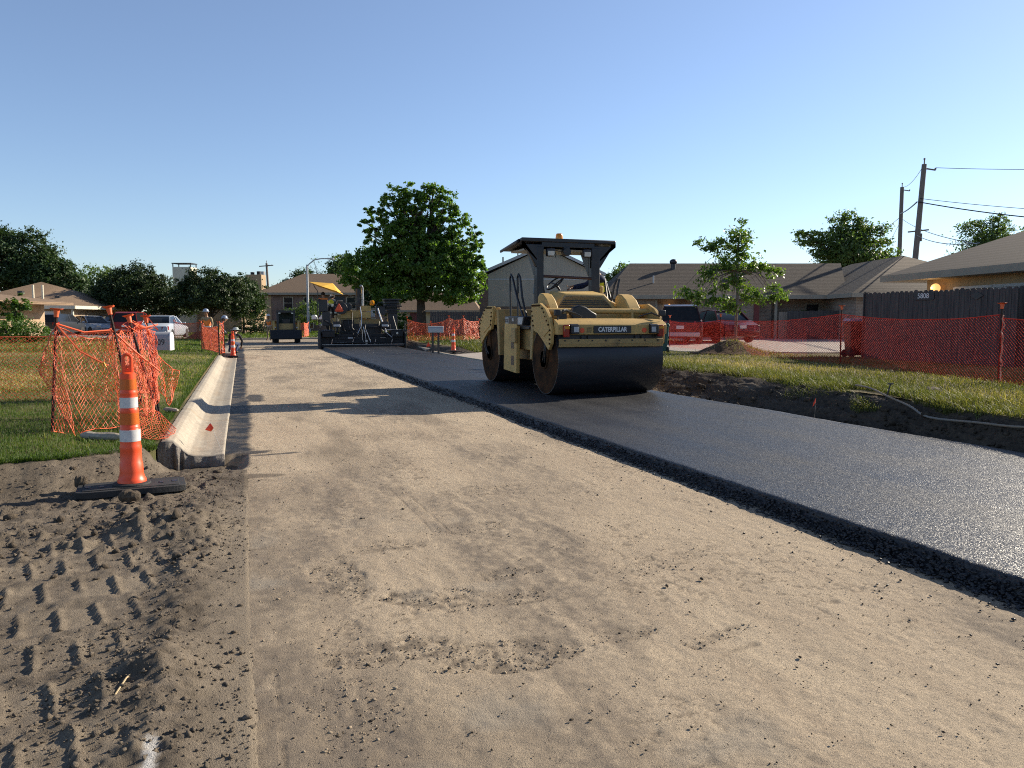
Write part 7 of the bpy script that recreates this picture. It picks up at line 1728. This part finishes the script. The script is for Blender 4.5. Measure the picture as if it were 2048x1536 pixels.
# left side
tree('crape_myrtle', 'round dark green tree left of the cream chimney, over the parked cars', 'tree', P2(268, 68, .3), cr((0, 0, 3.5, 3.2, 2.6, 2.0), (.6, 0, 4.9, 1.9, 1.8, 1.2), (-2.0, 0, 3.0, 1.6, 1.6, 1.5), (2.3, 0, 3.4, 1.6, 1.5, 1.4), (-.4, 0, 4.4, 2.4, 2, 1.2)), LF['dark'], 30000, .20, .16, 1.3, seed=31, cl=.16, limbs=14, shell=.5, up=.1)
tree('crape_myrtle', 'dark green tree in front of the cream chimney, left of the road end', 'tree', P2(420, 66, .3), cr((0, 0, 3.3, 2.6, 2.4, 1.9), (-.3, 0, 4.4, 1.8, 1.8, 1.2), (1.9, 0, 3.0, 1.6, 1.5, 1.7), (-1.6, 0, 3.1, 1.6, 1.5, 1.5), (1.4, 0, 3.9, 1.3, 1.3, 1.0)), LF['dark'], 26000, .20, .15, 1.2, seed=33, cl=.16, limbs=12, shell=.5, up=.1)
tree('crape_myrtle', 'low dark bushy tree between the two round dark trees below the chimney', 'tree', P2(350, 74, .3), cr((0, 0, 2.7, 2.3, 2.2, 1.7), (.6, 0, 3.4, 1.4, 1.4, 1.0)), LF['dark'], 12000, .22, .13, 1.0, seed=35, cl=.18, limbs=8, shell=.5)
tree('crape_myrtle', 'sunlit greener tree right of the dark trees beside the apartment chimney', 'tree', P2(487, 72, .3), cr((0, 0, 3.4, 1.9, 1.8, 2.0), (-.6, 0, 4.3, 1.5, 1.3, 1.1), (.5, 0, 2.2, 1.6, 1.5, 1.4)), LF['wood'], 15000, .20, .14, 1.2, seed=37, cl=.18, limbs=10, shell=.45)
tree('shade_tree', 'very tall wide dark tree at the left edge behind the tan roofed houses', 'tree', P2(20, 100, .3), cr((0, 0, 8.2, 6.0, 5, 4.6), (-3, 0, 10.2, 4, 4, 3.0), (3.4, 0, 9.3, 3.0, 3, 3.3), (4.6, 0, 6.4, 3.2, 3, 3.0)), LF['wood'], 32000, .38, .45, 3.5, seed=41, cl=.14, limbs=12, shell=.55)
tree('shade_tree', 'rounded dark tree right of the tallest left tree, behind the tan roof', 'tree', P2(118, 98, .3), cr((0, 0, 5.6, 3.4, 3.2, 3.2), (-1.2, 0, 7.6, 2.4, 2.2, 1.8), (2.2, 0, 4.6, 2.2, 2, 2.2)), LF['wood'], 18000, .36, .35, 2.8, seed=43, cl=.15, limbs=10, shell=.55)
tree('shade_tree', 'grey green tree far behind the round dark trees left of the chimney', 'tree', P2(205, 112, .3), cr((0, 0, 6.0, 3.6, 3, 3.0), (2.5, 0, 6.2, 2.4, 2, 2.2), (-2.4, 0, 4.4, 2.4, 2, 2.6)), LF['lite'], 9000, .36, .3, 3, seed=45, cl=.2, limbs=8, shell=.4)
tree('elm_tree', 'pale green tree behind the ridge of the apartment roof, left of the big dark tree', 'tree', P2(688, 118, .3), cr((0, 0, 8.3, 2.4, 2.2, 2.6), (.8, 0, 10.0, 1.3, 1.3, 1.2), (-1.6, 0, 6.6, 1.8, 1.6, 1.5)), LF['lite'], 9000, .34, .3, 4, seed=47, cl=.22, limbs=10, shell=.4)
tree('elm_tree', 'low treetops showing over the apartment roof beside the street lamp', 'tree', P2(605, 124, .3), cr((0, 0, 7.0, 2.4, 2, 2.0), (-2.4, 0, 6.2, 1.8, 1.6, 1.3), (2.6, 0, 6.6, 1.6, 1.6, 1.4)), LF['wood'], 8000, .36, .3, 4, seed=49, cl=.22, limbs=8, shell=.4)
tree('bare_tree', 'thin nearly bare tree behind the apartment roof right of the street lamp', 'tree', P2(640, 116, .3), cr((0, 0, 8.0, 2.2, 2, 2.6), (.4, 0, 6.4, 2, 2, 2)), LF['lite'], 900, .22, .2, 4, seed=51, cl=.3, limbs=26, shell=.5, up=.2)
tree('shade_tree', 'dark trees in the gap between the big tree and the paving machine', 'tree', P2(800, 84, .3), cr((0, 0, 3.2, 2.6, 2.4, 2.4), (-2.2, 0, 4.2, 2.2, 2, 2.4)), LF['wood'], 9000, .32, .25, 1.8, seed=53, cl=.2, limbs=8)
# far belt behind everything so no gap opens to the bare horizon
gt = np.random.default_rng(77)
for i, (px, d, h) in enumerate([(-120, 130, 8), (60, 150, 9), (300, 150, 6.5), (455, 140, 6.8), (560, 150, 6.2), (760, 135, 7.0), (930, 120, 5.6), (1040, 120, 5.8), (1330, 110, 5.6), (1500, 105, 5.0), (1620, 100, 5.4), (1800, 92, 5.5), (1900, 90, 5.0), (2080, 90, 6.0), (2250, 80, 6.5)]):
    w = gt.uniform(.8, 1.1)
    tree('background_tree', ['distant green tree far beyond the houses at the horizon', 'distant green tree far beyond the houses at the horizon'][i % 2], 'tree', P2(px, d, .2), cr((0, 0, h * .52, 4.6 * w, 3.4, h * .46), (-3.2, 0, h * .42, 3.4, 2.8, h * .36), (3.4, .5, h * .45, 3.2, 2.8, h * .38)), LF['wood'] if i % 3 else LF['lite'], 3600, .5, .3, h * .3, seed=80 + i, cl=.2, group='distant trees beyond the houses', limbs=5)
# shrubs
def shrub(label, base, crown, mat, n, leaf, seed): return tree('shrub', label, 'shrub', base, crown, mat, n, leaf, .05, .25, seed, cl=.2, limbs=6, shell=.55)
shrub('wide clipped bright green bush in front of the left brick house', P2(20, 39, .30), cr((.3, 0, .55, 1.5, 1.0, .72), (-1.7, 0, .55, 1.3, 1.0, .72), (1.4, 0, .42, .7, .8, .55)), LF['bush'], 9000, .10, 61)
shrub('tall loose leafy plant against the left brick house wall', P2(30, 41.5, .32), cr((0, 0, 1.55, .75, .6, .75), (.45, 0, 2.15, .4, .4, .45), (-.3, 0, .9, .6, .5, .7)), LF['bush'], 2600, .16, 63)
shrub('grey green bush against the apartment wall behind the street lamp', P2(612, 90, .2), cr((0, 0, 1.7, 1.9, 1.4, 1.6), (.8, 0, 2.4, 1.2, 1, .9)), LF['lite'], 3500, .2, 65)
shrub('dark bush against the apartment wall behind the skid steer loader', P2(577, 92, .2), cr((0, 0, 1.4, 1.0, 1.0, 1.3)), LF['bush'], 1500, .2, 66)
shrub('large dark bush at the road end below the sunlit tree', P2(500, 69, .2), cr((0, 0, .9, 1.3, 1.2, 1.0), (1.0, 0, .7, .9, .9, .8)), LF['dark'], 3600, .15, 67)
shrub('spiky green shrub under the big tree just right of the paving machine', P2(797, 56, .3), cr((0, 0, 1.0, .9, .8, .85)), LF['bush'], 1500, .16, 68)
shrub('low dark shrub beside the entrance of the long brick house', hw(11.2, .4) + (.4,), cr((0, 0, .8, .5, .5, .8)), LF['lite'], 700, .14, 69)
# ================================================================ GRASS
GRASSM = leafmat('grass_blade', (.050, .098, .018), (.115, .160, .042), .42, .6, (.38, .31, .14))
GRASSD = leafmat('verge_grass_blade', (.070, .098, .028), (.150, .150, .055), .38, .6, (.40, .335, .18))
def grass(name, x, y, z, h, w, mat, seed=0, lean=.45, rnd=None, dirb=(0, 0)):
    if name == 'grass' and seed in (6, 7): k_ = np.min([np.hypot(x - (a_[0] + (b_[0] - a_[0]) * q_), y - (a_[1] + (b_[1] - a_[1]) * q_)) for a_, b_ in zip(HOSE[:-1], HOSE[1:]) for q_ in (0, .33, .66)], axis=0) > .16; x, y, z, h, rnd = x[k_], y[k_], z[k_], (h[k_] if np.ndim(h) else h), rnd[k_]
    g = np.random.default_rng(seed); n = len(x); hh = h * np.exp(g.normal(0, .32, n)); a = g.uniform(0, 2 * np.pi, n); le = lean * hh * g.uniform(.2, 1.5, n)
    ux, uy = np.cos(a), np.sin(a); b = a + np.pi / 2 + g.normal(0, .4, n); wx, wy = np.cos(b) * w / 2, np.sin(b) * w / 2
    mx, my = x + ux * le * .35 + dirb[0] * hh * .3, y + uy * le * .35 + dirb[1] * hh * .3; tx, ty = x + ux * le + dirb[0] * hh, y + uy * le + dirb[1] * hh
    V = np.stack([np.stack([x - wx, y - wy, z - .01], -1), np.stack([x + wx, y + wy, z - .01], -1), np.stack([mx + wx * .8, my + wy * .8, z + hh * .6], -1), np.stack([mx - wx * .8, my - wy * .8, z + hh * .6], -1), np.stack([tx, ty, z + hh * (1 - .25 * g.random(n))], -1)], 1)
    o = np.arange(n)[:, None] * 5
    F = np.concatenate([o + np.array([0, 1, 2]), o + np.array([0, 2, 3]), o + np.array([3, 2, 4])], 1).reshape(-1, 3)
    me = arr_mesh(name, V.reshape(-1, 3), F); r = (g.random(n) if rnd is None else np.clip(rnd + g.normal(0, .16, n), 0, 1)); face_attr(me, np.repeat(r, 3))
    return tag(link(name, me, mat), kind='stuff')
def lawnz(x, y): return 0.205 + 0.07 * sstep(-0.9, -3, x) + .12 * sstep(-4, -16, x) * sstep(20, 50, y) + 0.03 * fbm(x, y, .6, 3) * sstep(-.9, -1.6, x) + .012 * fbm(x, y, 5, 3)
g = np.random.default_rng(90)
def left_field(n, y0, y1, xl, h, w, seed):
    u = g.random(n); y = y0 * (y1 / y0) ** u; x = -.90 - (xl(y)) * g.random(n) ** 1.1
    k = y > lawn_edge_y(x) + .10 * fbm(x, y * .2, 2.6, 3) + .0; x, y = x[k], y[k]
    straw = np.clip(.32 + .85 * fbm(x, y, .35, 4, 3) + .30 * sstep(-2.2, -4, x) * sstep(11.5, 14, y), .05, .98) * sstep(9.5, 13, y)
    rnd = .33 + .35 * fbm(x, y, 2.5, 3, 8) + .55 * straw
    grass('grass', x, y, lawnz(x, y), h, w, GRASSM, seed, rnd=rnd)
left_field(90000, 7.4, 16, lambda y: 3.2 + (y - 7) * .55, .034, .005, 1)
left_field(70000, 15, 34, lambda y: 3 + y * .45, .050, .012, 2)
left_field(34000, 33, 57, lambda y: 2 + y * .35, .075, .03, 3)
# ragged turf edge hanging over the pit and the kerb
n = 9000; x = g.uniform(-5, -.85, n); y = lawn_edge_y(x) + .10 * fbm(x, x * 0 + 1.6, 2.6, 3) + np.abs(g.normal(0, .10, n)); grass('grass', x, y, lawnz(x, y), .05, .006, GRASSM, 4, .8, .2 + .3 * fbm(x, y, 3, 2), dirb=(0, -.35))
n = 7000; y = 9.1 * (32 / 9.1) ** g.random(n); x = -.90 - np.abs(g.normal(0, .05, n)); grass('grass', x, y, lawnz(x, y), .045, .006, GRASSM, 5, .7, .25 + .3 * fbm(x, y, 2, 2), dirb=(.25, 0))
# right bank: long rank grass on the lip, shorter and yellower behind
def rz_(x, y):
    x0 = bank_top_x(y); return bank_h(y) + (.42 - bank_h(y)) * sstep(0, 3.0, x - x0) + .02 * fbm(x, y, .8, 3) + .012 * fbm(x, y, 5, 2)
n = 42000; y = 4.2 * (25 / 4.2) ** g.random(n); d = np.abs(g.normal(0, .62, n)) - .12; x = bank_top_x(y) + d; tuft = fbm(x, y, 1.3, 4, 14)
grass('grass', x, y, rz_(x, y) - .10 * sstep(0, -.15, d), .055 + .085 * np.clip(tuft + .22, 0, .8), .008, GRASSD, 6, .75, .44 + .65 * fbm(x, y, .8, 4, 6) + .1 * d, dirb=(-.12, -.05))
n = 16000; y = 4.2 * (25 / 4.2) ** g.random(n); t_ = g.random(n); x = bank_top_x(y) - .05 - .45 * t_ ; k = fbm(x, y, 1.5, 3, 40) > t_ * .9 - .25; x, y, t_ = x[k], y[k], t_[k]
grass('grass', x, y, bank_h(y) * (1 - .55 * t_) - .03, .085, .008, GRASSD, 7, 1.0, .3 + .4 * fbm(x, y, 1.5, 3), dirb=(-.25, -.1))
n = 110000; y = 5 * (34 / 5) ** g.random(n); x = bank_top_x(y) + .3 + g.random(n) ** 1.2 * (5 + y * .45)
k = ~((x > 13.6) & (y > 19.8) & (x + (y - 20) * .2 > 16.5)) & ~((y > 24.4) & (y < 30.6)) & ~((x > 16.3) & (y > 12.5)) & ~(((x - MX) / 1.25) ** 2 + ((y - MY) / 1.0) ** 2 < .8) & ~((x > 13.9) & (y > 22.4)); x, y = x[k], y[k]
grass('grass', x, y, rz_(x, y), .050, .010, GRASSD, 8, .6, .66 + .50 * fbm(x, y, .5, 4, 8), dirb=(0, 0))
n = 26000; y = g.uniform(31, 60, n); x = bank_top_x(y) + .1 + g.random(n) * 12; grass('grass', x, y, rz_(x, y), .10, .035, GRASSD, 9, .6, .40 + .6 * fbm(x, y, .4, 3, 8))
n = 9000; y = g.uniform(30.5, 34, n); x = bank_top_x(y) + g.random(n) * 4; grass('grass', x, y, rz_(x, y), .12, .02, GRASSD, 10, .6, .35 + .4 * fbm(x, y, .8, 3, 8))
n = 24000; y = g.uniform(62, 92, n); x = g.uniform(-14, 20, n); grass('grass', x, y, .12 + .05 * fbm(x, y, .2, 2), .14, .06, GRASSM, 11, .6, .25 + .5 * fbm(x, y, .2, 3))
n = 1500; y = MY + g.normal(0, .5, n); x = MX + .5 + g.normal(0, .45, n); rr = np.hypot((x - MX) / 1.35, (y - MY) / 1.1); grass('grass', x, y, .44 + .42 * np.exp(-(rr / .55) ** 2) - .02, .10, .01, GRASSD, 12, .7)
